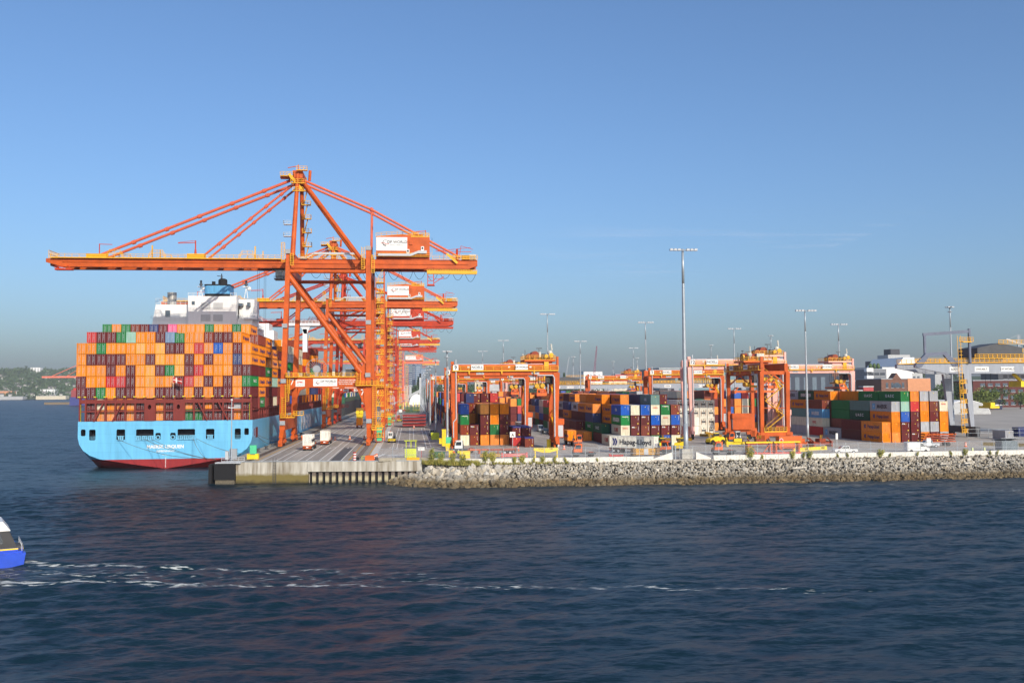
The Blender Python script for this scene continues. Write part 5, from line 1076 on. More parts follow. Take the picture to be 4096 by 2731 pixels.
    m = MB(); m.box(-HX - 0.9, -HX - 0.1, -HYY - 0.6, -HYY + 0.4, 22.2, 23.0) ; m.beam((-HX + 1.2, -3.4, 22.2), (-HX + 1.2, -3.4, 26.0), 0.14) if False else None; m.box(HX + 0.2, HX + 0.75, -4, -3.2, 21, 24.2); m.build('end_posts', col, root)
    if num:
        m = MB(); m.box(-HX - 0.35, -HX + 1.0, -HYY - 1.06, -HYY - 1.0, 20.7, 22.1); p = m.build('number_board', WHITE, root); lettering(num, LETK, p, (-HX + 0.32, -HYY - 1.08, 21.4), '-y', 1.4, 0.03, name='number')
        lettering(num, LETW, root, (HX + 0.2, -HYY - 2.05, 0.95), '-y', 1.0, 0.02, name='number')
    return root
G1 = yard_gantry('nearest orange yard gantry, number 9, standing over the left container block', (24.5, 243.8, DECK), ORANGE, YEL, '9', tx=9.2, spz=14.2)
G2 = dup(G1, (25.2, 312, DECK), label='orange yard gantry right behind the one numbered 9'); G3 = dup(G1, (23.5, 448, DECK), label='orange yard gantry carrying an orange container over the left block')
G4 = dup(G1, (24.5, 640, DECK), label='small far orange yard gantry behind the left container block'); G5 = dup(G1, (64, 520, DECK), label='far orange yard gantry seen through the legs of number 9')
G6 = dup(G1, (68, 690, DECK), label='farthest orange yard gantry in the middle of the yard')
G7 = dup(G1, (100, 333, DECK), label='orange yard gantry over the middle block, left of the faded pink ones')
P1 = dup(G1, (100.5, 281, DECK), label='big faded pink yard gantry beside the white reefer stack', swap={ORANGE: PINK}, scale=(1.12, 1, 1.10))
P2 = dup(G1, (72, 570, DECK), label='faded pink yard gantry far back behind the orange stacks', swap={ORANGE: PINK})
P3 = dup(G1, (142, 318, DECK), label='faded pink yard gantry at the right behind the turned orange gantry', swap={ORANGE: PINK}, scale=(1.05, 1, 1.06))
P4 = dup(G1, (104, 470, DECK), label='orange yard gantry half hidden behind the middle block', )
for q, n in ((G2, '8'), (G3, '7'), (G4, '6'), (G5, '5'), (G6, '4'), (G7, '3'), (P1, '12'), (P2, '14'), (P3, '11'), (P4, '2')):
    for ch in q.children_recursive:
        if ch.name.startswith('number') and not ch.name.startswith('number_b'):
            ch.data = text_mesh(n, 1.4 if ch.parent is not q else 1.0, bold=0.03)
            if not ch.data.materials: ch.data.materials.append(LETK)
T1 = dup(G1, (99.6, 259.5, DECK), rz=R(-90), label='orange yard gantry turned sideways with its end frame facing the water')
for ch in T1.children:
    k_ = ch.name.split('.')[0]
    if k_ == 'engine_house': ch.location.x -= 27.0
    elif k_ in ('trolley', 'operator_cab', 'spreader'): ch.location.x -= 11.5; ch.location.z -= 0.0
m = MB(); m.box(12.6, 13.9, -3.2, 3.2, 3.4, 3.6); m.rail([(13.9, -3.2, 3.6), (13.9, 3.2, 3.6)], 1.1, 1.0, 0.1); m.build('service_deck', YEL, T1); m = MB(); m.box(12.8, 13.6, 0.2, 2.4, 3.6, 5.2); m.tube((13.2, -1.5, 3.6), (13.2, -1.5, 4.6), 0.3, 8); m.build('pump_unit', DKOR, T1)
container('O', (23.5 + 9.2, 448 - 6.1, DECK + 14.2 - 2.95), 'orange container hanging from the spreader of a yard gantry', group='containers lifted by yard gantries')
container('K', (64 + 9.2, 520 - 6.1, DECK + 11.0), 'small brown container hanging far behind gantry number 9', group='containers lifted by yard gantries')

# ------------------------------------------------------------------ grey rail gantries on the right
def rail_gantry(label, loc, num, length=60.0, rz=0.0, cant=12.0):
    root = thing('rail_gantry', label, 'gantry crane', loc, rz, 'grey rail gantry cranes')
    for s in (-1, 1):
        y = s * 5.5
        m = MB(); m.prism([(-cant, 21.4), (-cant, 22.6), (-3, 22.8), (length, 22.8), (length, 19.4), (1.5, 19.4), (-2.5, 19.6)][::-1], 'y', y - 0.6, y + 0.6); g = m.build('box_girder', RGREY, root)
        m = MB(); m.rail([(-cant, y - 0.7, 22.85), (length, y - 0.7, 22.85)], 1.25, 1.6, 0.12); m.box(-cant, length, y - 1.2, y - 0.6, 22.7, 22.85); m.build('walkway_rail', YEL, g)
        if s < 0:
            for (x, w2, t) in ((0.6, 3.2, num), (9.5, 4.6, 'SWL40LT'), (18, 4.4, 'DP WORLD'), (25, 3.4, 'ZPMC')):
                m = MB(); m.box(x - w2 / 2, x + w2 / 2, y - 0.64, y - 0.6, 20.0, 21.5); p = m.build('sign_board', WHITE, g); lettering(t, LETG, p, (x, y - 0.66, 20.75), '-y', 1.2 if len(t) < 6 else 0.9, 0.02)
        for x in (4.4, 42):
            m = MB(); m.prism([(x - 0.8, 19.5), (x + 1.6, 19.5), (x + 1.6 + 0.6, 2), (x + 1.0 + 0.1, 2)][::-1], 'y', y - 0.6, y + 0.6); m.build('leg', RGREY, root)
    for x in (5.6, 43):
        m = MB(); m.box(x - 0.6, x + 0.9, -9, 9, 1.2, 3.2); m.build('sill_beam', DGREY, root); m = MB()
        for y in (-8, -5, 5, 8): m.box(x - 0.4, x + 0.6, y - 1.3, y + 1.3, 0.1, 1.2)
        m.build('bogies', DGREY, root)
    m = MB()
    m.beam((-8.5, -5.5, 22.7), (-8.5, -5.5, 31.5), 0.6); m.beam((-9, -5.5, 31.5), (5.6, -7, 32.4), 0.6, 0.9); m.beam((5.2, -7, 22.7), (5.2, -7, 33.2), 0.6); m.build('tall_frame', mat('slate_steel', (96, 104, 124), 0.5), root)
    m = MB(); m.prism([(-11.5, 21.2), (-12, 22.4), (-8.5, 25.8), (-2.0, 26.2), (0.8, 23.4), (2.4, 23.4), (2.4, 21.6), (0.2, 21.6), (-2.8, 25.2), (-7.6, 24.8), (-10, 21.6)][::-1], 'y', -6.3, -5.4); m.build('cranked_arch', mat('slate_steel', (96, 104, 124), 0.5), root)
    m = MB()
    for k in range(6): z = 1.5 + 3.0 * k; m.box(1.5, 3.6, -7.6, -6.2, z - 0.1, z); m.rail([(1.5, -7.6, z), (3.6, -7.6, z), (3.6, -6.2, z)], 1.1, 0.8, 0.12)
    for q in (1.6, 2.6): m.beam((q, -7.4, 1), (q - 0.6, -7.4, 31), 0.12)
    for k in range(26): z = 2 + 1.1 * k; m.beam((1.5, -7.4, z), (2.6, -7.4, z), 0.1)
    m.rail([(1.5, -7.7, 29.2), (6.0, -7.7, 29.2)], 1.3, 0.9, 0.12); m.box(2.6, 5.4, -7.8, -6.6, 29.0, 29.2); m.build('caged_ladder', YEL, root)
    m = MB(); m.box(9, 24, -5, 5, 24.2, 27.4); m.prism([(9, 27.4), (24, 27.4), (16.5, 28.9)], 'y', -5, 5); m.build('trolley_house', DGREY, root)
    m = MB(); m.rail([(8, -5.2, 24.2), (30, -5.2, 24.2)], 1.2, 1.5, 0.13); m.rail([(16, -5.2, 28.6), (28, -5.2, 28.6)], 1.2, 1.5, 0.13); m.rail([(24, -5, 26), (30, -5, 26)], 1.1, 1.3, 0.12); m.build('trolley_railing', YEL, root)
    m = MB(); m.box(24.5, 27.5, -3, 3, 15.2, 17.0); m.beam((24, 0, 19.4), (27.0, 0, 16.6), 0.8); m.box(14.0, 17.0, -3, 3, 8.6, 9.3); m.box(14.8, 16.2, -2, 2, 9.3, 10.4); m.build('hanging_gear', YELP, root)
    m = MB()
    for x in (14.6, 16.4): m.tube((x, 0, 10.4), (x, 0, 24.2), 0.06, 4)
    m.build('hoist_rope', BLACK, root)
    return root
RG1 = rail_gantry('grey rail gantry at the far right with a tall bent steel frame', (165.5, 274, DECK), '6005')
RG2 = dup(RG1, (122, 440, DECK), label='grey rail gantry girder with yellow railing behind the middle of the yard', scale=(1, 1, 0.8))
RG3 = dup(RG1, (78, 560, DECK), label='most distant grey rail gantry, seen between pink gantry legs', scale=(1, 1, 0.8))
for q, n in ((RG2, '6004'), (RG3, '6003')):
    for ch in list(q.children_recursive):
        if ch.name.startswith(('tall_frame', 'cranked_arch', 'caged_ladder')): bpy.data.objects.remove(ch)
        elif ch.name.startswith('lettering') and ch.data == _T.get(('6005', 1.2, 0.02, 1.0)):
            ch.data = text_mesh(n, 1.2, bold=0.02); ch.data.materials.append(LETG) if not ch.data.materials else None

# ------------------------------------------------------------------ lamp masts
def light_mast(x, y, top, label, wide=True, base=False, rr=0.34):
    root = thing('light_mast', label, 'lamp mast', (x, y, DECK), 0, 'light masts across the terminal'); h = top - DECK
    m = MB(); k = 6
    for j in range(k): m.tube((0, 0, h * j / k), (0, 0, h * (j + 1) / k), rr * (1.15 - 0.62 * j / k), 10, rr * (1.15 - 0.62 * (j + 1) / k), cap=(j == 0 or j == k - 1))
    m.tube((0, 0, 0), (0, 0, 0.15), rr * 1.9, 10); m.build('pole', GALV, root, True)
    m = MB()
    if wide:
        m.box(-2.9, 2.9, -0.1, 0.1, h - 0.35, h - 0.2); m.box(-2.9, 2.9, -0.9, -0.75, h - 0.4, h - 0.28)
        hd = m.build('lamp_bar', GREY, root)
        for q in (-2.8, -1.9, -1.0, 1.0, 1.9, 2.8): m = MB(); m.prism([(q - 0.38, h - 0.5), (q + 0.38, h - 0.5), (q + 0.3, h - 0.05), (q - 0.3, h - 0.05)], 'y', -1.0, -0.3); m.build('floodlight', LGREY, hd)
    else:
        m.tube((0, 0, h - 2), (0, 0, h - 1.8), 0.7, 10); m.tube((0, 0, h - 0.3), (0, 0, h - 0.1), 0.9, 10); hd = m.build('lamp_ring', GREY, root)
        for k in range(5): a = 2 * math.pi * k / 5; m = MB(); m.cbox((1.0 * math.cos(a), 1.0 * math.sin(a), h - 0.3), (0.8, 0.7, 0.3)); m.build('floodlight', LGREY, hd)
    if base: m = MB(); m.box(-1.25, 1.25, -1.1, 1.1, 0, 2.2); m.build('concrete_base', CONC, root, bevel=0.06)
    return root
for (x, y, t, lb, wd, bs) in ((61.0, 201.9, 51.5, 'tallest light mast, on a pale concrete base by the shore fence', True, True), (9.9, 254.5, 31, 'grey light mast with a green box at its foot, left of gantry 9', False, False), (58, 390, 52.3, 'light mast rising behind the right leg of gantry 9', True, False),
    (93, 360, 46.6, 'light mast left of the tallest one, over the middle container block', True, False), (116, 262, 43, 'light mast right of the turned orange gantry', True, False), (159, 330, 43.7, 'slim light mast standing above the right container block', True, False),
    (185, 300, 47.6, 'light mast rising through the grey rail gantry at the right', False, False), (54, 540, 49, 'light mast seen above the middle of the beam of gantry 9', True, False), (85, 460, 44.3, 'light mast just right of gantry 9 among the stacks', True, False), (146.5, 600, 47, 'far light mast left of the orange middle gantry', True, False),
    (151, 420, 48, 'light mast just right of the tallest mast above the pink gantry', True, False), (189, 470, 47.6, 'thin light mast above the turned orange gantry', False, False), (8.6, 323, 30.5, 'second light mast in the lane beside the left stacks', False, False), (48, 620, 46, 'tiny far light mast above the left end of gantry 9', True, False),
    (141.6, 640, 39.3, 'small far light mast between two taller ones', False, False), (99, 560, 40, 'small far light mast by the faded pink gantry', False, False), (149, 600, 40.4, 'small far light mast beside the orange middle gantry', False, False), (173, 520, 45, 'light mast above the machinery of the turned gantry', False, False)):
    light_mast(x, y, t, lb, wd, bs, 0.5 if bs else 0.34)
for k in range(7): light_mast(8.2 + 0.1 * k, 400 + 75 * k, 30.5, f'light mast in the row down the dock lane, {NTH[k+1]} beyond the nearest two', False)
# ------------------------------------------------------------------ container blocks in the yard
stuffy = []
def stack(x, y, codes, where, pitch=2.9, ends=None, sides=None, H=None, door=False, grp=None):
    """codes bottom to top; '.' = hidden filler"""
    for t, ck in enumerate(codes):
        if ck == '.': continue
        z = DECK + pitch * t
        if ck.islower(): stuffy.append((ck.upper(), x + 1.22, y, z, 12.19, 2.438, pitch - 0.03)); continue
        e = (ends or {}).get(t); sd = (sides or {}).get(t)
        container(ck, (x + 1.22, y, z), f'{CC[ck][0]} container, {where}, {["bottom","second","third","fourth","fifth"][t]} tier', H=pitch - 0.015, end=e, side=('-x', sd) if sd else None, group=grp, door=door)
# left block, under gantry 9
ga = 'containers in the left yard block'
cols = [(13.9, 'WKGB', {2: 'EG'}), (16.6, 'KM', {1: 'tex'}), (19.55, 'OMMT', {}), (22.35, 'OGOO', {}), (25.15, 'OMMO', {})]
for i, (x, cd, en) in enumerate(cols): stack(x, 262, cd, f'front row of the left block, {NTH[i+1]} column', ends=en, grp=ga)
stack(16.6, 274.6, 'mmOK', 'recessed behind the low second column of the left block', grp=ga)
stack(19.5, 274.6, 'mkOO', 'sliver between second and third columns of the left block', grp=ga)
stack(17.0, 287, 'mmmmN', 'top layer at the back of the left block', grp=ga, sides={})
stack(19.9, 299.6, 'mmmmM', 'top layer of the left block beside the navy one', ends={4: 'tex'}, grp=ga)
stack(22.7, 299.6, 'kkkkM', 'top layer of the left block, second right of the navy one', grp=ga)
stack(25.6, 299.6, 'kkkkR', 'top layer of the left block at its right end', grp=ga)
for j, (x, lb) in enumerate(((28.0, 'left'), (30.85, 'right'))):
    for t in (0, 1): container('R' if t == 0 else 'M', (x + 1.22, 256.5, DECK + 2.66 * t), f'open top red container with blue tarpaulin, {lb} of two short stacks, {"lower" if t == 0 else "upper"}', H=2.6, tarp=True, group='open top containers')
container('K', (32.0, 250.2, DECK), 'short rusty red container with blue tarpaulin standing alone in front', L=6.06, H=2.6, rz=R(-3), tarp=True)
rb = random.Random(5)
def fill(x0, nx, px, y0, ny, hmin, hmax, pitch=2.9, pal='OOOKKMMMGWNRBQ', skip=None):
    for j in range(ny):
        for i in range(nx):
            hh = rb.randint(hmin, hmax)
            if skip and skip(i, j): continue
            for t in range(hh): stuffy.append((rb.choice(pal), x0 + px * i + 1.22, y0 + 12.6 * j, DECK + pitch * t, 12.19, 2.438, pitch - 0.03))
fill(14.0, 5, 2.85, 312, 26, 3, 5); fill(13.9, 1, 2.85, 274.6, 3, 3, 4); fill(22.4, 2, 2.85, 274.6, 1, 4, 4); fill(22.4, 2, 2.85, 287, 1, 3, 4)
# middle block
gb = 'containers in the middle yard block'
bx = lambda k: 57.3 + 2.84 * k
for k, cd, en, sd in ((0, 'MWGB', {1: 'OOCL', 2: 'EG'}, {1: 'K LINE', 2: 'EVERGREEN', 3: 'CGM'}), (1, 'MMMW', {1: 'tex'}, {}), (2, 'MKMB', {2: 'tex'}, {}), (3, 'GMBWE', {0: 'EG', 1: 'tex', 3: 'OOCL'}, {4: 'CSCL'}), (4, 'BMWG', {1: 'tex', 2: 'OOCL', 3: 'EG'}, {}), (5, 'WMBK', {1: 'tex'}, {})):
    stack(bx(k), 250, cd, f'front row of the middle block, {NTH[k+1]} column', 2.78, en, sd, grp=gb)
stack(bx(0), 262.6, 'mnOO', 'second row of the middle block, left face', 2.78, None, {2: 'HL', 3: 'HL'}, grp=gb)
stack(bx(1), 262.6, 'mmkkO', 'raised over the front row of the middle block', 2.78, None, {4: 'HL'}, grp=gb)
stack(bx(2), 262.6, 'mmkk', 'x', 2.78); stack(bx(3), 262.6, 'mmkkN', 'raised over the middle block beside the grey green one', 2.78, grp=gb); stack(bx(4), 262.6, 'mmkk', 'x', 2.78); stack(bx(5), 262.6, 'mmkkM', 'raised at the right end of the middle block', 2.78, grp=gb)
stack(bx(-1), 250, 'W', 'low in front of the middle block beside the truck', 2.78, None, {0: 'K LINE'}, grp=gb)
stack(bx(-1), 262.6, 'MU', 'left column of the middle block, second row', 2.78, None, {1: 'UA'}, grp=gb)
stack(bx(-1), 275.2, 'GGNO', 'left column of the middle block, third row', 2.78, None, {0: 'UA', 1: 'UA', 3: 'HL'}, grp=gb)
stack(bx(0), 275.2, 'mmkkO', 'top tier of the middle block, third row', 2.78, None, {4: 'HL'}, grp=gb)
stack(bx(0), 287.8, 'mmkkO', 'top tier of the middle block, fourth row', 2.78, None, {}, grp=gb)
stack(bx(-1), 287.8, 'RKMO', 'left column of the middle block, fourth row', 2.78, None, {3: 'HL'}, grp=gb)
stack(bx(-1), 300.4, 'kkMQ', 'left column of the middle block, fifth row', 2.78, None, {3: 'MK'}, grp=gb)
stack(bx(-1) + 0.6, 300.4, '....O', 'top tier of the middle block, fifth row', 2.78, grp=gb) if False else None
stack(bx(0), 300.4, 'mmkkOO'[:5], 'top tier of the middle block, fifth row', 2.78, grp=gb)
stack(bx(-1), 318, 'kkON', 'left column of the middle block, sixth row', 2.78, None, {2: 'HL'}, grp=gb)
stack(bx(-1), 330.6, 'kkMQ', 'left column of the middle block, seventh row', 2.78, None, {3: 'MK'}, grp=gb)
stack(bx(-1), 343.2, 'kkMO', 'left column of the middle block, eighth row', 2.78, None, {3: 'HL'}, grp=gb)
stack(bx(-0.2), 318, 'mmkkO', 'top tier of the middle block, sixth row', 2.78, None, {4: 'HL'}, grp=gb)
stack(bx(-0.2), 330.6, 'mmkkM', 'top tier of the middle block, seventh row', 2.78, grp=gb)
stack(bx(-0.2), 343.2, 'mmkkO', 'top tier of the middle block, eighth row', 2.78, None, {4: 'HL'}, grp=gb)
stack(bx(-2), 275.2, 'O', 'single one left of the middle block, third row', 2.78, None, {0: 'HL'}, grp=gb)
stack(bx(-2), 287.8, 'MM', 'two high left of the middle block, fourth row', 2.78, grp=gb)
stack(bx(-2), 300.4, 'KK', 'two high left of the middle block, fifth row', 2.78, grp=gb)
stack(bx(-2), 318, 'kk', '', 2.78)
fill(bx(1), 5, 2.84, 275.2, 6, 4, 5, 2.78); fill(bx(0), 6, 2.84, 356, 8, 4, 5, 2.78); fill(bx(-1), 1, 2.84, 356, 8, 3, 4, 2.78)
# right block
gc = 'containers in the right yard block'
cx0 = lambda k: 131.1 + 2.87 * k
for k, cd, en, sd in ((0, 'OO', {}, {0: 'HL', 1: 'HL'}), (1, 'OOOQ', {}, {2: 'HL', 3: 'MK'}), (2, 'MMBAG', {1: 'tex'}, {4: 'UA'}), (3, 'MMMRO', {0: 'tex'}, {}), (4, 'OQOOQ', {}, {}), (5, 'MQMKQ', {}, {}), (6, 'QOOW', {3: 'OOCL'}, {})):
    stack(cx0(k), 247, cd, f'front of the right block, {NTH[k+1]} column', 2.86, en, sd, grp=gc)
stack(cx0(0), 259.6, 'MM', 'second row of the right block, left face', 2.86, grp=gc)
stack(cx0(1), 259.6, 'kmUE', 'second row of the right block, left face', 2.86, None, {2: 'UA'}, grp=gc)
stack(cx0(2), 259.6, 'kkkkG', 'top of the right block, second row', 2.86, None, {4: 'UA'}, grp=gc)
stack(cx0(0), 272.2, 'Q', 'third row of the right block, left face', 2.86, None, {0: 'MK'}, grp=gc)
stack(cx0(1), 272.2, 'kkGG', 'third row of the right block, left face', 2.86, grp=gc)
stack(cx0(2), 272.2, 'kkkoO', 'top of the right block, third row', 2.86, grp=gc)
stack(cx0(0), 284.8, 'RWLK', 'fourth row of the right block, left face', 2.86, None, {1: 'OOCL', 2: 'MK'}, grp=gc)
stack(cx0(1), 284.8, 'kkkkO', 'top of the right block, fourth row', 2.86, None, {4: 'HL'}, grp=gc)
stack(cx0(0), 297.4, 'qwEO', 'fifth row of the right block, left face', 2.86, None, {3: 'HL'}, grp=gc)
stack(cx0(1), 297.4, 'kkkkU', 'top of the right block, fifth row', 2.86, None, {4: 'EVERGREEN'}, grp=gc)
stack(cx0(0), 310, 'wqQQ', 'sixth row of the right block, left face', 2.86, None, {2: 'MK', 3: 'MK'}, grp=gc)
stack(cx0(1), 310, 'kkkkQ', 'top of the right block, sixth row', 2.86, None, {4: 'MK'}, grp=gc)
fill(cx0(3), 3, 2.87, 259.6, 5, 4, 5, 2.86); fill(cx0(2), 5, 2.87, 284.8, 3, 4, 5, 2.86)
# white reefer stack
for k in range(5):
    for t in range(4):
        o = container('X', (89.6 + 2.62 * k, 302, DECK + 2.9 * t), f'white refrigerated container, {NTH[k+1]} column of the reefer stack, {["bottom","second","third","top"][t]} tier', group='white reefers in the stack behind the middle block', door=False) if (t >= 2 or k >= 3) else stuffy.append(('X', 89.6 + 2.62 * k, 302, DECK + 2.9 * t, 12.19, 2.438, 2.88))
        if o is None: continue
        m = MB(); m.box(-0.7, 0.7, -0.05, 0.03, 1.2, 1.75); m.box(-0.2, 0.25, -0.05, 0.03, 2.1, 2.35); m.build('cooling_unit', DGREY, o)
        m = MB()
        for q in (-0.75, 0.7): m.box(q - 0.06, q + 0.06, 0.0, 0.03, 0.3 + 0.2 * (k % 2), 2.3)
        m.build('rust_streak', mat('rust_streaks', (176, 120, 60), 0.8, dirt=0.4, streak=True), o)
# distant blocks
fill(40, 3, 2.84, 372, 8, 2, 4); fill(42, 6, 2.9, 480, 14, 3, 5); fill(80, 5, 2.9, 345, 6, 4, 5); fill(104, 9, 2.87, 330, 4, 4, 5); fill(104, 9, 2.87, 384, 6, 4, 5); fill(80, 8, 2.9, 440, 10, 4, 5); fill(134, 12, 2.87, 330, 3, 4, 5); fill(136, 10, 2.9, 390, 6, 4, 5, pal='QQWMKON')
stuff_containers('yard_containers', 'stacked containers filling the yard behind the nearest rows', stuffy)
print('containers', NCON)

# ------------------------------------------------------------------ vehicles
def tyre(m, x, y, r=0.5, w=0.32): m.wheel((x, y, r), r, w, 'y', 14)
def tractor(label, loc, rz, col, back_stripes=False):
    """terminal tractor, front towards +x"""
    root = thing('terminal_tractor', label, 'tractor', loc, rz)
    m = MB(); m.box(-2.9, 2.4, -0.5, 0.5, 0.62, 0.95); m.box(1.2, 2.6, -1.2, 1.2, 0.55, 1.25); m.box(-2.9, 0.6, -1.05, 1.05, 0.95, 1.05); m.build('chassis', DGREY, root)
    m = MB(); m.prism([(0.5, 1.2), (2.5, 1.2), (2.35, 2.3), (2.0, 3.05), (0.5, 3.05)], 'y', -0.15, 1.2); m.box(0.45, 2.3, -0.2, 1.25, 3.05, 3.15); cb = m.build('cab', col, root, bevel=0.05)
    m = MB(); m.box(2.28, 2.46, 0.0, 1.08, 1.95, 2.85) ; m.prism([(0.8, 1.95), (2.25, 1.95), (1.98, 2.85), (0.8, 2.85)], 'y', 1.18, 1.23); m.prism([(0.8, 1.95), (2.25, 1.95), (1.98, 2.85), (0.8, 2.85)], 'y', -0.19, -0.13); m.build('side_window', GLASS, cb)
    for y0 in (0.05, 0.6): m = MB(); m.box(0.44, 0.5, y0, y0 + 0.42, 1.9, 2.8); m.build('rear_window', GLASS, cb)
    m = MB(); m.box(0.7, 2.5, -1.15, -0.2, 1.05, 1.65); m.build('hood', col, root, bevel=0.04)
    m = MB(); m.tube((0.3, -0.8, 1.0), (0.3, -0.8, 3.0), 0.12, 8); m.box(0.1, 0.45, -1.1, -0.4, 1.05, 2.1); m.build('exhaust', DGREY, root)
    for x, y in ((1.75, 1.0), (1.75, -1.0), (-1.7, 0.95), (-1.7, -0.95)): m = MB(); tyre(m, x, y, 0.52, 0.36 if x > 0 else 0.6); m.build('wheel', BLACK, root)
    m = MB(); m.box(-2.2, -1.2, -0.5, 0.5, 1.05, 1.22); m.build('fifth_wheel', DKOR, root)
    m = MB(); m.tube((1.2, 0.5, 3.15), (1.2, 0.5, 3.35), 0.12, 8); m.build('beacon', OCONE, root)
    if back_stripes:
        p = MB(); q = MB(); q.box(-3.0, -2.94, -1.15, 1.15, 0.55, 1.25)
        for k in range(6): p.prism([(-1.15 + 0.38 * k, 0.55), (-0.97 + 0.38 * k, 0.55), (-0.8 + 0.38 * k, 1.25), (-0.98 + 0.38 * k, 1.25)], 'x', -3.02, -2.99)
        o = q.build('stripe_board', YELP, root); p.build('stripe', BLACK, o)
    return root
def chassis(label, loc, rz, L=12.4, col=ORANGE, bed=1.25):
    """skeletal trailer, front towards +x, rear bumper at x=0"""
    root = thing('trailer_chassis', label, 'trailer', loc, rz)
    m = MB(); m.box(0, L, -0.55, -0.35, bed - 0.3, bed); m.box(0, L, 0.35, 0.55, bed - 0.3, bed)
    for k in range(int(L / 3) + 1): x = min(L - 0.2, 0.1 + 3 * k); m.box(x - 0.12, x + 0.12, -1.2, 1.2, bed - 0.22, bed)
    m.build('frame', col, root)
    m = MB(); m.box(-0.15, 0.0, -1.2, 1.2, bed - 0.25, bed - 0.02); m.box(-0.1, 0.05, -1.15, 1.15, 0.5, 0.72); m.box(-0.1, 0.0, -0.85, -0.7, 0.6, bed); m.box(-0.1, 0.0, 0.7, 0.85, 0.6, bed); m.build('rear_bumper', col, root)
    for x in (1.3, 2.6):
        for y in (-0.92, 0.92): m = MB(); tyre(m, x, y, 0.5, 0.55); w_ = m.build('wheel', BLACK, root); m = MB(); m.wheel((x, y * 1.32, 0.5), 0.27, 0.04, 'y', 10); m.build('rim', LGREY, w_)
    m = MB(); m.box(L - 2.9, L - 2.7, -0.6, -0.4, 0.15, bed - 0.3); m.box(L - 2.9, L - 2.7, 0.4, 0.6, 0.15, bed - 0.3); m.build('landing_leg', col, root)
    m = MB(); m.box(-0.17, -0.14, -0.3, 0.3, 0.75, 1.0); m.build('number_plate', WHITE, root)
    return root
def on_trailer(ck, ch_loc, rz, label, L=6.06, side=None, H=2.9, off=0.1, door=True):
    d = Vector((math.cos(rz), math.sin(rz), 0)); p = Vector(ch_loc) + d * off; return container(ck, (p.x, p.y, DECK + 1.26), label, L=L, H=H, door=door, rz=rz - math.pi / 2, side=side)
N = R(90)
chassis('orange trailer nearest the camera on the dock lanes under a white container', (-27.2, 249.5, DECK), N, 7.5); on_trailer('X', (-27.2, 249.5, 0), N, 'white container with rust stains on the nearest dock trailer', side=('+x', 'Hapag-Lloyd'))
tractor('orange tractor hidden ahead of the nearest dock trailer', (-27.2, 259.2, DECK), N, ORANGE)
chassis('orange trailer behind the nearest one on the dock lanes', (-24.9, 273, DECK), N, 7.5); on_trailer('X', (-24.9, 273, 0), N, 'clean white container on the second dock trailer')
tractor('dark orange tractor pulling the second white container', (-24.9, 282.5, DECK), N, ORANGE)
chassis('trailer under the orange container below crane 7', (-21.5, 392, DECK), N, 7.5, DKOR); on_trailer('O', (-21.5, 392, 0), N, 'orange container on a trailer under the portal of crane 7', door=False)
sp2 = thing('crane_spreader', 'yellow spreader resting on the orange container under crane 7', 'spreader', (-21.4, 395, DECK + 4.3)); m = MB(); m.box(-1.2, 1.2, -3, 3, 0, 0.5); m.box(-1.4, 1.4, -1.5, 1.5, 0.5, 1.6); m.wheel((-0.8, -1.6, 2.2), 0.8, 0.5, 'y', 12); m.wheel((0.8, -1.6, 2.2), 0.8, 0.5, 'y', 12); m.build('frame', YELP, sp2); m = MB(); m.box(-1.5, 1.5, 0, 1.2, 1.6, 4.0); m.build('head_block', mat('greasy_yellow', (150, 112, 20), 0.6, dirt=0.6), sp2)
tractor('white terminal tractor driving away on the lanes right of crane 7', (-5.7, 283, DECK), N, WHITE, True)
tractor('orange tractor beside the stacked red hatch covers', (-5.6, 464, DECK), N, ORANGE, True)
tractor('white terminal tractor parked below the corner of gantry 9', (13.2, 231.5, DECK), math.pi, WHITE)
chassis('long rusty orange chassis coupled behind the white tractor at gantry 9', (26.0, 228.0, DECK), math.pi + 0.17, 12.4)
chassis('empty orange chassis standing across behind the yellow boxes', (25.2, 224.5, DECK), math.pi - 0.05, 7.0, DKOR)
hz = R(-43); hp = (49.3, 225.6, DECK); chassis('brown chassis under the white refrigerated container', hp, hz, 12.4, MAROON); tractor('orange tractor pulling the white refrigerated container', (49.3 + 13.2 * math.cos(hz), 225.6 + 13.2 * math.sin(hz), DECK), hz, OCONE)
rc = on_trailer('X', hp, hz, 'white refrigerated container with big navy lettering on a truck', L=12.19, side=None, door=False)
rc.rotation_euler = (0, 0, hz + math.pi / 2); dd = Vector((math.cos(hz), math.sin(hz), 0)); rc.location = Vector((49.3, 225.6, DECK + 1.26)) + dd * 12.3
lettering('Hapag-Lloyd', mat('ink', (34, 34, 50), 0.6), rc, (-1.225, 5.0, 1.45), '-x', 1.75, 0.025)
m = MB()
for q in (0, 1):
    s0 = 9.6 + 0.0 + 0.62 * q
    m.prism([(-(s0 - 10.3) * 1.0 + 10.0 + a, b) for a, b in ((0.25, 0.85), (0.62, 0.85), (0.28, 0.0), (0.52, -0.85), (0.15, -0.85), (-0.12, 0.0))][::-1], 'x', -1.24, -1.222)
e_ = m.build('emblem', LETN, rc); e_.location = (0, 0, 1.5)
m = MB(); m.box(-0.7, 0.9, -0.06, 0.05, 0.6, 1.3); m.box(-0.2, 0.1, -0.06, 0.05, 1.7, 2.2); m.build('cooling_unit', LGREY, rc)
chassis('trailer under the orange container in the middle lane', (44.6, 262.5, DECK), -N, 9, DKOR); oc = container('O', (44.6, 255.6, DECK + 1.26), 'orange container on the truck in the lane right of gantry 9', L=6.06, side=('-x', 'HL')); tractor('orange tractor facing the water under the orange container', (45.2, 252.2, DECK), -N, OCONE)
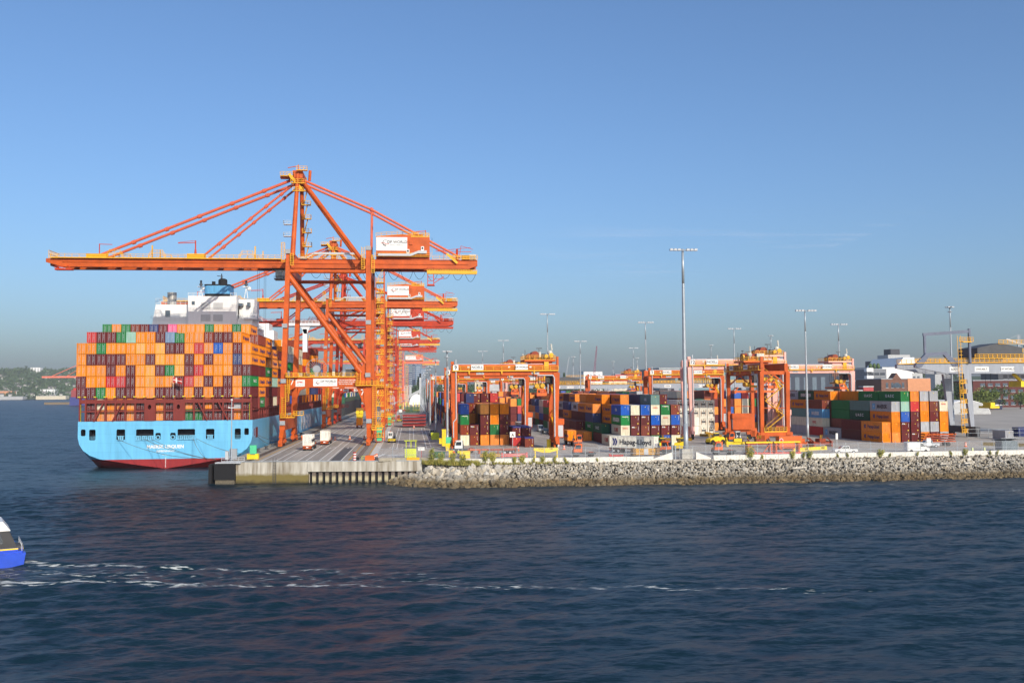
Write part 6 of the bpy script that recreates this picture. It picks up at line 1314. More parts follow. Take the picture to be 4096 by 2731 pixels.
chassis('trailer of the small truck behind gantry 9', (38.3, 330, DECK), -N, 12.4, DGREY); container('X', (38.3, 318.5, DECK + 1.26), 'white container on the small truck seen through gantry 9', L=12.19, side=('-x', 'MAERSK')); tractor('small orange tractor seen through the right legs of gantry 9', (38.6, 312, DECK), -N, OCONE)
tractor('orange tractor parked behind the barrier, right of the yellow beam', (39.6, 211.6, DECK), math.pi, OCONE)
tractor('orange tractor parked behind the barrier beside the frame racks', (72.9, 211.6, DECK), math.pi, OCONE)
tractor('white tractor half hidden left of the turned gantry', (93.5, 262, DECK), -N, WHITE)
def pickup(label, loc, rz, col):
    root = thing('pickup_truck', label, 'pickup', loc, rz); m = MB()
    m.prism([(-2.75, 0.45), (2.7, 0.45), (2.75, 0.95), (2.6, 1.12), (1.35, 1.2), (-2.75, 1.15)], 'y', -0.95, 0.95); b = m.build('body', col, root, bevel=0.06)
    m = MB(); m.prism([(-0.95, 1.15), (1.4, 1.18), (0.65, 1.85), (-0.8, 1.87)], 'y', -0.86, 0.86); c = m.build('cabin', col, root, bevel=0.05)
    m = MB(); m.prism([(-0.78, 1.25), (1.15, 1.27), (0.55, 1.78), (-0.7, 1.78)], 'y', -0.88, 0.88); m.prism([(1.36, 1.22), (1.42, 1.22), (0.68, 1.82), (0.62, 1.82)], 'y', -0.78, 0.78); m.box(-0.97, -0.86, -0.75, 0.75, 1.3, 1.75); m.build('window', GLASS, c)
    m = MB(); m.box(-2.65, -1.05, -0.8, 0.8, 1.05, 1.17); m.build('load_bed', DGREY, root)
    for x in (-1.75, 1.75):
        for y in (-0.88, 0.88): m = MB(); tyre(m, x, y, 0.4, 0.26); w_ = m.build('wheel', BLACK, root); m = MB(); m.wheel((x, y * 1.12, 0.4), 0.24, 0.1, 'y', 10); m.build('rim', LGREY, w_)
    for y in (-0.7, 0.7): m = MB(); m.box(2.66, 2.78, y - 0.18, y + 0.18, 0.8, 1.0); m.build('headlight', LGREY, root)
    return root
pickup('white pickup truck driving along the shore fence at the right', (101.5, 209.0, DECK), R(176), WHITE)
pk = pickup('silver pickup truck parked behind the white van', (131.5, 225, DECK), R(178), LGREY)
pickup('grey pickup seen from behind in the shade of the left stacks', (7.2, 322, DECK), N, GREY)
pickup('dark grey pickup waiting in the lane behind gantry 9', (46.8, 322, DECK), -N, DGREY)
def van(label, loc, rz, col):
    root = thing('delivery_van', label, 'van', loc, rz); m = MB()
    m.prism([(-2.7, 0.4), (2.7, 0.4), (2.75, 1.1), (1.9, 1.35), (1.1, 2.35), (0.7, 2.5), (-2.6, 2.5), (-2.7, 2.3)], 'y', -0.98, 0.98); b = m.build('body', col, root, bevel=0.08)
    m = MB(); m.prism([(0.55, 1.4), (1.75, 1.4), (1.0, 2.2), (0.55, 2.2)], 'y', -1.0, 1.0); m.prism([(1.92, 1.38), (1.98, 1.38), (1.2, 2.3), (1.12, 2.3)], 'y', -0.85, 0.85); m.build('window', GLASS, b)
    for x in (-1.7, 1.75):
        for y in (-0.9, 0.9): m = MB(); tyre(m, x, y, 0.38, 0.25); m.build('wheel', BLACK, root)
    return root
van('white delivery van parked by the shore barrier at the right', (119.6, 209.4, DECK), R(-4), WHITE)
van('white van far down the dock lanes beyond the red hatch covers', (-7.0, 640, DECK), N, WHITE); van('second small white van at the far end of the dock', (2, 900, DECK), N, WHITE)
van('grey van standing behind the small truck near gantry 9', (47.5, 340, DECK), -N, GREY)
def reach(label, loc, rz, strip=False):
    root = thing('lift_truck', label, 'lift truck', loc, rz); m = MB(); m.prism([(-2.6, 0.6), (2.4, 0.6), (2.4, 1.4), (1.0, 1.9), (-2.2, 2.0), (-2.7, 1.4)], 'y', -1.1, 1.1); m.build('body', YELP, root, bevel=0.06)
    m = MB(); m.box(-0.9, 0.7, -0.6, 0.7, 1.9, 3.1); c = m.build('cab', YELP, root); m = MB(); m.box(-0.95, 0.75, -0.62, 0.72, 2.2, 2.95); m.build('window', GLASS, c)
    m = MB(); m.beam((-2.2, 0, 2.2), (3.4, 0, 3.3), 0.55, 0.6); m.build('boom', mat('greasy_yellow', (150, 112, 20), 0.6), root); m = MB(); m.box(3.2, 3.8, -2.0, 2.0, 2.2, 2.9); m.build('spreader', mat('greasy_yellow', (150, 112, 20), 0.6), root)
    for x in (-1.8, 1.7):
        for y in (-1.1, 1.1): m = MB(); tyre(m, x, y, 0.65, 0.5); m.build('wheel', BLACK, root)
    return root
reach('left of two yellow lift trucks in front of the middle block', (63.8, 231, DECK), R(75)); reach('right of two yellow lift trucks in front of the middle block', (68.0, 229.5, DECK), R(60))
tractor('orange tractor among parked machines below the faded pink gantry', (90.5, 254, DECK), R(200), OCONE)
ld = reach('old cream lift truck with bucket left of the turned gantry', (84.5, 252, DECK), R(200))
# ---- things lying about behind the barrier
def thing1(name, label, cat, mb, mtl, loc=(0, 0, 0), rz=0.0, group=None, bevel=0.0):
    o = mb.build(name, mtl, bevel=bevel); o.location = loc; o.rotation_euler = (0, 0, rz); return tag(o, label, cat, group)
sb = thing('spare_spreader', 'yellow spare crane spreader lying behind the barrier near the truck', 'spreader', (51.2, 211.6, DECK))
m = MB(); m.box(0.6, 5.4, -0.7, 0.7, 0.35, 1.75); m.build('frame', mat('worn_yellow', (206, 152, 44), 0.6, dirt=0.45, dscale=1.5), sb); m = MB(); m.box(2.5, 3.5, -0.78, -0.7, 0.4, 1.7); m.build('centre_unit', LGREY, sb)
for x in (0, 5.6): m = MB(); m.box(x - 0.25, x + 0.5, -1.2, 1.2, 0.2, 1.9); m.prism([(x - 0.4, 0.3), (x + 0.4, 0.3), (x + 0.2, 1.2), (x - 0.2, 1.2)], 'y', -1.4, -1.2); m.build('end_beam', mat('dirty_bronze', (132, 96, 40), 0.6, dirt=0.5), sb)
lettering('4227', LETK, sb, (2.0, -0.72, 1.2), '-y', 0.4); lettering('TWIN', LETK, sb, (4.3, -0.72, 1.2), '-y', 0.4)
yb = thing('lifting_beam', 'yellow lifting beam numbered 4288 standing on two legs behind the barrier', 'beam', (28.0, 211.8, DECK)); m = MB(); m.prism([(0, 1.7), (0, 2.3), (5.8, 2.3), (5.8, 1.7), (3.6, 1.15), (2.2, 1.15)][::-1], 'y', -0.3, 0.3); m.build('beam', YELP, yb)
for x in (0.35, 5.45): m = MB(); m.box(x - 0.12, x + 0.12, -0.2, 0.2, 0, 1.8); m.box(x - 0.3, x + 0.3, -0.4, 0.4, 0, 0.08); m.build('leg', YELP, yb)
lettering('4288', LETK, yb, (4.0, -0.32, 2.0), '-y', 0.42); lettering('BRT 40FT', LETK, yb, (1.7, -0.32, 2.0), '-y', 0.3)
lw = thing('low_beam', 'long low yellow beam behind the weeds and barrier', 'beam', (15.8, 213.0, DECK)); m = MB(); m.box(0, 4.6, -0.25, 0.25, 0.3, 1.0); m.build('beam', mat('ochre_yellow', (198, 150, 40), 0.6, dirt=0.4), lw); m = MB(); [m.box(0.3 + 0.75 * k, 0.38 + 0.75 * k, -0.28, 0.28, 0.0, 1.02) for k in range(6)]; m.build('ribs', DGREY, lw)
pb = thing('lifting_beam', 'faded red lifting beam lying right of the low yellow beam', 'beam', (20.8, 213.2, DECK)); m = MB(); m.box(0, 5.9, -0.3, 0.3, 0.25, 0.95); m.build('beam', PINKR, pb)
for x in (0, 5.7): m = MB(); m.box(x - 0.15, x + 0.25, -0.5, 0.5, 0.1, 1.15); m.build('end_plate', PINKR, pb)
lettering('SHIPS GEAR', LETW, pb, (3.6, -0.32, 0.62), '-y', 0.35)
thing1('steel_bar', 'short red steel bar lying on the ground right of the orange tractor', 'beam', MB().box(0, 3.4, -0.15, 0.15, 0.1, 0.45).box(0.0, 0.35, -0.3, 0.3, 0.1, 0.75), REDP, (45.4, 211, DECK))
for k, (x, lb) in enumerate(((78.6, 'left of two orange frame racks with a yellow top beam behind the barrier'), (85.4, 'right of two orange frame racks with a yellow top beam behind the barrier'))):
    fr = thing('frame_rack', lb, 'rack', (x, 211.8, DECK)); m = MB(); m.box(-0.3, 6.2, -1.0, 1.0, 0.1, 0.4); m.build('base', PINKR, fr)
    for q in (0.2, 5.8): m = MB(); m.box(q - 0.2, q + 0.2, -0.9, 0.9, 0.4, 2.6); m.build('post', ORANGE, fr)
    m = MB(); m.beam((0.4, -0.6, 2.4), (2.2, -0.6, 0.4), 0.18); m.beam((5.6, -0.6, 2.4), (3.9, -0.6, 0.4), 0.18); m.build('brace', ORANGE, fr); m = MB(); m.box(-0.2, 6.3, -0.5, 0.5, 2.6, 2.95); m.build('top_beam', YELP, fr)
gx = thing('generator_box', 'big orange generator box under the turned gantry', 'generator', (92.0, 226, DECK)); m = MB(); m.box(0, 6.0, -1.2, 1.2, 0.35, 3.4); m.build('housing', OCONE, gx, bevel=0.04); m = MB(); m.box(0.3, 5.7, -1.24, -1.2, 0.5, 0.75); m.box(0.1, 0.3, -1.3, 1.3, 0, 0.4); m.box(5.7, 5.9, -1.3, 1.3, 0, 0.4); m.build('skid', DKOR, gx); m = MB(); m.wheel((0.55, -1.23, 2.4), 0.5, 0.05, 'y', 14); s_ = m.build('warning_sign', WHITE, gx); m = MB(); m.wheel((0.55, -1.26, 2.4), 0.36, 0.03, 'y', 14); m.build('red_disc', LETR, s_)
# clutter of parked gantry gear
for k, (x, y, c_, lb) in enumerate(((83.5, 240, YELP, 'yellow spare spreader parked left below the turned gantry'), (88.0, 236, DKOR, 'rusty spare spreader parked below the turned gantry'), (98.5, 234, ORANGE, 'orange spare spreader behind the generator box'), (104, 233, DKOR, 'dark rusty spreader right of the generator box'))):
    q = thing('spare_spreader', lb, 'spreader', (x, y, DECK), R(8 * k - 10)); m = MB(); m.box(0, 6, -0.6, 0.6, 0.6, 1.3); m.box(2, 4, -0.9, 0.9, 1.3, 2.2); m.build('frame', c_, q)
    for u in (0.2, 5.8): m = MB(); m.box(u - 0.3, u + 0.3, -1.2, 1.2, 0.1, 1.5); m.tube((u, -0.9, 1.4), (u, 0.9, 2.3), 0.16, 8); m.build('end_beam', c_, q)
    m = MB(); m.tube((2.4, -0.7, 2.2), (2.4, -0.7, 3.2), 0.18, 8); m.tube((3.6, 0.6, 2.2), (3.4, 0.2, 3.0), 0.25, 8); m.path([(2.4, -0.7, 3.0), (3.0, -0.5, 2.5), (3.8, 0.2, 3.1)], 0.1, 6); m.build('sheave_gear', mat('greasy_yellow', (150, 112, 20), 0.6) if k % 2 else DGREY, q)
fp = thing('flat_racks', 'pile of rusty orange folded chassis behind the silver pickup', 'chassis pile', (132.8, 231, DECK)); 
for k in range(4):
    m = MB(); y = 0.0; z = 1.0 + 0.62 * k; m.box(0.3 * k, 9.5 - 0.2 * k, -1.1, -0.8, z, z + 0.3); m.box(0.3 * k, 9.5 - 0.2 * k, 0.8, 1.1, z, z + 0.3)
    for j in range(5): m.box(0.3 * k + 2.1 * j, 0.3 * k + 2.1 * j + 0.3, -1.2, 1.2, z + 0.02, z + 0.4)
    m.build('chassis_frame', [ORANGE, DKOR, DKOR, ORANGE][k], fp)
for x in (1.2, 2.4, 7.4): m = MB(); tyre(m, x, -0.95, 0.5, 0.5); tyre(m, x, 0.95, 0.5, 0.5); m.build('wheels', BLACK, fp)
for (nm, x, y, c_, n_, lb) in (('hatch_covers', -3.6, 393, mat('hatch_red', (150, 42, 40), 0.6, dirt=0.3), 4, 'stack of four dark red ship hatch covers on the dock'), ('hatch_covers', -4.0, 634, mat('hatch_green', (44, 98, 50), 0.6, dirt=0.3), 3, 'far stack of green ship hatch covers on the dock')):
    q = thing(nm, lb, 'hatch covers', (x, y, DECK))
    for k in range(n_):
        m = MB(); z = 0.25 + 1.3 * k; m.prism([(0.3, z + 0.35), (9.7, z + 0.35), (10, z + 1.05), (0, z + 1.05)], 'y', 0, 12); [m.box(1.2 * j + 0.5, 1.2 * j + 0.75, -0.06, 0, z + 0.38, z + 0.9) for j in range(8)]; m.build('cover', c_, q)
for k, (x, y) in enumerate(((-6, 690), (1.5, 700))):
    q = thing('lashing_cage', ['pale yellow rack standing left on the far dock', 'pale yellow rack with low base on the far dock'][k], 'rack', (x, y, DECK)); m = MB(); m.box(0, 5, 0, 4, 0.3, 1.2); m.build('base', DKOR if k == 0 else YELP, q)
    for u in (0.3, 2.3, 4.6): m = MB(); m.box(u - 0.3, u + 0.3, 0.2, 0.8, 1.2, 6.5); m.build('post', mat('cream_yellow', (232, 216, 120), 0.6), q)
# ---- small street furniture
def cone_barrel(label, x, y, g='orange striped barrels'):
    q = thing('traffic_barrel', label, 'barrel', (x, y, DECK), 0, g); m = MB(); m.tube((0, 0, 0), (0, 0, 0.12), 0.42, 12); m.tube((0, 0, 0.12), (0, 0, 1.15), 0.32, 12, 0.25); m.build('body', OCONE, q)
    for z in (0.4, 0.75): m = MB(); m.tube((0, 0, z), (0, 0, z + 0.16), 0.325 - 0.065 * (z - 0.1), 12, 0.315 - 0.065 * (z - 0.1)); m.build('white_band', WHITE, q)
for lb, x, y in (('striped barrel left of two standing in the shadow of crane 7', -24, 300), ('striped barrel right of two standing in the shadow of crane 7', -19.6, 303), ('striped barrel at the foot of the landside leg of crane 7', -14.9, 302), ('striped barrel on the pale concrete strip right of crane 7', -9.1, 303), ('striped barrel in front of the dark red hatch covers', 1.2, 385), ('striped barrel beside the wheel of gantry 9', 39.5, 238.5), ('striped barrel between the pile of chassis and the shed', 142.4, 225.9), ('striped barrel in front of the white container stack foot', 27.2, 236), ('upper striped barrel at the quay corner bin', -7.9, 216.5), ('lower striped barrel at the quay corner bin', -8.2, 213.4)): cone_barrel(lb, x, y)
thing1('salt_bin', 'orange grit bin at the near edge of the quay', 'bin', MB().box(-1.0, 1.0, -0.6, 0.6, 0, 0.9).prism([(-1.05, 0.9), (1.05, 0.9), (0.8, 1.25), (-0.8, 1.25)], 'y', -0.65, 0.65), OCONE, (-9.2, 210.0, DECK), bevel=0.04)
thing1('waste_drum', 'dark drum beside the orange grit bin', 'drum', MB().tube((0, 0, 0), (0, 0, 0.9), 0.35, 14), DGREY, (-7.7, 210.3, DECK))
pst = thing('striped_post', 'red and white striped bollard at the quay edge', 'bollard', (-12.6, 211.0, DECK)); 
for k in range(7): m = MB(); m.tube((0.05 * (k % 2), 0, 0.28 * k), (0.05 * (k % 2), 0, 0.28 * k + 0.28), 0.36, 12); m.build('band', WHITE if k % 2 else REDP, pst)
thing1('rail_stop', 'dark buffer block beside the striped bollard', 'buffer', MB().box(-0.3, 0.3, -0.4, 0.4, 0, 0.8), DARK, (-11.9, 211.2, DECK))
m = MB(); m.rail([(-10.9, 210.0, 0), (-9.6, 209.8, 0)], 1.1, 1.0, 0.08); thing1('lime_barrier', 'small lime green pipe barrier at the quay edge', 'barrier', m, LIME, (0, 0, DECK))
kb = thing('lime_kiosk', 'lime green equipment stand with open roof behind the fence', 'kiosk', (-0.1, 214.5, DECK)); m = MB(); m.box(-1.3, 1.3, -0.8, 0.8, 0.2, 2.5); m.box(-1.3, 1.3, -0.85, -0.8, 0.3, 0.6); m.build('cabinet', LIME, kb); m = MB(); m.box(-1.7, 1.5, -0.9, 0.9, 2.5, 2.62); m.build('shelf', DGREY, kb)
m = MB(); [m.box(x - 0.08, x + 0.08, -0.6, -0.45, 2.6, 4.1) for x in (-1.0, 0.1, 1.2)]; m.build('roof_posts', LIME, kb); m = MB(); m.box(-1.4, 1.5, -0.8, 0.7, 4.1, 4.25); m.build('roof', LIME, kb)
def sign(label, x, y, zc, w_, h_, post, txt=None):
    q = thing('notice_board', label, 'sign', (x, y, DECK)); m = MB(); m.beam((0, 0.05, 0), (0, 0.05, zc), 0.12); m.build('post', post, q); m = MB(); m.box(-w_ / 2, w_ / 2, -0.03, 0.03, zc - h_ / 2, zc + h_ / 2); b = m.build('board', WHITE, q)
    if txt: lettering(txt, LETK, b, (0, -0.045, zc - 0.15), '-y', 1.0, 0.03)
sign('white notice board on a red post behind the fence', 2.4, 218.5, 2.0, 1.5, 0.8, REDP); sign('white sign with letter A in front of the open top containers', 27.6, 252, 3.4, 1.5, 1.5, GALV, 'A')
sign('white board on a post beside the white van', 126.6, 216, 2.0, 1.1, 1.9, GALV); sign('white board on the fence at the far right', 168.5, 226, 2.8, 1.4, 1.6, GALV); sign('white board on the machinery right of the turned gantry', 112.5, 236, 2.6, 0.6, 1.6, GALV)
for lb, x, y, s_, c_ in (('yellow crate behind the weeds beside the fence', 9.3, 218.5, (1.0, 0.9, 1.5), YELP), ('big pale yellow crates behind the weeds', 12.3, 214.2, (2.4, 1.4, 1.6), YELP), ('dark green crate behind the fence and weeds', 6.6, 217.5, (2.6, 1.2, 1.3), GREENP), ('tall yellow box behind the lamp mast with the green box', 9.6, 262, (1.9, 1.9, 4.6), YELP), ('lime green board in the shade beside the left stacks', 7.6, 295, (2.6, 0.4, 2.2), LIME), ('small yellow box in the shade beside the left stacks', 8.6, 272, (0.9, 0.8, 1.6), YELP), ('dark gantry cabinet at the foot of gantry 9 right leg', 36.3, 244, (0.9, 0.8, 2.4), YELP)):
    thing1('storage_crate', lb, 'crate', MB().box(-s_[0] / 2, s_[0] / 2, -s_[1] / 2, s_[1] / 2, 0, s_[2]).box(-s_[0] / 2 - 0.06, s_[0] / 2 + 0.06, -s_[1] / 2 - 0.06, s_[1] / 2 + 0.06, s_[2] - 0.2, s_[2] + 0.04), c_, (x, y, DECK), bevel=0.03)
gp = thing('power_post', 'teal box on yellow base below the grey lamp mast', 'power box', (9.7, 241, DECK)); m = MB(); m.prism([(-0.7, 0), (0.4, 0), (0.4, 1.9), (-0.9, 1.9)], 'y', -0.5, 0.5); m.build('base', YELP, gp); m = MB(); m.box(-0.75, 0.7, -0.5, 0.5, 1.9, 3.5); m.build('box', TEAL, gp)
for x, y, lb in ((-36.6, 222, 'teal box on yellow block at the near corner of the quay'),):
    q = thing('power_post', lb, 'power box', (x, y, DECK)); m = MB(); m.box(-1.3, 1.3, -0.7, 0.7, 0, 1.0); m.box(-1.3, -0.6, -0.7, 0.7, 1.0, 1.2); m.box(0.6, 1.3, -0.7, 0.7, 1.0, 1.2); m.build('base', YELP, q); m = MB(); m.box(-0.7, 0.8, -0.4, 0.4, 1.2, 3.2); m.build('box', TEAL, q)
cb = thing('corner_cabinet', 'grey electrical cabinets on the platform at the quay corner', 'cabinet', (-40.3, 213.4, DECK + 0.25)); m = MB(); m.box(0, 1.6, -0.4, 0.4, 0.5, 2.7); m.build('cabinet', GREY, cb); m = MB(); m.box(-0.9, -0.2, -0.4, 0.4, 0.3, 2.2); m.build('transformer', LGREY, cb)
cp = thing('camera_post', 'thin grey post with cameras at the quay corner', 'lamp post', (-39.7, 212.2, DECK + 0.25)); m = MB(); m.tube((0, 0, 0), (0, 0, 13.6), 0.16, 8, 0.09); m.build('pole', GALV, cp); m = MB(); m.box(-0.8, 0.6, -0.1, 0.1, 11.8, 11.95); m.ball((-0.6, 0, 11.9), 0.22, 8, 6); m.ball((0, 0, 13.6), 0.25, 8, 6); m.build('camera', WHITE, cp); m = MB(); m.rail([(-2, -0.6, 0), (3, -0.9, 0)], 1.0, 1.2, 0.07); m.build('railing', LGREY, cp)
hy = thing('fire_hydrant', 'red fire hydrant beside the tallest lamp mast', 'hydrant', (63.3, 201.3, DECK)); m = MB(); m.tube((0, 0, 0), (0, 0, 1.1), 0.2, 10, 0.17); m.ball((0, 0, 1.1), 0.2, 10, 6); m.tube((0, 0, 0), (0, 0, 0.1), 0.3, 10); m.build('body', REDP, hy); m = MB(); m.tube((-0.38, 0, 0.75), (0.38, 0, 0.75), 0.11, 8); m.build('nozzle', REDP, hy)
for k, (x, lb) in enumerate(((57.7, 'left of two steel bollards beside the gap in the barrier'), (58.4, 'right of two steel bollards beside the gap in the barrier'))): m = MB(); m.tube((0, 0, 0), (0, 0, 3.0), 0.2, 10); thing1('steel_bollard', lb, 'bollard', m, GALV, (x, 201.4, DECK))
for k, (x, y) in enumerate(((132.5, 207.5), (136, 208.2))): thing1('concrete_bollard', ['pale post between the van and the shed, nearer the van', 'pale post between the van and the shed, nearer the shed'][k], 'bollard', MB().box(-0.18, 0.18, -0.18, 0.18, 0, 1.1), mat('pale_lime', (206, 214, 150), 0.7), (x, y, DECK))
sh = thing('site_shed', 'small grey corrugated shed with sloping roof by the shore barrier', 'shed', (142.5, 209.5, DECK)); m = MB(); m.box(-2.0, 2.0, -1.3, 1.3, 0, 2.5); [m.box(-1.9 + 0.4 * k, -1.72 + 0.4 * k, -1.36, -1.3, 0.05, 2.4) for k in range(10)]; m.build('wall', mat('shed_grey', (112, 126, 134), 0.5), sh); m = MB(); m.prism([(-1.9, 3.05), (1.8, 2.45), (1.8, 2.57), (-1.9, 3.17)][::1], 'x', -2.6, 2.5); m.build('roof', GREY, sh)
for nm, (xa, ya), (xb, yb_), lb, c_ in (('chevron_barrier', (92.5, 217.5), (104.0, 224.0), 'yellow barrier block with black chevrons right of the frame racks', YELP), ('chevron_barrier', (150, 230), (158, 221), 'dark chevron barrier block right of the shed', mat('dirty_dark_yellow', (128, 108, 50), 0.7))):
    a, b2 = Vector((xa, ya, DECK)), Vector((xb, yb_, DECK)); n_ = 4
    for k in range(n_):
        p, q = a.lerp(b2, k / n_), a.lerp(b2, (k + 0.97) / n_); o = thing(nm, lb if k == 0 else f'{lb}, {NTH[k+1]} in its row', 'barrier', tuple(p), math.atan2(q.y - p.y, q.x - p.x), 'chevron barrier blocks'); L_ = (q - p).length; m = MB(); m.prism([(-0.35, 0), (0.35, 0), (0.2, 0.3), (0.15, 0.85), (-0.15, 0.85), (-0.2, 0.3)], 'x', 0, L_); m.build('block', c_, o)
        if k % 2: m = MB(); [m.prism([(0.9 + 0.45 * j, 0.5), (1.1 + 0.45 * j, 0.75), (1.25 + 0.45 * j, 0.75), (1.05 + 0.45 * j, 0.5), (1.25 + 0.45 * j, 0.25), (1.1 + 0.45 * j, 0.25)][::-1], 'y', -0.31, -0.24) for j in range(3)]; m.build('chevron', BLACK, o)
# ---- barrier blocks and fence along the shore
def blk(x0, x1, c_, lb, zt=0.82, z0=-0.35):
    ya, yb_ = shore_top(x0) + 0.0, shore_top(x1) + 0.0; o = thing('barrier_block', lb, 'barrier', (x0, ya, DECK), math.atan2(yb_ - ya, x1 - x0), 'concrete barrier blocks along the shore'); L_ = math.hypot(x1 - x0, yb_ - ya) - 0.04
    m = MB(); m.box(0, L_, -0.3, 0.3, z0, zt); m.build('block', c_, o, bevel=0.04); m = MB(); [m.tube((q * L_, -0.31, 0.25), (q * L_, -0.29, 0.25), 0.07, 8) for q in (0.25, 0.75)]; m.build('lifting_hole', DARK, o)
PALEC = mat('barrier_concrete', (222, 218, 208), 0.85, dirt=0.18, dscale=1.2); OLDC = mat('old_barrier_concrete', (168, 160, 142), 0.9, dirt=0.35)
xs = [-7.0, -4.0, -1.0, 1.9, 4.9]
for k in range(4):
    blk(xs[k], xs[k + 1], YEL if k == 2 else OLDC, ['weathered concrete barrier block at the left end of the fence', 'weathered concrete barrier block left of the yellow one', 'yellow concrete barrier block in front of the lime stand', 'weathered concrete barrier block right of the yellow one'][k], 0.95, 0.2)
x = 5.2
while x < 51.5: blk(x, x + 2.98, PALEC, 'pale concrete barrier block in the long row along the shore, left of the gap'); x += 2.98
x = 66.4
while x < 200: blk(x, x + 3.02, PALEC, 'pale concrete barrier block in the long row along the shore, right of the gap'); x += 3.02
for x0, x1, lb in ((52.8, 57.2, 'pale concrete wedge rising beside the gap in the barrier'), (66.0, 62.6, 'pale concrete wedge falling towards the right barrier row')):
    m = MB(); a, b2 = min(x0, x1), max(x0, x1); m.prism([(a, -0.3), (b2, -0.3), (b2, 1.6 if x1 > x0 else 0.3), (a, 0.2 if x1 > x0 else 1.6)], 'y', -0.25, 0.25); thing1('concrete_wedge', lb, 'wall', m, PALEC, (0, 200.0, DECK))
fe = thing('chain_link_fence', 'chain link fence on steel posts along the shore above the barrier', 'fence', (0, 0, 0))
def fy(x): return shore_top(x) + (0.75 if x > 4 else 0.6)
FM = bpy.data.materials.new('chain_link'); FM.use_nodes = True; n_ = FM.node_tree.nodes; L_ = FM.node_tree.links; b_ = n_['Principled BSDF']; b_.inputs['Base Color'].default_value = (0.45, 0.46, 0.47, 1); b_.inputs['Roughness'].default_value = 0.5; b_.inputs['Alpha'].default_value = 0.13
px_ = [-7 + 3.0 * k for k in range(60)]
for x in px_: m = MB(); m.tube((x, fy(x), DECK), (x, fy(x), DECK + 3.0), 0.055, 6); m.beam((x, fy(x), DECK + 2.95), (x - 0.25, fy(x) - 0.1, DECK + 3.35), 0.06); m.build('post', GALV, fe)
m = MB()
for z in (2.9, 1.5): m.path([(x, fy(x), DECK + z) for x in px_], 0.04, 5)
m.build('rail_wire', GALV, fe); m = MB(); [m.quad((a, fy(a), DECK + 0.2), (b2, fy(b2), DECK + 0.2), (b2, fy(b2), DECK + 2.9), (a, fy(a), DECK + 2.9)) for a, b2 in zip(px_[:-1], px_[1:])]; m.build('mesh_panel', FM, fe)
fe2 = thing('security_fence', 'grey security fence behind the grey rail gantry at the right', 'fence', (0, 0, 0)); m = MB()
for k in range(26): x = 166 + 3.2 * k; m = MB(); m.tube((x, 262 - 0.2 * k, DECK), (x, 262 - 0.2 * k, DECK + 2.8), 0.06, 6); m.build('post', GALV, fe2)
m = MB(); [m.beam((166, 262, DECK + z), (246, 257, DECK + z), 0.06) for z in (0.3, 1.5, 2.7)]; m.build('rail_wire', GALV, fe2)
for lb, x, y, c_ in (('dark blue container lying behind the security fence', 184, 266, 'N'), ('royal blue container lying in front of the navy one at the right', 187, 256, 'B')): container(c_, (x, y, DECK), lb, rz=R(-80), L=12.19)
container('Q', (172.5, 252, DECK), 'small grey container at the foot of the grey rail gantry', L=6.06, H=2.6)
# workers
def person(label, loc, rz, vest, legs):
    me = bpy.data.meshes.new('person'); V = [(0, 0, 0.95), (0, 0.01, 1.2), (0, 0, 1.42), (0, 0.02, 1.52), (0, 0.04, 1.66), (-0.1, 0, 0.9), (-0.11, 0.03, 0.5), (-0.12, -0.02, 0.08), (-0.12, 0.14, 0.04), (0.1, 0, 0.9), (0.12, -0.06, 0.5), (0.14, -0.12, 0.08), (0.14, 0.04, 0.04), (-0.2, 0, 1.42), (-0.27, 0.02, 1.15), (-0.25, 0.14, 0.92), (-0.25, 0.18, 0.84), (0.2, 0, 1.42), (0.27, 0.0, 1.15), (0.26, 0.08, 0.9), (0.26, 0.1, 0.82)]
    E_ = [(0, 1), (1, 2), (2, 3), (3, 4), (0, 5), (5, 6), (6, 7), (7, 8), (0, 9), (9, 10), (10, 11), (11, 12), (2, 13), (13, 14), (14, 15), (15, 16), (2, 17), (17, 18), (18, 19), (19, 20)]
    rad = [.15, .15, .16, .065, .11, .1, .075, .055, .05, .1, .075, .055, .05, .07, .055, .04, .045, .07, .055, .04, .045]
    me.from_pydata(V, E_, []); o = bpy.data.objects.new('person', me); COL.objects.link(o); sk = o.modifiers.new('skin', 'SKIN'); me.skin_vertices.new() if not me.skin_vertices else None
    for i, r_ in enumerate(rad): me.skin_vertices[0].data[i].radius = (r_, r_ * 0.8)
    me.skin_vertices[0].data[0].use_root = True; ss = o.modifiers.new('sub', 'SUBSURF'); ss.levels = ss.render_levels = 1; me.materials.append(legs)
    dg = bpy.context.evaluated_depsgraph_get(); m2 = bpy.data.meshes.new_from_object(o.evaluated_get(dg)); o.modifiers.clear(); o.data = m2
    m2.materials.clear(); skin = mat('skin', (190, 140, 112), 0.6)
    for q in (legs, vest, skin): m2.materials.append(q)
    for p in m2.polygons: z = p.center.z; p.material_index = 2 if z > 1.5 or (z < 0.92 and abs(p.center.x) > 0.22) else 1 if z > 0.92 else 0
    o.location = loc; o.rotation_euler = (0, 0, rz); tag(o, label, 'person'); m = MB(); m.ball((0, 0.04, 1.72), 0.14, 10, 6, 0.75); m.build('helmet', WHITE, o)
HV = mat('hi_vis', (236, 110, 30), 0.7); TR = mat('work_trousers', (40, 44, 60), 0.8); HV2 = mat('hi_vis_lime', (200, 220, 50), 0.7)
person('person in orange vest standing behind the weeds, left of a pair', (9.9, 216.4, DECK), R(160), HV, TR); person('person in lime vest standing behind the weeds, right of a pair', (11.0, 216.9, DECK), R(200), HV2, TR); person('person in orange overalls beside the waterside leg of crane 7', (-34.6, 302, DECK), R(190), HV, HV)
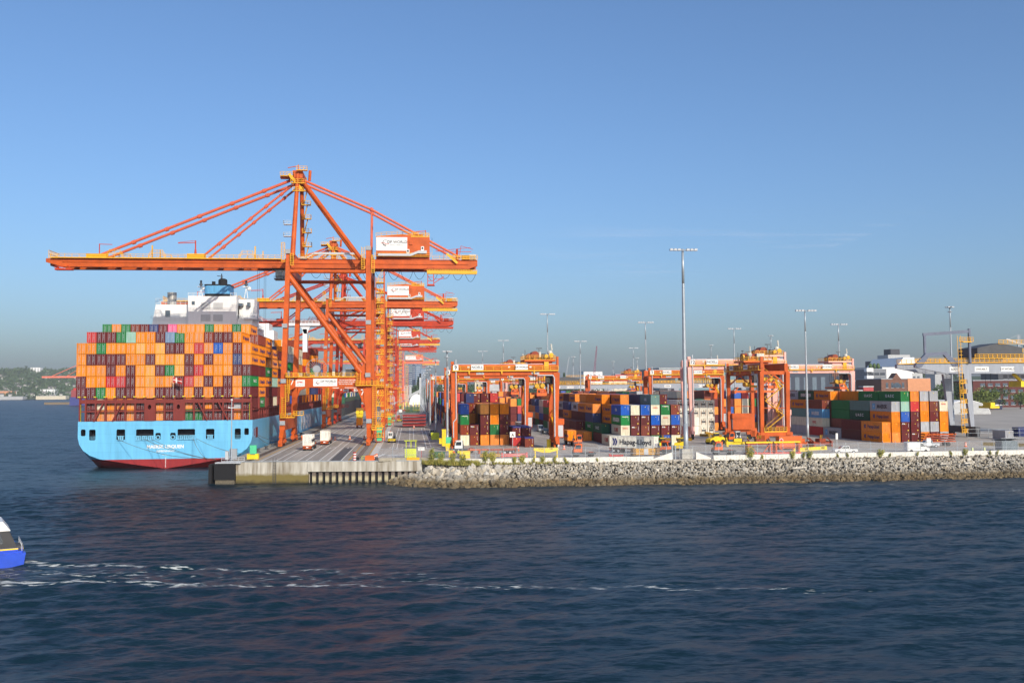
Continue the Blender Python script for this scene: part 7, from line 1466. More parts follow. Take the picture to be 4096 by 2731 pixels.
# ------------------------------------------------------------------ plants
def leaf_mat(name, a, b, trans=0.25):
    m = bpy.data.materials.new(name); m.use_nodes = True; n = m.node_tree.nodes; L = m.node_tree.links; p = n['Principled BSDF']; p.inputs['Roughness'].default_value = 0.6
    tc = n.new('ShaderNodeTexCoord'); oi = n.new('ShaderNodeObjectInfo'); nz = n.new('ShaderNodeTexNoise'); nz.inputs['Scale'].default_value = 0.9; nz.inputs['Detail'].default_value = 4
    L.new(tc.outputs['Object'], nz.inputs[0]); ad = n.new('ShaderNodeMath'); ad.operation = 'MULTIPLY_ADD'; ad.inputs[1].default_value = 0.35; L.new(oi.outputs['Random'], ad.inputs[0]); L.new(nz.outputs[0], ad.inputs[2])
    r = n.new('ShaderNodeValToRGB'); r.color_ramp.elements[0].position = 0.38; r.color_ramp.elements[0].color = lin(a) + (1,); r.color_ramp.elements[1].position = 0.85; r.color_ramp.elements[1].color = lin(b) + (1,)
    L.new(ad.outputs[0], r.inputs[0]); L.new(r.outputs[0], p.inputs['Base Color']); return m
LEAF = leaf_mat('leaf_green', (62, 84, 38), (130, 142, 64)); LEAFD = leaf_mat('leaf_dark', (30, 48, 30), (74, 96, 50)); WEED = leaf_mat('weed_green', (98, 112, 44), (186, 180, 84)); DRY = leaf_mat('dry_grass', (150, 138, 64), (214, 194, 112))
BARK = mat('bark', (92, 76, 60), 0.9)
def leaf(m, p, s, r, mi=0):
    a = Vector((r.uniform(-1, 1), r.uniform(-1, 1), r.uniform(-0.6, 1))).normalized(); b = a.orthogonal().normalized(); b.rotate(__import__('mathutils').Quaternion(a, r.uniform(0, 6.28))); c = a.cross(b)
    m.quad(p - b * s, p - c * s * 0.55, p + b * s, p + c * s * 0.55, mi)
def shrub_parts(seed, h, w_, n):
    r = random.Random(seed); st = MB(); lf = MB()
    for k in range(7):
        a = r.uniform(0, 6.28); d = r.uniform(0.1, 0.5) * w_; tip = Vector((math.cos(a) * d, math.sin(a) * d * 0.7, h * r.uniform(0.55, 1.0))); st.tube((tip.x * 0.1, tip.y * 0.1, -0.3), tip, 0.025, 5, 0.01)
        for j in range(n): t = r.uniform(0.12, 1.0) ** 0.7; q = Vector((tip.x * (0.1 + 0.9 * t), tip.y * (0.1 + 0.9 * t), tip.z * t)) + Vector((r.gauss(0, 1), r.gauss(0, 1), r.gauss(0, 0.6))) * 0.16 * w_ * (1.15 - t * 0.6); leaf(lf, q, r.uniform(0.06, 0.13) * (0.6 + 0.25 * h), r)
    return st.mesh('stem', BARK), lf.mesh('foliage', WEED)
SH = [shrub_parts(1, 2.6, 1.9, 70), shrub_parts(2, 1.7, 1.2, 55), shrub_parts(3, 1.3, 0.7, 30)]
def shrub(kind, x, dy, s, lb, dz=-0.2):
    q = thing('shore_shrub', lb, 'shrub', (x, shore_top(x) - 0.8 + dy, DECK + dz), rnd.uniform(0, 6), 'shrubs along the shore barrier'); q.scale = (s, s, s * rnd.uniform(0.9, 1.1))
    for nm, me in zip(('stem', 'foliage'), SH[kind]): o = bpy.data.objects.new(nm, me); COL.objects.link(o); o.parent = q
for k, (kd, x, s, lb) in enumerate(((0, 4.6, 1.15, 'tall green shrub at the left end of the weeds'), (0, 6.6, 0.95, 'green shrub second from the left end of the weeds'), (0, 9.0, 0.85, 'low bushy shrub in the middle of the weeds'), (0, 11.2, 0.9, 'yellow green shrub right of the middle of the weeds'), (0, 16.0, 1.15, 'wide green shrub right of the weed patch'), (0, 17.6, 1.05, 'twin shrub touching the wide green one'), (1, 22.2, 1.0, 'medium shrub below the low yellow beam'), (1, 24.0, 1.1, 'medium shrub below the left of the faded red beam'), (2, 26.4, 1.1, 'thin shrub below the faded red beam'), (1, 28.4, 1.0, 'shrub below the left leg of the yellow beam'), (2, 31.0, 1.3, 'thin weed below the middle of the yellow beam'), (2, 33.4, 1.0, 'thin weed below the right leg of the yellow beam'), (2, 40.4, 0.8, 'small weed below the orange tractor'),
    (0, 74.9, 1.1, 'tall shrub below the orange tractor by the frame racks'), (2, 77.6, 1.0, 'thin weed right of the tall shrub'), (1, 84.6, 1.2, 'shrub below the gap of the two frame racks'), (2, 87.2, 1.2, 'thin weed below the right frame rack'), (1, 88.6, 1.1, 'shrub below the right end of the frame racks'), (2, 95.4, 0.9, 'small weed left of the white pickup'), (2, 97.8, 0.9, 'small weed below the chevron barrier'), (1, 105.6, 1.25, 'lone upright shrub right of the white pickup'), (2, 107.8, 0.8, 'thin weed right of the lone upright shrub'), (2, 114.4, 0.9, 'small weed left of the white van'), (1, 126.0, 1.0, 'shrub in front of the white van nose'), (2, 122.6, 1.0, 'thin weed in front of the white van'), (2, 132.2, 1.0, 'left of two thin weeds left of the shed'), (2, 133.8, 0.9, 'right of two thin weeds left of the shed'), (1, 156.0, 1.1, 'low shrub on the rocks at the right edge'))): shrub(kd, x, 0.3 if x < 20 else 0.15, s, lb)
def weeds():
    r = random.Random(4); m = MB()
    def tuft(x, y, z, h, n, sp):
        for k in range(n):
            a = r.uniform(0, 6.28); b = Vector((x + r.gauss(0, sp), y + r.gauss(0, sp * 0.6), z)); t = b + Vector((math.cos(a) * h * 0.35, math.sin(a) * h * 0.35, h * r.uniform(0.6, 1.1))); s = Vector((-math.sin(a), math.cos(a), 0)) * 0.03; mid = b.lerp(t, 0.6) + Vector((0, 0, h * 0.12)); mi = 0 if r.random() < 0.55 else 1
            m.quad(b - s, b + s, mid + s * 0.8, mid - s * 0.8, mi); m.quad(mid - s * 0.8, mid + s * 0.8, t + s * 0.1, t - s * 0.1, mi)
    for k in range(210): x = r.uniform(2.6, 14.5); tuft(x, shore_top(x) - r.uniform(0.2, 2.4), DECK - 0.35 - 0.15 * r.random(), r.uniform(0.5, 1.25), 22, 0.22)
    for k in range(95): x = r.uniform(14.5, 34); tuft(x, shore_top(x) - r.uniform(0.3, 1.3), DECK - 0.4, r.uniform(0.3, 0.7), 12, 0.2)
    for k in range(60): x = r.uniform(66, 150); tuft(x, shore_top(x) - r.uniform(0.3, 0.8), DECK - 0.4, r.uniform(0.25, 0.5), 8, 0.2)
    tag(m.build('shore_weeds', [WEED, DRY]), 'dry grass and weeds growing along the top of the rocks', 'grass', kind='stuff')
weeds()
def tree_meshes(seed, h, w_, n, conifer=False, mtl=None, ls=0.5):
    r = random.Random(seed); lf = MB(); tr = MB(); tr.tube((0, 0, 0), (0, 0, h * 0.7), 0.035 * h, 7, 0.012 * h)
    if conifer:
        for k in range(n): t = r.random() ** 0.8; z = h * (0.1 + 0.9 * t); rr = w_ * 0.5 * (1 - t) * (0.55 + 0.45 * abs(math.sin(t * 24))) + 0.1; a = r.uniform(0, 6.28); q = r.uniform(0.4, 1) * rr; leaf(lf, Vector((math.cos(a) * q, math.sin(a) * q, z - q * 0.25)), ls * r.uniform(0.6, 1.2), r)
    else:
        cl = [(Vector((r.gauss(0, .26) * w_, r.gauss(0, .26) * w_, h * r.uniform(0.32, 0.88))), w_ * r.uniform(0.16, 0.3)) for _ in range(13)]
        for c, _ in cl: tr.tube((0, 0, h * 0.3), c, 0.012 * h, 5, 0.004 * h)
        for k in range(n): c, s = r.choice(cl); d = Vector((r.gauss(0, 1), r.gauss(0, 1), r.gauss(0, .8))).normalized() * s * r.uniform(0.6, 1.08); leaf(lf, c + d, ls * r.uniform(0.6, 1.2), r)
    return tr.mesh('trunk', BARK), lf.mesh('crown', mtl or LEAFD)
TR_ = [tree_meshes(11, 14, 12, 1500, ls=0.6), tree_meshes(12, 12, 11, 1300, mtl=LEAF, ls=0.6), tree_meshes(13, 18, 8, 1300, True, ls=0.6)]
def tree(kd, x, y, s, lb, z=DECK):
    q = thing('broadleaf_tree' if kd < 2 else 'conifer_tree', lb, 'tree', (x, y, z), rnd.uniform(0, 6), 'trees behind the terminal'); q.scale = (s,) * 3
    for nm, me in zip(('trunk', 'crown'), TR_[kd]): o = bpy.data.objects.new(nm, me); COL.objects.link(o); o.parent = q
for kd, x, y, s, lb in ((0, 317, 520, 1.2, 'dark tree left of the grey rail gantry leg'), (0, 328, 530, 1.35, 'dark tree behind the grey rail gantry leg'), (1, 344, 530, 1.2, 'tree behind the yellow ladder of the grey rail gantry'), (1, 360, 545, 1.15, 'lighter tree right of the grey rail gantry ladder'), (0, 372, 560, 1.1, 'dark tree in front of the brick apartment block'), (1, 400, 572, 1.0, 'small tree at the right in front of the brick block'), (0, 300, 655, 1.3, 'round tree left of the striped office block'), (0, 312, 640, 1.0, 'tree beside the small dark block'), (1, 330, 650, 0.9, 'low tree before the striped office block'), (1, 171, 545, 0.8, 'small green tree before the teal warehouse'),
    (2, 10.5, 1330, 1.9, 'tall conifer between the distant glass towers'), (2, -16, 1340, 1.2, 'conifer left of the distant towers'), (0, 0, 1280, 1.6, 'broad dark tree at the foot of the towers'), (0, 24, 1290, 1.5, 'dark tree right of the white chimney'), (0, 46, 1250, 1.6, 'dark tree behind the left end of gantry 9'), (0, 66, 1240, 1.5, 'dark tree seen through the frame of gantry 9'), (1, 90, 1200, 1.5, 'green tree beneath the beam of gantry 9'), (0, 112, 1220, 1.6, 'dark tree near the right leg of gantry 9'), (2, 150, 900, 1.5, 'tall conifer right of gantry 9'), (2, 155, 930, 1.75, 'tallest conifer right of gantry 9'), (0, 158, 890, 1.5, 'broad tree below the conifers right of gantry 9'), (0, 172, 900, 1.3, 'broad tree left of the small pink gantry')): tree(kd, x, y, s, lb)
def wood(name, lab, pts, seed, mtl):
    r = random.Random(seed); m = MB()
    for (x, y, z, s) in pts:
        n = 46
        for k in range(n):
            d = Vector((r.gauss(0, 1), r.gauss(0, 1), r.gauss(0, 1))).normalized(); leaf(m, Vector((x, y, z + s * 0.55)) + Vector((d.x * s * 0.5, d.y * s * 0.5, d.z * s * 0.6)) * r.uniform(0.5, 1.05), s * 0.17 * r.uniform(0.6, 1.2), r)
    return tag(m.build(name, mtl), lab, 'wood', kind='stuff')
# ------------------------------------------------------------------ far land
def ridge(pts, y0, y1, zb, name, mtl, step=40, nz_=6):
    m = MB(); xs_ = np.arange(pts[0][0], pts[-1][0] + 1, step); hs = np.interp(xs_, [p[0] for p in pts], [p[1] for p in pts]); ny = 14; base = len(m.v)
    for j in range(ny + 1):
        t = j / ny; prof = math.sin(min(1, t / 0.8) * math.pi / 2) ** 1.2 if t < 0.8 else 1 - (t - 0.8) * 1.5
        for i, x in enumerate(xs_): m.v.append((x, y0 + (y1 - y0) * t, zb + (hs[i] - zb) * prof + (rnd.uniform(-1, 1) * nz_ * 0.3 if 0 < t < 1 else 0)))
    nx = len(xs_)
    for j in range(ny):
        for i in range(nx - 1): m.f.append((j * nx + i, j * nx + i + 1, (j + 1) * nx + i + 1, (j + 1) * nx + i)); m.m.append(0)
    struct(m.build(name, mtl, smooth=True)); 
    def z(x, y): t = (y - y0) / (y1 - y0); prof = math.sin(min(1, t / 0.8) * math.pi / 2) ** 1.2 if t < 0.8 else 1 - (t - 0.8) * 1.5; return zb + (float(np.interp(x, xs_, hs)) - zb) * prof
    return z
GRD = mat('hill_ground', (72, 88, 60), 0.95)
RP = [(-3400, 50), (-2400, 54), (-1826, 58), (-1650, 60), (-1600, 74), (-1530, 92), (-1490, 97), (-1455, 100), (-1420, 88), (-1385, 78), (-1340, 92), (-1250, 96), (-1100, 88), (-900, 80), (-600, 70), (-300, 60)]
hz_ = ridge(RP, 2750, 4200, 1.5, 'far_hillside', GRD, 20)
r5 = random.Random(21); pts = []
for k in range(2300):
    y = 2760 + 1300 * r5.random() ** 0.85; x = -0.46 * y * r5.uniform(0.74, 1.10) + 120; s = r5.uniform(10, 22) * (1.2 if y > 3500 else 1); pts.append((x, y, hz_(x, y) - 3, s))
wood('hillside_wood', 'dark wooded hillside with houses across the harbour at the left', pts, 31, LEAFD)
z2_ = ridge([(-120, 16), (60, 15), (260, 20), (520, 30), (900, 36), (1500, 40), (2600, 40)], 1150, 1900, 4.4, 'rising_ground', GRD, 30)
pts = []
for k in range(560): y = r5.uniform(1230, 1750); x = r5.uniform(-90, 0.62 * y); pts.append((x, y, z2_(x, y) - 2, r5.uniform(11, 17)))
wood('town_wood', 'band of dark trees behind the terminal and its cranes', pts, 32, LEAFD)
HOUSE = mat('house_wall', (206, 204, 198), 0.8, var=0.2); HROOF = mat('house_roof', (112, 104, 104), 0.8, var=0.3)
m = MB(); m.box(-6, 6, -5, 5, -3, 6); hm_ = m.mesh('house', HOUSE); m = MB(); m.prism([(-5.6, 6), (5.6, 6), (0, 9.5)], 'x', -6.5, 6.5); rm_ = m.mesh('roof', HROOF)
for k in range(120):
    y = 2790 + 800 * r5.random() ** 1.2; x = -0.46 * y * r5.uniform(0.80, 1.08) + 120; s = r5.uniform(0.5, 1.0)
    o = bpy.data.objects.new('hillside_house', hm_); COL.objects.link(o); o.location = (x, y, hz_(x, y) + 5.5); o.rotation_euler = (0, 0, r5.uniform(-.5, .5)); o.scale = (s * 1.3, s, s); tag(o, 'tiny pale house among trees on the hillside across the harbour', 'house', 'houses on the hillside across the harbour'); c = bpy.data.objects.new('roof', rm_); COL.objects.link(c); c.parent = o
def building(name, lb, x0, x1, y, z1, depth, wall, rows=0, cs=0, roof=None, z0=DECK, win=WGLASS, ww=0.5, wh=0.5, margin=0.06, parapet=True, side=0):
    q = thing(name, lb, 'building', ((x0 + x1) / 2, y, z0)); W_ = x1 - x0; h = z1 - z0; m = MB(); m.box(-W_ / 2, W_ / 2, 0, depth, 0, h); m.build('wall', wall, q)
    m = MB(); m.box(-W_ / 2 - 0.2, W_ / 2 + 0.2, -0.2, depth + 0.2, h, h + 0.6); m.build('roof', roof or GREY, q)
    if rows:
        m = MB(); cw, rh = W_ * (1 - 2 * margin) / cs, h * 0.94 / rows; m.box(-cw * ww / 2, cw * ww / 2, -0.15, 0.05, -rh * wh / 2, rh * wh / 2); wm = m.mesh('window', win); m = MB(); m.box(-cw * ww / 2 - 0.12, cw * ww / 2 + 0.12, -0.25, -0.02, -rh * wh / 2 - 0.25, -rh * wh / 2); sm = m.mesh('sill', LGREY)
        for i in range(cs):
            for j in range(rows): o = bpy.data.objects.new('window', wm); COL.objects.link(o); o.parent = q; o.location = (-W_ / 2 + W_ * margin + cw * (i + .5), 0, h * 0.03 + rh * (j + .5)); s_ = bpy.data.objects.new('sill', sm); COL.objects.link(s_); s_.parent = o
        if side:
            m = MB(); m.box(-0.15, 0.05, -cw * ww / 2, cw * ww / 2, -rh * wh / 2, rh * wh / 2); wm2 = m.mesh('window', win); ns = max(1, int(depth / cw))
            for i in range(ns):
                for j in range(rows): o = bpy.data.objects.new('window', wm2); COL.objects.link(o); o.parent = q; o.location = (-W_ / 2, depth / ns * (i + .5), h * 0.03 + rh * (j + .5))
    return q
BRICK = mat('brown_brick', (122, 88, 74), 0.9, dirt=0.25, dscale=2); BRICKL = mat('tan_brick', (206, 146, 108), 0.9, dirt=0.15); RBRICK = mat('red_brick', (92, 50, 46), 0.9, dirt=0.2); WH = mat('white_render', (230, 230, 228), 0.8, dirt=0.06); BEIGE = mat('beige_render', (212, 202, 178), 0.8); GRB = mat('grey_cladding', (120, 124, 130), 0.7); TEALB = mat('blue_grey_cladding', (104, 134, 142), 0.6, dirt=0.1); DKB = mat('dark_cladding', (66, 68, 74), 0.7); GLT = mat('glass_tower', (92, 116, 146), 0.25, dirt=0.1, spec=0.8); GLD = mat('dark_glass_tower', (60, 78, 108), 0.25); REDB = mat('red_cladding', (186, 60, 64), 0.7); PENB = mat('pale_cladding', (176, 178, 178), 0.7)
q = building('white_warehouse', 'big blank white building behind the brown brick one', 373, 398, 700, 35, 60, WH); m = MB(); m.prism([(-1, 30.4), (15, 30.4), (15, 38.5), (6, 38.5)], 'y', 0.5, 50); m.build('stepped_gable', WH, q)
q = building('striped_office', 'grey office block with white corner bands left of the white building', 355, 371, 690, 33.2, 40, GRB, 5, 3, win=mat('dark_band_glass', (52, 60, 72), 0.2), ww=0.85, wh=0.42); m = MB(); [m.box(-9.4, -4, -2.5, 2, 3 + 6.0 * k, 6 + 6.0 * k) for k in range(5)]; m.build('balcony_band', WH, q); m = MB(); [m.ball((-3 + 3.2 * k, 4, 31.5), 1.5, 8, 6, 1.6) for k in range(3)]; m.build('roof_planting', LEAFD, q)
q = building('brick_building', 'brown brick building with an arched window beside the grey rail gantry', 297.5, 330, 560, 24.6, 34, BRICK, 3, 8, ww=0.42, wh=0.5); m = MB(); m.prism([(-9, 20.1), (-3, 20.1), (-6, 24)], 'y', -0.3, 6); m.build('gable', BRICK, q); m = MB(); c_ = [(-6 + 3 * math.cos(R(15 * k)), 14.8 + 3.2 * math.sin(R(15 * k))) for k in range(13)]; m.prism(c_, 'y', -0.4, 0); m.build('arched_window', WGLASS, q); m = MB(); m.box(1.2, 16.6, -0.5, 34, 12.4, 20.4); m.build('tan_upper_wall', BRICKL, q)
q = building('apartment_block', 'tall grey and white apartment block with dark penthouse', 482, 523, 900, 46, 40, PENB, 6, 8, win=WGLASS, ww=0.6, wh=0.5); m = MB(); m.box(-21.6, -8, -0.8, 38, 0, 41.6); m.build('dark_wing', DKB, q); m = MB(); m.box(-12, 12, 8, 30, 41.5, 48); m.build('setback', PENB, q); m = MB(); m.box(-8, 2, 10, 24, 48, 54); m.build('penthouse', DKB, q); m = MB(); [m.box(2, 10, -1.6, 0, 8 + 6.8 * k, 9.4 + 6.8 * k) for k in range(5)]; m.build('balcony', WH, q)
q = building('low_flats', 'beige flats with two rows of windows left of the striped office', 377, 388, 765, 32.5, 20, BEIGE, 3, 4); building('white_gable_house', 'plain white block end between the flats and the striped office', 388.6, 394, 770, 34, 20, WH); building('brick_flats', 'brown brick flats behind the pink gantry legs', 352, 376.5, 760, 32, 20, BRICK, 3, 5)
building('dark_flats', 'dark low block with grid of windows left of the striped office', 312, 328, 640, 24, 16, DKB, 4, 6, win=mat('teal_pane', (90, 120, 134), 0.2)); q = building('red_kiosk', 'red shed with pale roof above the right container block', 234.5, 240, 460, 19.8, 5, mat('red_timber', (176, 76, 78), 0.8), roof=PENB); building('low_long_shed', 'long low shed with dark roof above the right container block', 208, 234, 462, 17.6, 8, PENB, roof=DKB); building('low_white_shed', 'low white shed right of the red one', 240.5, 247, 464, 17.0, 8, WH, roof=WH)
building('brick_apartments', 'dark red brick apartment block at the right edge', 398, 470, 620, 23.5, 40, RBRICK, 4, 11, ww=0.62, wh=0.45)
q = building('unfinished_tower', 'unfinished concrete building with steel rods at the right edge', 606, 680, 900, 40, 30, DKB, 5, 10, ww=0.7, wh=0.6, win=DARK); m = MB(); [m.beam((-28 + 5 * k, 3, 36), (-28 + 5 * k, 3, 45), 0.4) for k in range(8)]; m.build('steel_rod', DKOR, q)
q = building('church', 'distant church with a dark spire', 596, 612, 1000, 36, 20, PENB); m = MB(); m.tube((1, 5, 31), (1, 5, 47), 2.4, 8, 0.1); m.build('spire', DKB, q)
q = building('warehouse', 'large blue grey warehouse behind the faded pink gantry', 153, 201, 560, 32, 50, TEALB, roof=PENB); m = MB(); m.box(-24.1, -14, -0.4, 0, 0, 24); m.build('dark_door', DKB, q)
building('dark_shed', 'dark ribbed shed behind the turned gantry', 222, 284, 600, 29.8, 40, mat('dark_blue_shed', (58, 66, 80), 0.7), 1, 9, win=mat('rib_glass', (96, 112, 126), 0.2), ww=0.5, wh=0.8)
for x0, x1, y, z, lb in ((246, 263, 1100, 37, 'red apartment block left of two behind the pink gantry'), (264, 284, 1105, 36, 'red apartment block right of two behind the pink gantry')): building('red_apartments', lb, x0, x1, y, z, 20, REDB, 5, 5, ww=0.45, wh=0.5, win=PENB)
building('blue_flats', 'dark blue flats between the two red blocks', 258, 270, 1090, 31, 14, mat('navy_flats', (70, 86, 116), 0.7), 5, 4, ww=0.5); building('white_block', 'white stepped block above the small pink gantry', 226, 251, 1200, 42, 30, WH, 3, 4); building('cream_depot', 'cream building behind the small pink gantry', 212, 232, 980, 29, 20, BEIGE, 2, 3); building('white_sheds', 'white sawtooth sheds behind the orange middle gantry', 228, 262, 800, 28, 20, WH, roof=TEALB)
for x0, x1, y, z, mt, rw, cs_, lb in ((-4, 2.8, 1600, 50, GLD, 14, 3, 'shorter dark glass tower, leftmost of the distant group'), (2.6, 8.4, 1700, 66, GLD, 16, 3, 'tall dark glass tower in the distant group'), (8.7, 17.6, 1720, 66, GLT, 16, 4, 'tall pale tower in the distant group'), (17, 25.5, 1650, 58, GLT, 15, 4, 'right pale tower in the distant group')): building('glass_tower', lb, x0, x1, y, z, 10, mt, rw, cs_, ww=0.6, wh=0.35, win=PENB)
building('far_tower', 'distant towers seen between the crane legs over the ship', -132, -113, 1900, 68, 15, GLT, 10, 4, ww=0.6, win=PENB); building('hill_tower', 'lone white apartment tower on the hillside across the harbour', -1440, -1404, 3700, 116, 25, WH, 12, 3, ww=0.5, win=GRB, z0=60); building('small_tower', 'small white tower seen left of gantry 9', 44, 48, 1300, 37, 6, WH, 8, 2)
building('grain_tower', 'cream grain tower behind the beam of gantry 9', 62, 71, 900, 38, 10, BEIGE, 6, 2, ww=0.4); building('concrete_works', 'concrete works between the legs of gantry 9', 84, 98, 1000, 29, 12, PENB)
si = thing('silo_group', 'row of pale concrete silos behind the white arched warehouse', 'silo', (-13, 1200, DECK))
for k in range(5): m = MB(); m.tube((4 * k - 4, 0, 0), (4 * k - 4, 0, 20), 2.0, 14); m.build('silo', PENB, si)
m = MB(); m.box(-7, 15, -2, 3, 20, 21.5); m.build('head_house', GREY, si); m = MB(); m.prism([(4, 1), (24, 12), (24, 16), (4, 6)], 'y', -8, -4); m.build('conveyor', PENB, si)
def arch(name, lb, x0, x1, y, z, ln, mtl, front=None):
    q = thing(name, lb, 'building', ((x0 + x1) / 2, y, DECK)); w_ = (x1 - x0) / 2; h = z - DECK; p = [(w_ * math.cos(R(10 * k)), h * math.sin(R(10 * k))) for k in range(19)]; m = MB(); m.prism(p, 'y', 0, ln); m.build('arched_roof', mtl, q); m = MB(); m.prism([(a * 0.97, b * 0.97) for a, b in p], 'y', -0.3, 0.02); m.build('end_wall', front or WH, q); return q
arch('arched_warehouse', 'white arched warehouse at the far end of the dock', -2, 14, 1000, 16, 60, PENB); q = building('long_shed', 'long low grey shed left of the white arched warehouse', -30, -2, 1004, 14, 40, PENB, roof=PENB)
arch('arched_tent', 'white arched tent at the right beyond the security fence', 290, 318, 480, 12.2, 30, WH, PENB); arch('arched_tent', 'small white tent left of the bigger one at the right', 272, 284, 470, 13, 30, WH, PENB)
ch = thing('white_chimney', 'slim white chimney with black top behind the lamp row', 'chimney', (10.5, 1040, DECK)); m = MB(); m.tube((0, 0, 0), (0, 0, 29), 1.2, 12, 1.05); m.build('stack', WH, ch); m = MB(); m.tube((0, 0, 29), (0, 0, 34), 1.0, 12); m.build('black_top', BLACK, ch)
tc = thing('tower_crane', 'pale tower crane at the right edge', 'tower crane', (700, 1000, DECK)); m = MB()
for a in (-1, 1):
    for b in (-1, 1): m.beam((a, b, 0), (a, b, 74), 0.35)
for k in range(24): m.beam((-1, -1, 3 * k), (1, -1, 3 * k + 3), 0.25); m.beam((-1, 1, 3 * k + 3), (1, 1, 3 * k), 0.25)
m.build('mast', LGREY, tc); m = MB(); m.beam((0, 0, 64), (-15.5, 0, 69), 1.4, 1.8); m.beam((0, 0, 64), (12, 0, 62), 1.6, 1.4); m.beam((0, 0, 74), (-12, 0, 69), 0.2); m.build('jib', LGREY, tc); m = MB(); m.box(6, 9, -1, 1, 59, 62); m.box(-2, -0.6, -1.5, 0, 60, 62.5); m.build('counterweight', GREY, tc)
for x, y, zt, dx, c_, lb in ((178, 900, 62, 5, mat('boom_maroon', (120, 50, 80), 0.6), 'slanting lattice boom behind the tall pink gantry'), (216, 1300, 66, 8, GREY, 'thin grey lattice boom beside a far lamp mast')):
    q = thing('mobile_crane', lb, 'crane', (x, y, DECK)); m = MB(); [m.beam((o_, 0, 10), (dx + o_ * 0.3, 0, zt - DECK), 0.35) for o_ in (-1, 1)]; [m.beam((-1 + dx * k / 14, 0, 10 + (zt - 14) * k / 14), (1 + dx * (k + 1) / 14, 0, 10 + (zt - 14) * (k + 1) / 14), 0.2) for k in range(13)]; m.build('boom', c_, q); m = MB(); m.box(-3, 4, -3, 3, 0, 10); m.build('body', c_, q)
# second ship moored beyond, far ship and crane across the water
s2 = thing('container_ship', 'dark hulled container ship moored beyond the light blue one', 'ship', (-62, 600, 0)); m = MB(); m.prism([(-18, -4), (18, -4), (20, 4), (20, 13), (-20, 13), (-20, 4)], 'y', 0, 220); m.build('hull', mat('black_hull', (44, 46, 48), 0.6, streak=True), s2); m = MB(); m.box(19, 20.05, 0, 200, 13, 15.5); m.box(-20, 20, -0.2, 0, 12, 16); m.build('bulwark', GREENP, s2)
it = [(rb.choice('WWXQBGNU'), -62 + 2.5 * i, 606 + 13 * j, 15.6 + 2.9 * t, 12.19, 2.438, 2.88) for j in range(12) for i in range(2, 8) for t in range(4 + (j % 3))]; stuff_containers('far_ship_cargo', 'pale containers on the dark ship beyond the light blue one', it)
s3 = thing('distant_ship', 'small distant blue container ship left of the big stern', 'ship', (-503, 1500, 0)); m = MB(); m.prism([(-22, -1), (-14, -3), (14, -3), (22, -1), (22, 13), (-22, 13)], 'y', 0, 200); m.build('hull', mat('far_blue_hull', (60, 66, 130), 0.6), s3); m = MB(); m.box(-21, 21, 3, 60, 13, 24); m.build('deck_frame', mat('far_maroon', (150, 66, 66), 0.7), s3)
for k in range(6): m = MB(); m.box(-18 + 6 * k, -12.3 + 6 * k, 4, 60, 24, 27 + 3 * ((k * 5) % 4)); m.build('cargo_row', CC['RKNQOM'[k]][1], s3)
fc = thing('distant_crane', 'distant pale orange crane boom above the far shore', 'crane', (-575, 1700, 0)); m = MB(); m.box(-66, 40, -3, 3, 46, 49); m.build('boom', PALE_OR, fc); m = MB(); m.beam((-50, 0, 49), (40, 0, 90), 0.9); m.beam((-25, 0, 49), (40, 0, 88), 0.7); m.build('forestay', PALE_OR, fc); m = MB(); m.beam((30, 0, 2), (30, 0, 49), 2.2); m.beam((40, 0, 2), (40, 0, 92), 2.2); m.build('leg', PALE_OR, fc)
for k, (x, w_, z, c_, lb) in enumerate(((-1390, 70, 14, WH, 'white waterfront shed at the far left edge'), (-1310, 62, 13, BEIGE, 'cream waterfront shed second from the left edge'), (-1225, 60, 9, PENB, 'low grey waterfront building across the harbour'), (-1130, 90, 10, PENB, 'long pale waterfront wall across the harbour'), (-1010, 80, 11, BEIGE, 'pale waterfront building nearest the distant ship'), (-1200, 80, 26, BRICKL, 'long reddish flats above the far waterfront'), (-1060, 40, 30, WH, 'white building above the far waterfront'), (-960, 70, 22, PENB, 'grey building above the waterfront behind the distant ship'), (-1105, 60, 108, WH, 'long white building high on the far hillside'))):
    y = 2740 if k < 5 else (2850 if k < 8 else 3900); building('waterfront_building', lb, x - w_ / 2, x + w_ / 2, y, z, 30, c_, 1 if k > 4 else 0, 6, ww=0.5, z0=1.0 if k < 5 else 3.0 if k < 8 else 80)
bg_ = thing('moored_barge', 'low rusty barge on the water left of the distant ship', 'barge', (-590, 1640, 0)); m = MB(); m.box(-25, 25, 0, 12, -0.5, 4.0); m.build('hull', mat('barge_rust', (128, 112, 90), 0.9), bg_)
nv = thing('moored_vessel', 'dark navy vessel with white band behind the right fence', 'ship', (352, 560, 0)); m = MB(); m.prism([(-26, -1), (26, -1), (28, 11), (-28, 9)], 'y', 0, 14); m.build('hull', NAVYP, nv); m = MB(); m.box(-27, 28, -0.15, 0, 7.2, 7.9); m.build('white_band', WHITE, nv); m = MB(); m.box(-14, -4, 2, 12, 9, 17); m.box(2, 20, 2, 10, 10, 13); m.build('deckhouse', DKB, nv)
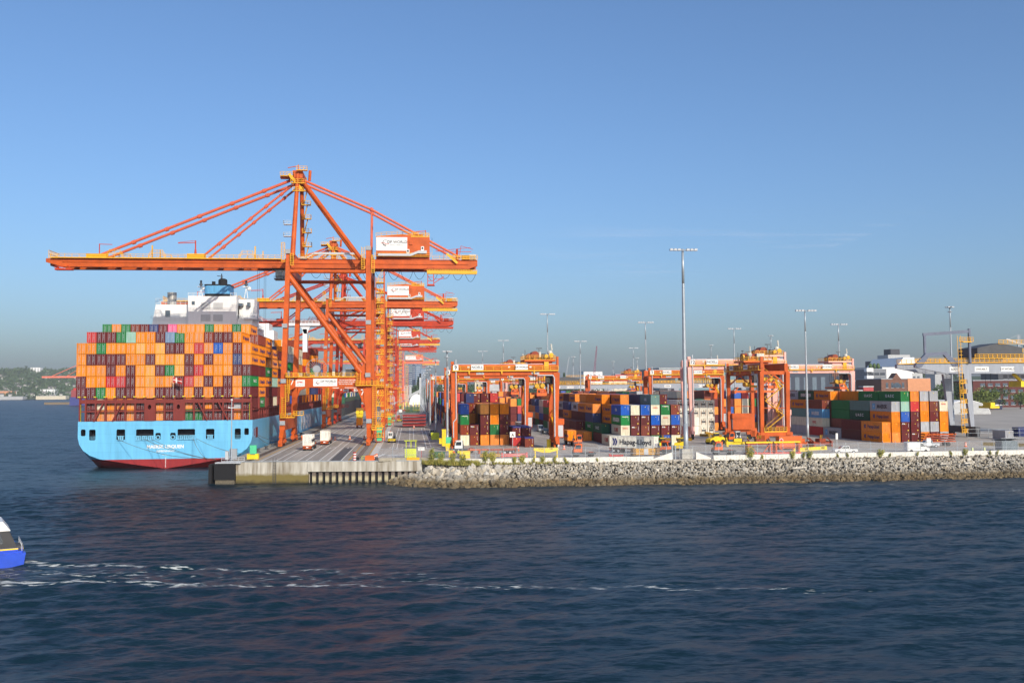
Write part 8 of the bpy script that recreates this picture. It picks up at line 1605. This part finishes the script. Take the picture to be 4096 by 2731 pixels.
# ------------------------------------------------------------------ the harbour boat at the left edge
bt = thing('harbour_boat', 'blue passenger catamaran with white roof leaving at the left edge', 'boat', (-47.3, 119.0, -0.25), math.atan2(-0.42, -0.9))
m = MB()
for y in (-2.6, 2.6): m.prism([(0.2, -0.6), (22, -0.6), (23, 1.6), (-0.6, 1.7), (-0.4, 0.3)], 'y', y - 0.75, y + 0.75)
m.prism([(-0.2, 1.0), (23, 1.0), (23.4, 1.9), (-0.3, 1.9)], 'y', -3.0, 3.0); m.build('hull', BLUEP, bt)
m = MB(); m.prism([(0.1, 1.9), (21, 1.9), (19, 4.6), (1.3, 4.6)], 'y', -2.6, 2.6); cb = m.build('cabin', mat('cabin_dark', (60, 60, 62), 0.5), bt); m = MB(); m.prism([(1.0, 4.3), (20, 4.3), (18.6, 5.4), (1.8, 5.4)], 'y', -2.75, 2.75); m.build('roof', WHITE, bt)
for k in range(5):
    x = 1.7 + 3.0 * k; m = MB(); m.prism([(x, 2.8), (x + 2.4, 2.8), (x + 2.4, 4.0), (x + 0.3, 4.0)], 'y', 2.58, 2.64); m.prism([(x, 2.8), (x + 2.4, 2.8), (x + 2.4, 4.0), (x + 0.3, 4.0)], 'y', -2.64, -2.58); m.build('window', GLASS, cb)
m = MB()
for y in (-3.02, 3.02): m.box(0.2, 22, y - 0.03, y + 0.03, 1.9, 2.3)
m.box(-0.3, -0.24, -3.0, 3.0, 1.9, 2.3); m.build('bulwark', BLUEP, bt); m = MB()
for y in (-3.04, 3.04): m.box(0.2, 22, y - 0.03, y + 0.03, 2.1, 2.27)
m.box(-0.34, -0.3, -3.0, 3.0, 2.1, 2.27); m.build('yellow_stripe', YELP, bt); m = MB(); m.box(-0.5, 0.4, -1.2, 1.2, 0.9, 2.3); m.build('stern_panel', DGREY, bt)
for y in (2.75, -2.75):
    m = MB(); pp = [Vector((2.7 + 0.42 * math.cos(t), y * 1.01, 2.35 + 0.42 * math.sin(t))) for t in [2 * math.pi * k / 12 for k in range(13)]]; m.path(pp, 0.11, 6); m.build('life_ring', OCONE, bt)
m = MB(); m.rail([(-0.2, 2.9, 1.9), (-0.2, -2.9, 1.9)], 0.9, 1.1, 0.06); m.build('stern_rail', LGREY, bt)
# ------------------------------------------------------------------ the air between here and the far shore
cl = MB()
for i in range(6): cl.quad((1500 + 900 * i, 11000, 2300), (2400 + 900 * i, 11000, 2300), (2400 + 900 * i, 19500, 2300), (1500 + 900 * i, 19500, 2300))
CM_ = bpy.data.materials.new('cirrus'); CM_.use_nodes = True; n = CM_.node_tree.nodes; L = CM_.node_tree.links; n.remove(n['Principled BSDF']); tcx = n.new('ShaderNodeTexCoord'); mpx = n.new('ShaderNodeMapping'); mpx.inputs['Scale'].default_value = (0.00035, 0.0011, 1); mpx.inputs['Rotation'].default_value = (0, 0, 0.25); L.new(tcx.outputs['Object'], mpx.inputs[0])
nx = n.new('ShaderNodeTexNoise'); nx.inputs['Scale'].default_value = 1.0; nx.inputs['Detail'].default_value = 8; nx.inputs['Roughness'].default_value = 0.6; L.new(mpx.outputs[0], nx.inputs[0]); rx = n.new('ShaderNodeMapRange'); rx.inputs[1].default_value = 0.52; rx.inputs[2].default_value = 0.85; rx.inputs[4].default_value = 0.30; L.new(nx.outputs[0], rx.inputs[0])
sx_ = n.new('ShaderNodeSeparateXYZ'); L.new(tcx.outputs['Object'], sx_.inputs[0]); fx = n.new('ShaderNodeMapRange'); fx.inputs[1].default_value = 1600; fx.inputs[2].default_value = 4200; L.new(sx_.outputs[0], fx.inputs[0]); fy2 = n.new('ShaderNodeMapRange'); fy2.inputs[1].default_value = 11200; fy2.inputs[2].default_value = 13500; L.new(sx_.outputs[1], fy2.inputs[0]); fy3 = n.new('ShaderNodeMapRange'); fy3.inputs[1].default_value = 19300; fy3.inputs[2].default_value = 16500; L.new(sx_.outputs[1], fy3.inputs[0])
mA = n.new('ShaderNodeMath'); mA.operation = 'MULTIPLY'; L.new(fx.outputs[0], mA.inputs[0]); L.new(fy2.outputs[0], mA.inputs[1]); mB_ = n.new('ShaderNodeMath'); mB_.operation = 'MULTIPLY'; L.new(mA.outputs[0], mB_.inputs[0]); L.new(fy3.outputs[0], mB_.inputs[1]); mC = n.new('ShaderNodeMath'); mC.operation = 'MULTIPLY'; L.new(mB_.outputs[0], mC.inputs[0]); L.new(rx.outputs[0], mC.inputs[1])
tr_ = n.new('ShaderNodeBsdfTransparent'); tl = n.new('ShaderNodeBsdfTranslucent'); tl.inputs[0].default_value = (0.9, 0.9, 0.9, 1); mxs = n.new('ShaderNodeMixShader'); L.new(mC.outputs[0], mxs.inputs[0]); L.new(tr_.outputs[0], mxs.inputs[1]); L.new(tl.outputs[0], mxs.inputs[2]); L.new(mxs.outputs[0], n['Material Output'].inputs[0])
tag(cl.build('cloud_wisps', CM_), 'faint thin cloud wisps low in the sky at the right', 'clouds', kind='stuff')
hzm = MB(); hzm.box(-5200, 5200, -2900, 5600, -4.0, 140); ho = hzm.build('haze', [])
HM = bpy.data.materials.new('haze_air'); HM.use_nodes = True; n = HM.node_tree.nodes; L = HM.node_tree.links; n.remove(n['Principled BSDF']); pv = n.new('ShaderNodeVolumePrincipled'); pv.inputs['Color'].default_value = (0.80, 0.85, 0.95, 1); pv.inputs['Density'].default_value = 0.00008; pv.inputs['Anisotropy'].default_value = 0.0
L.new(pv.outputs[0], n['Material Output'].inputs['Volume']); ho.data.materials.clear(); ho.data.materials.append(HM); tag(ho, 'pale blue haze over the harbour', 'haze', kind='stuff')
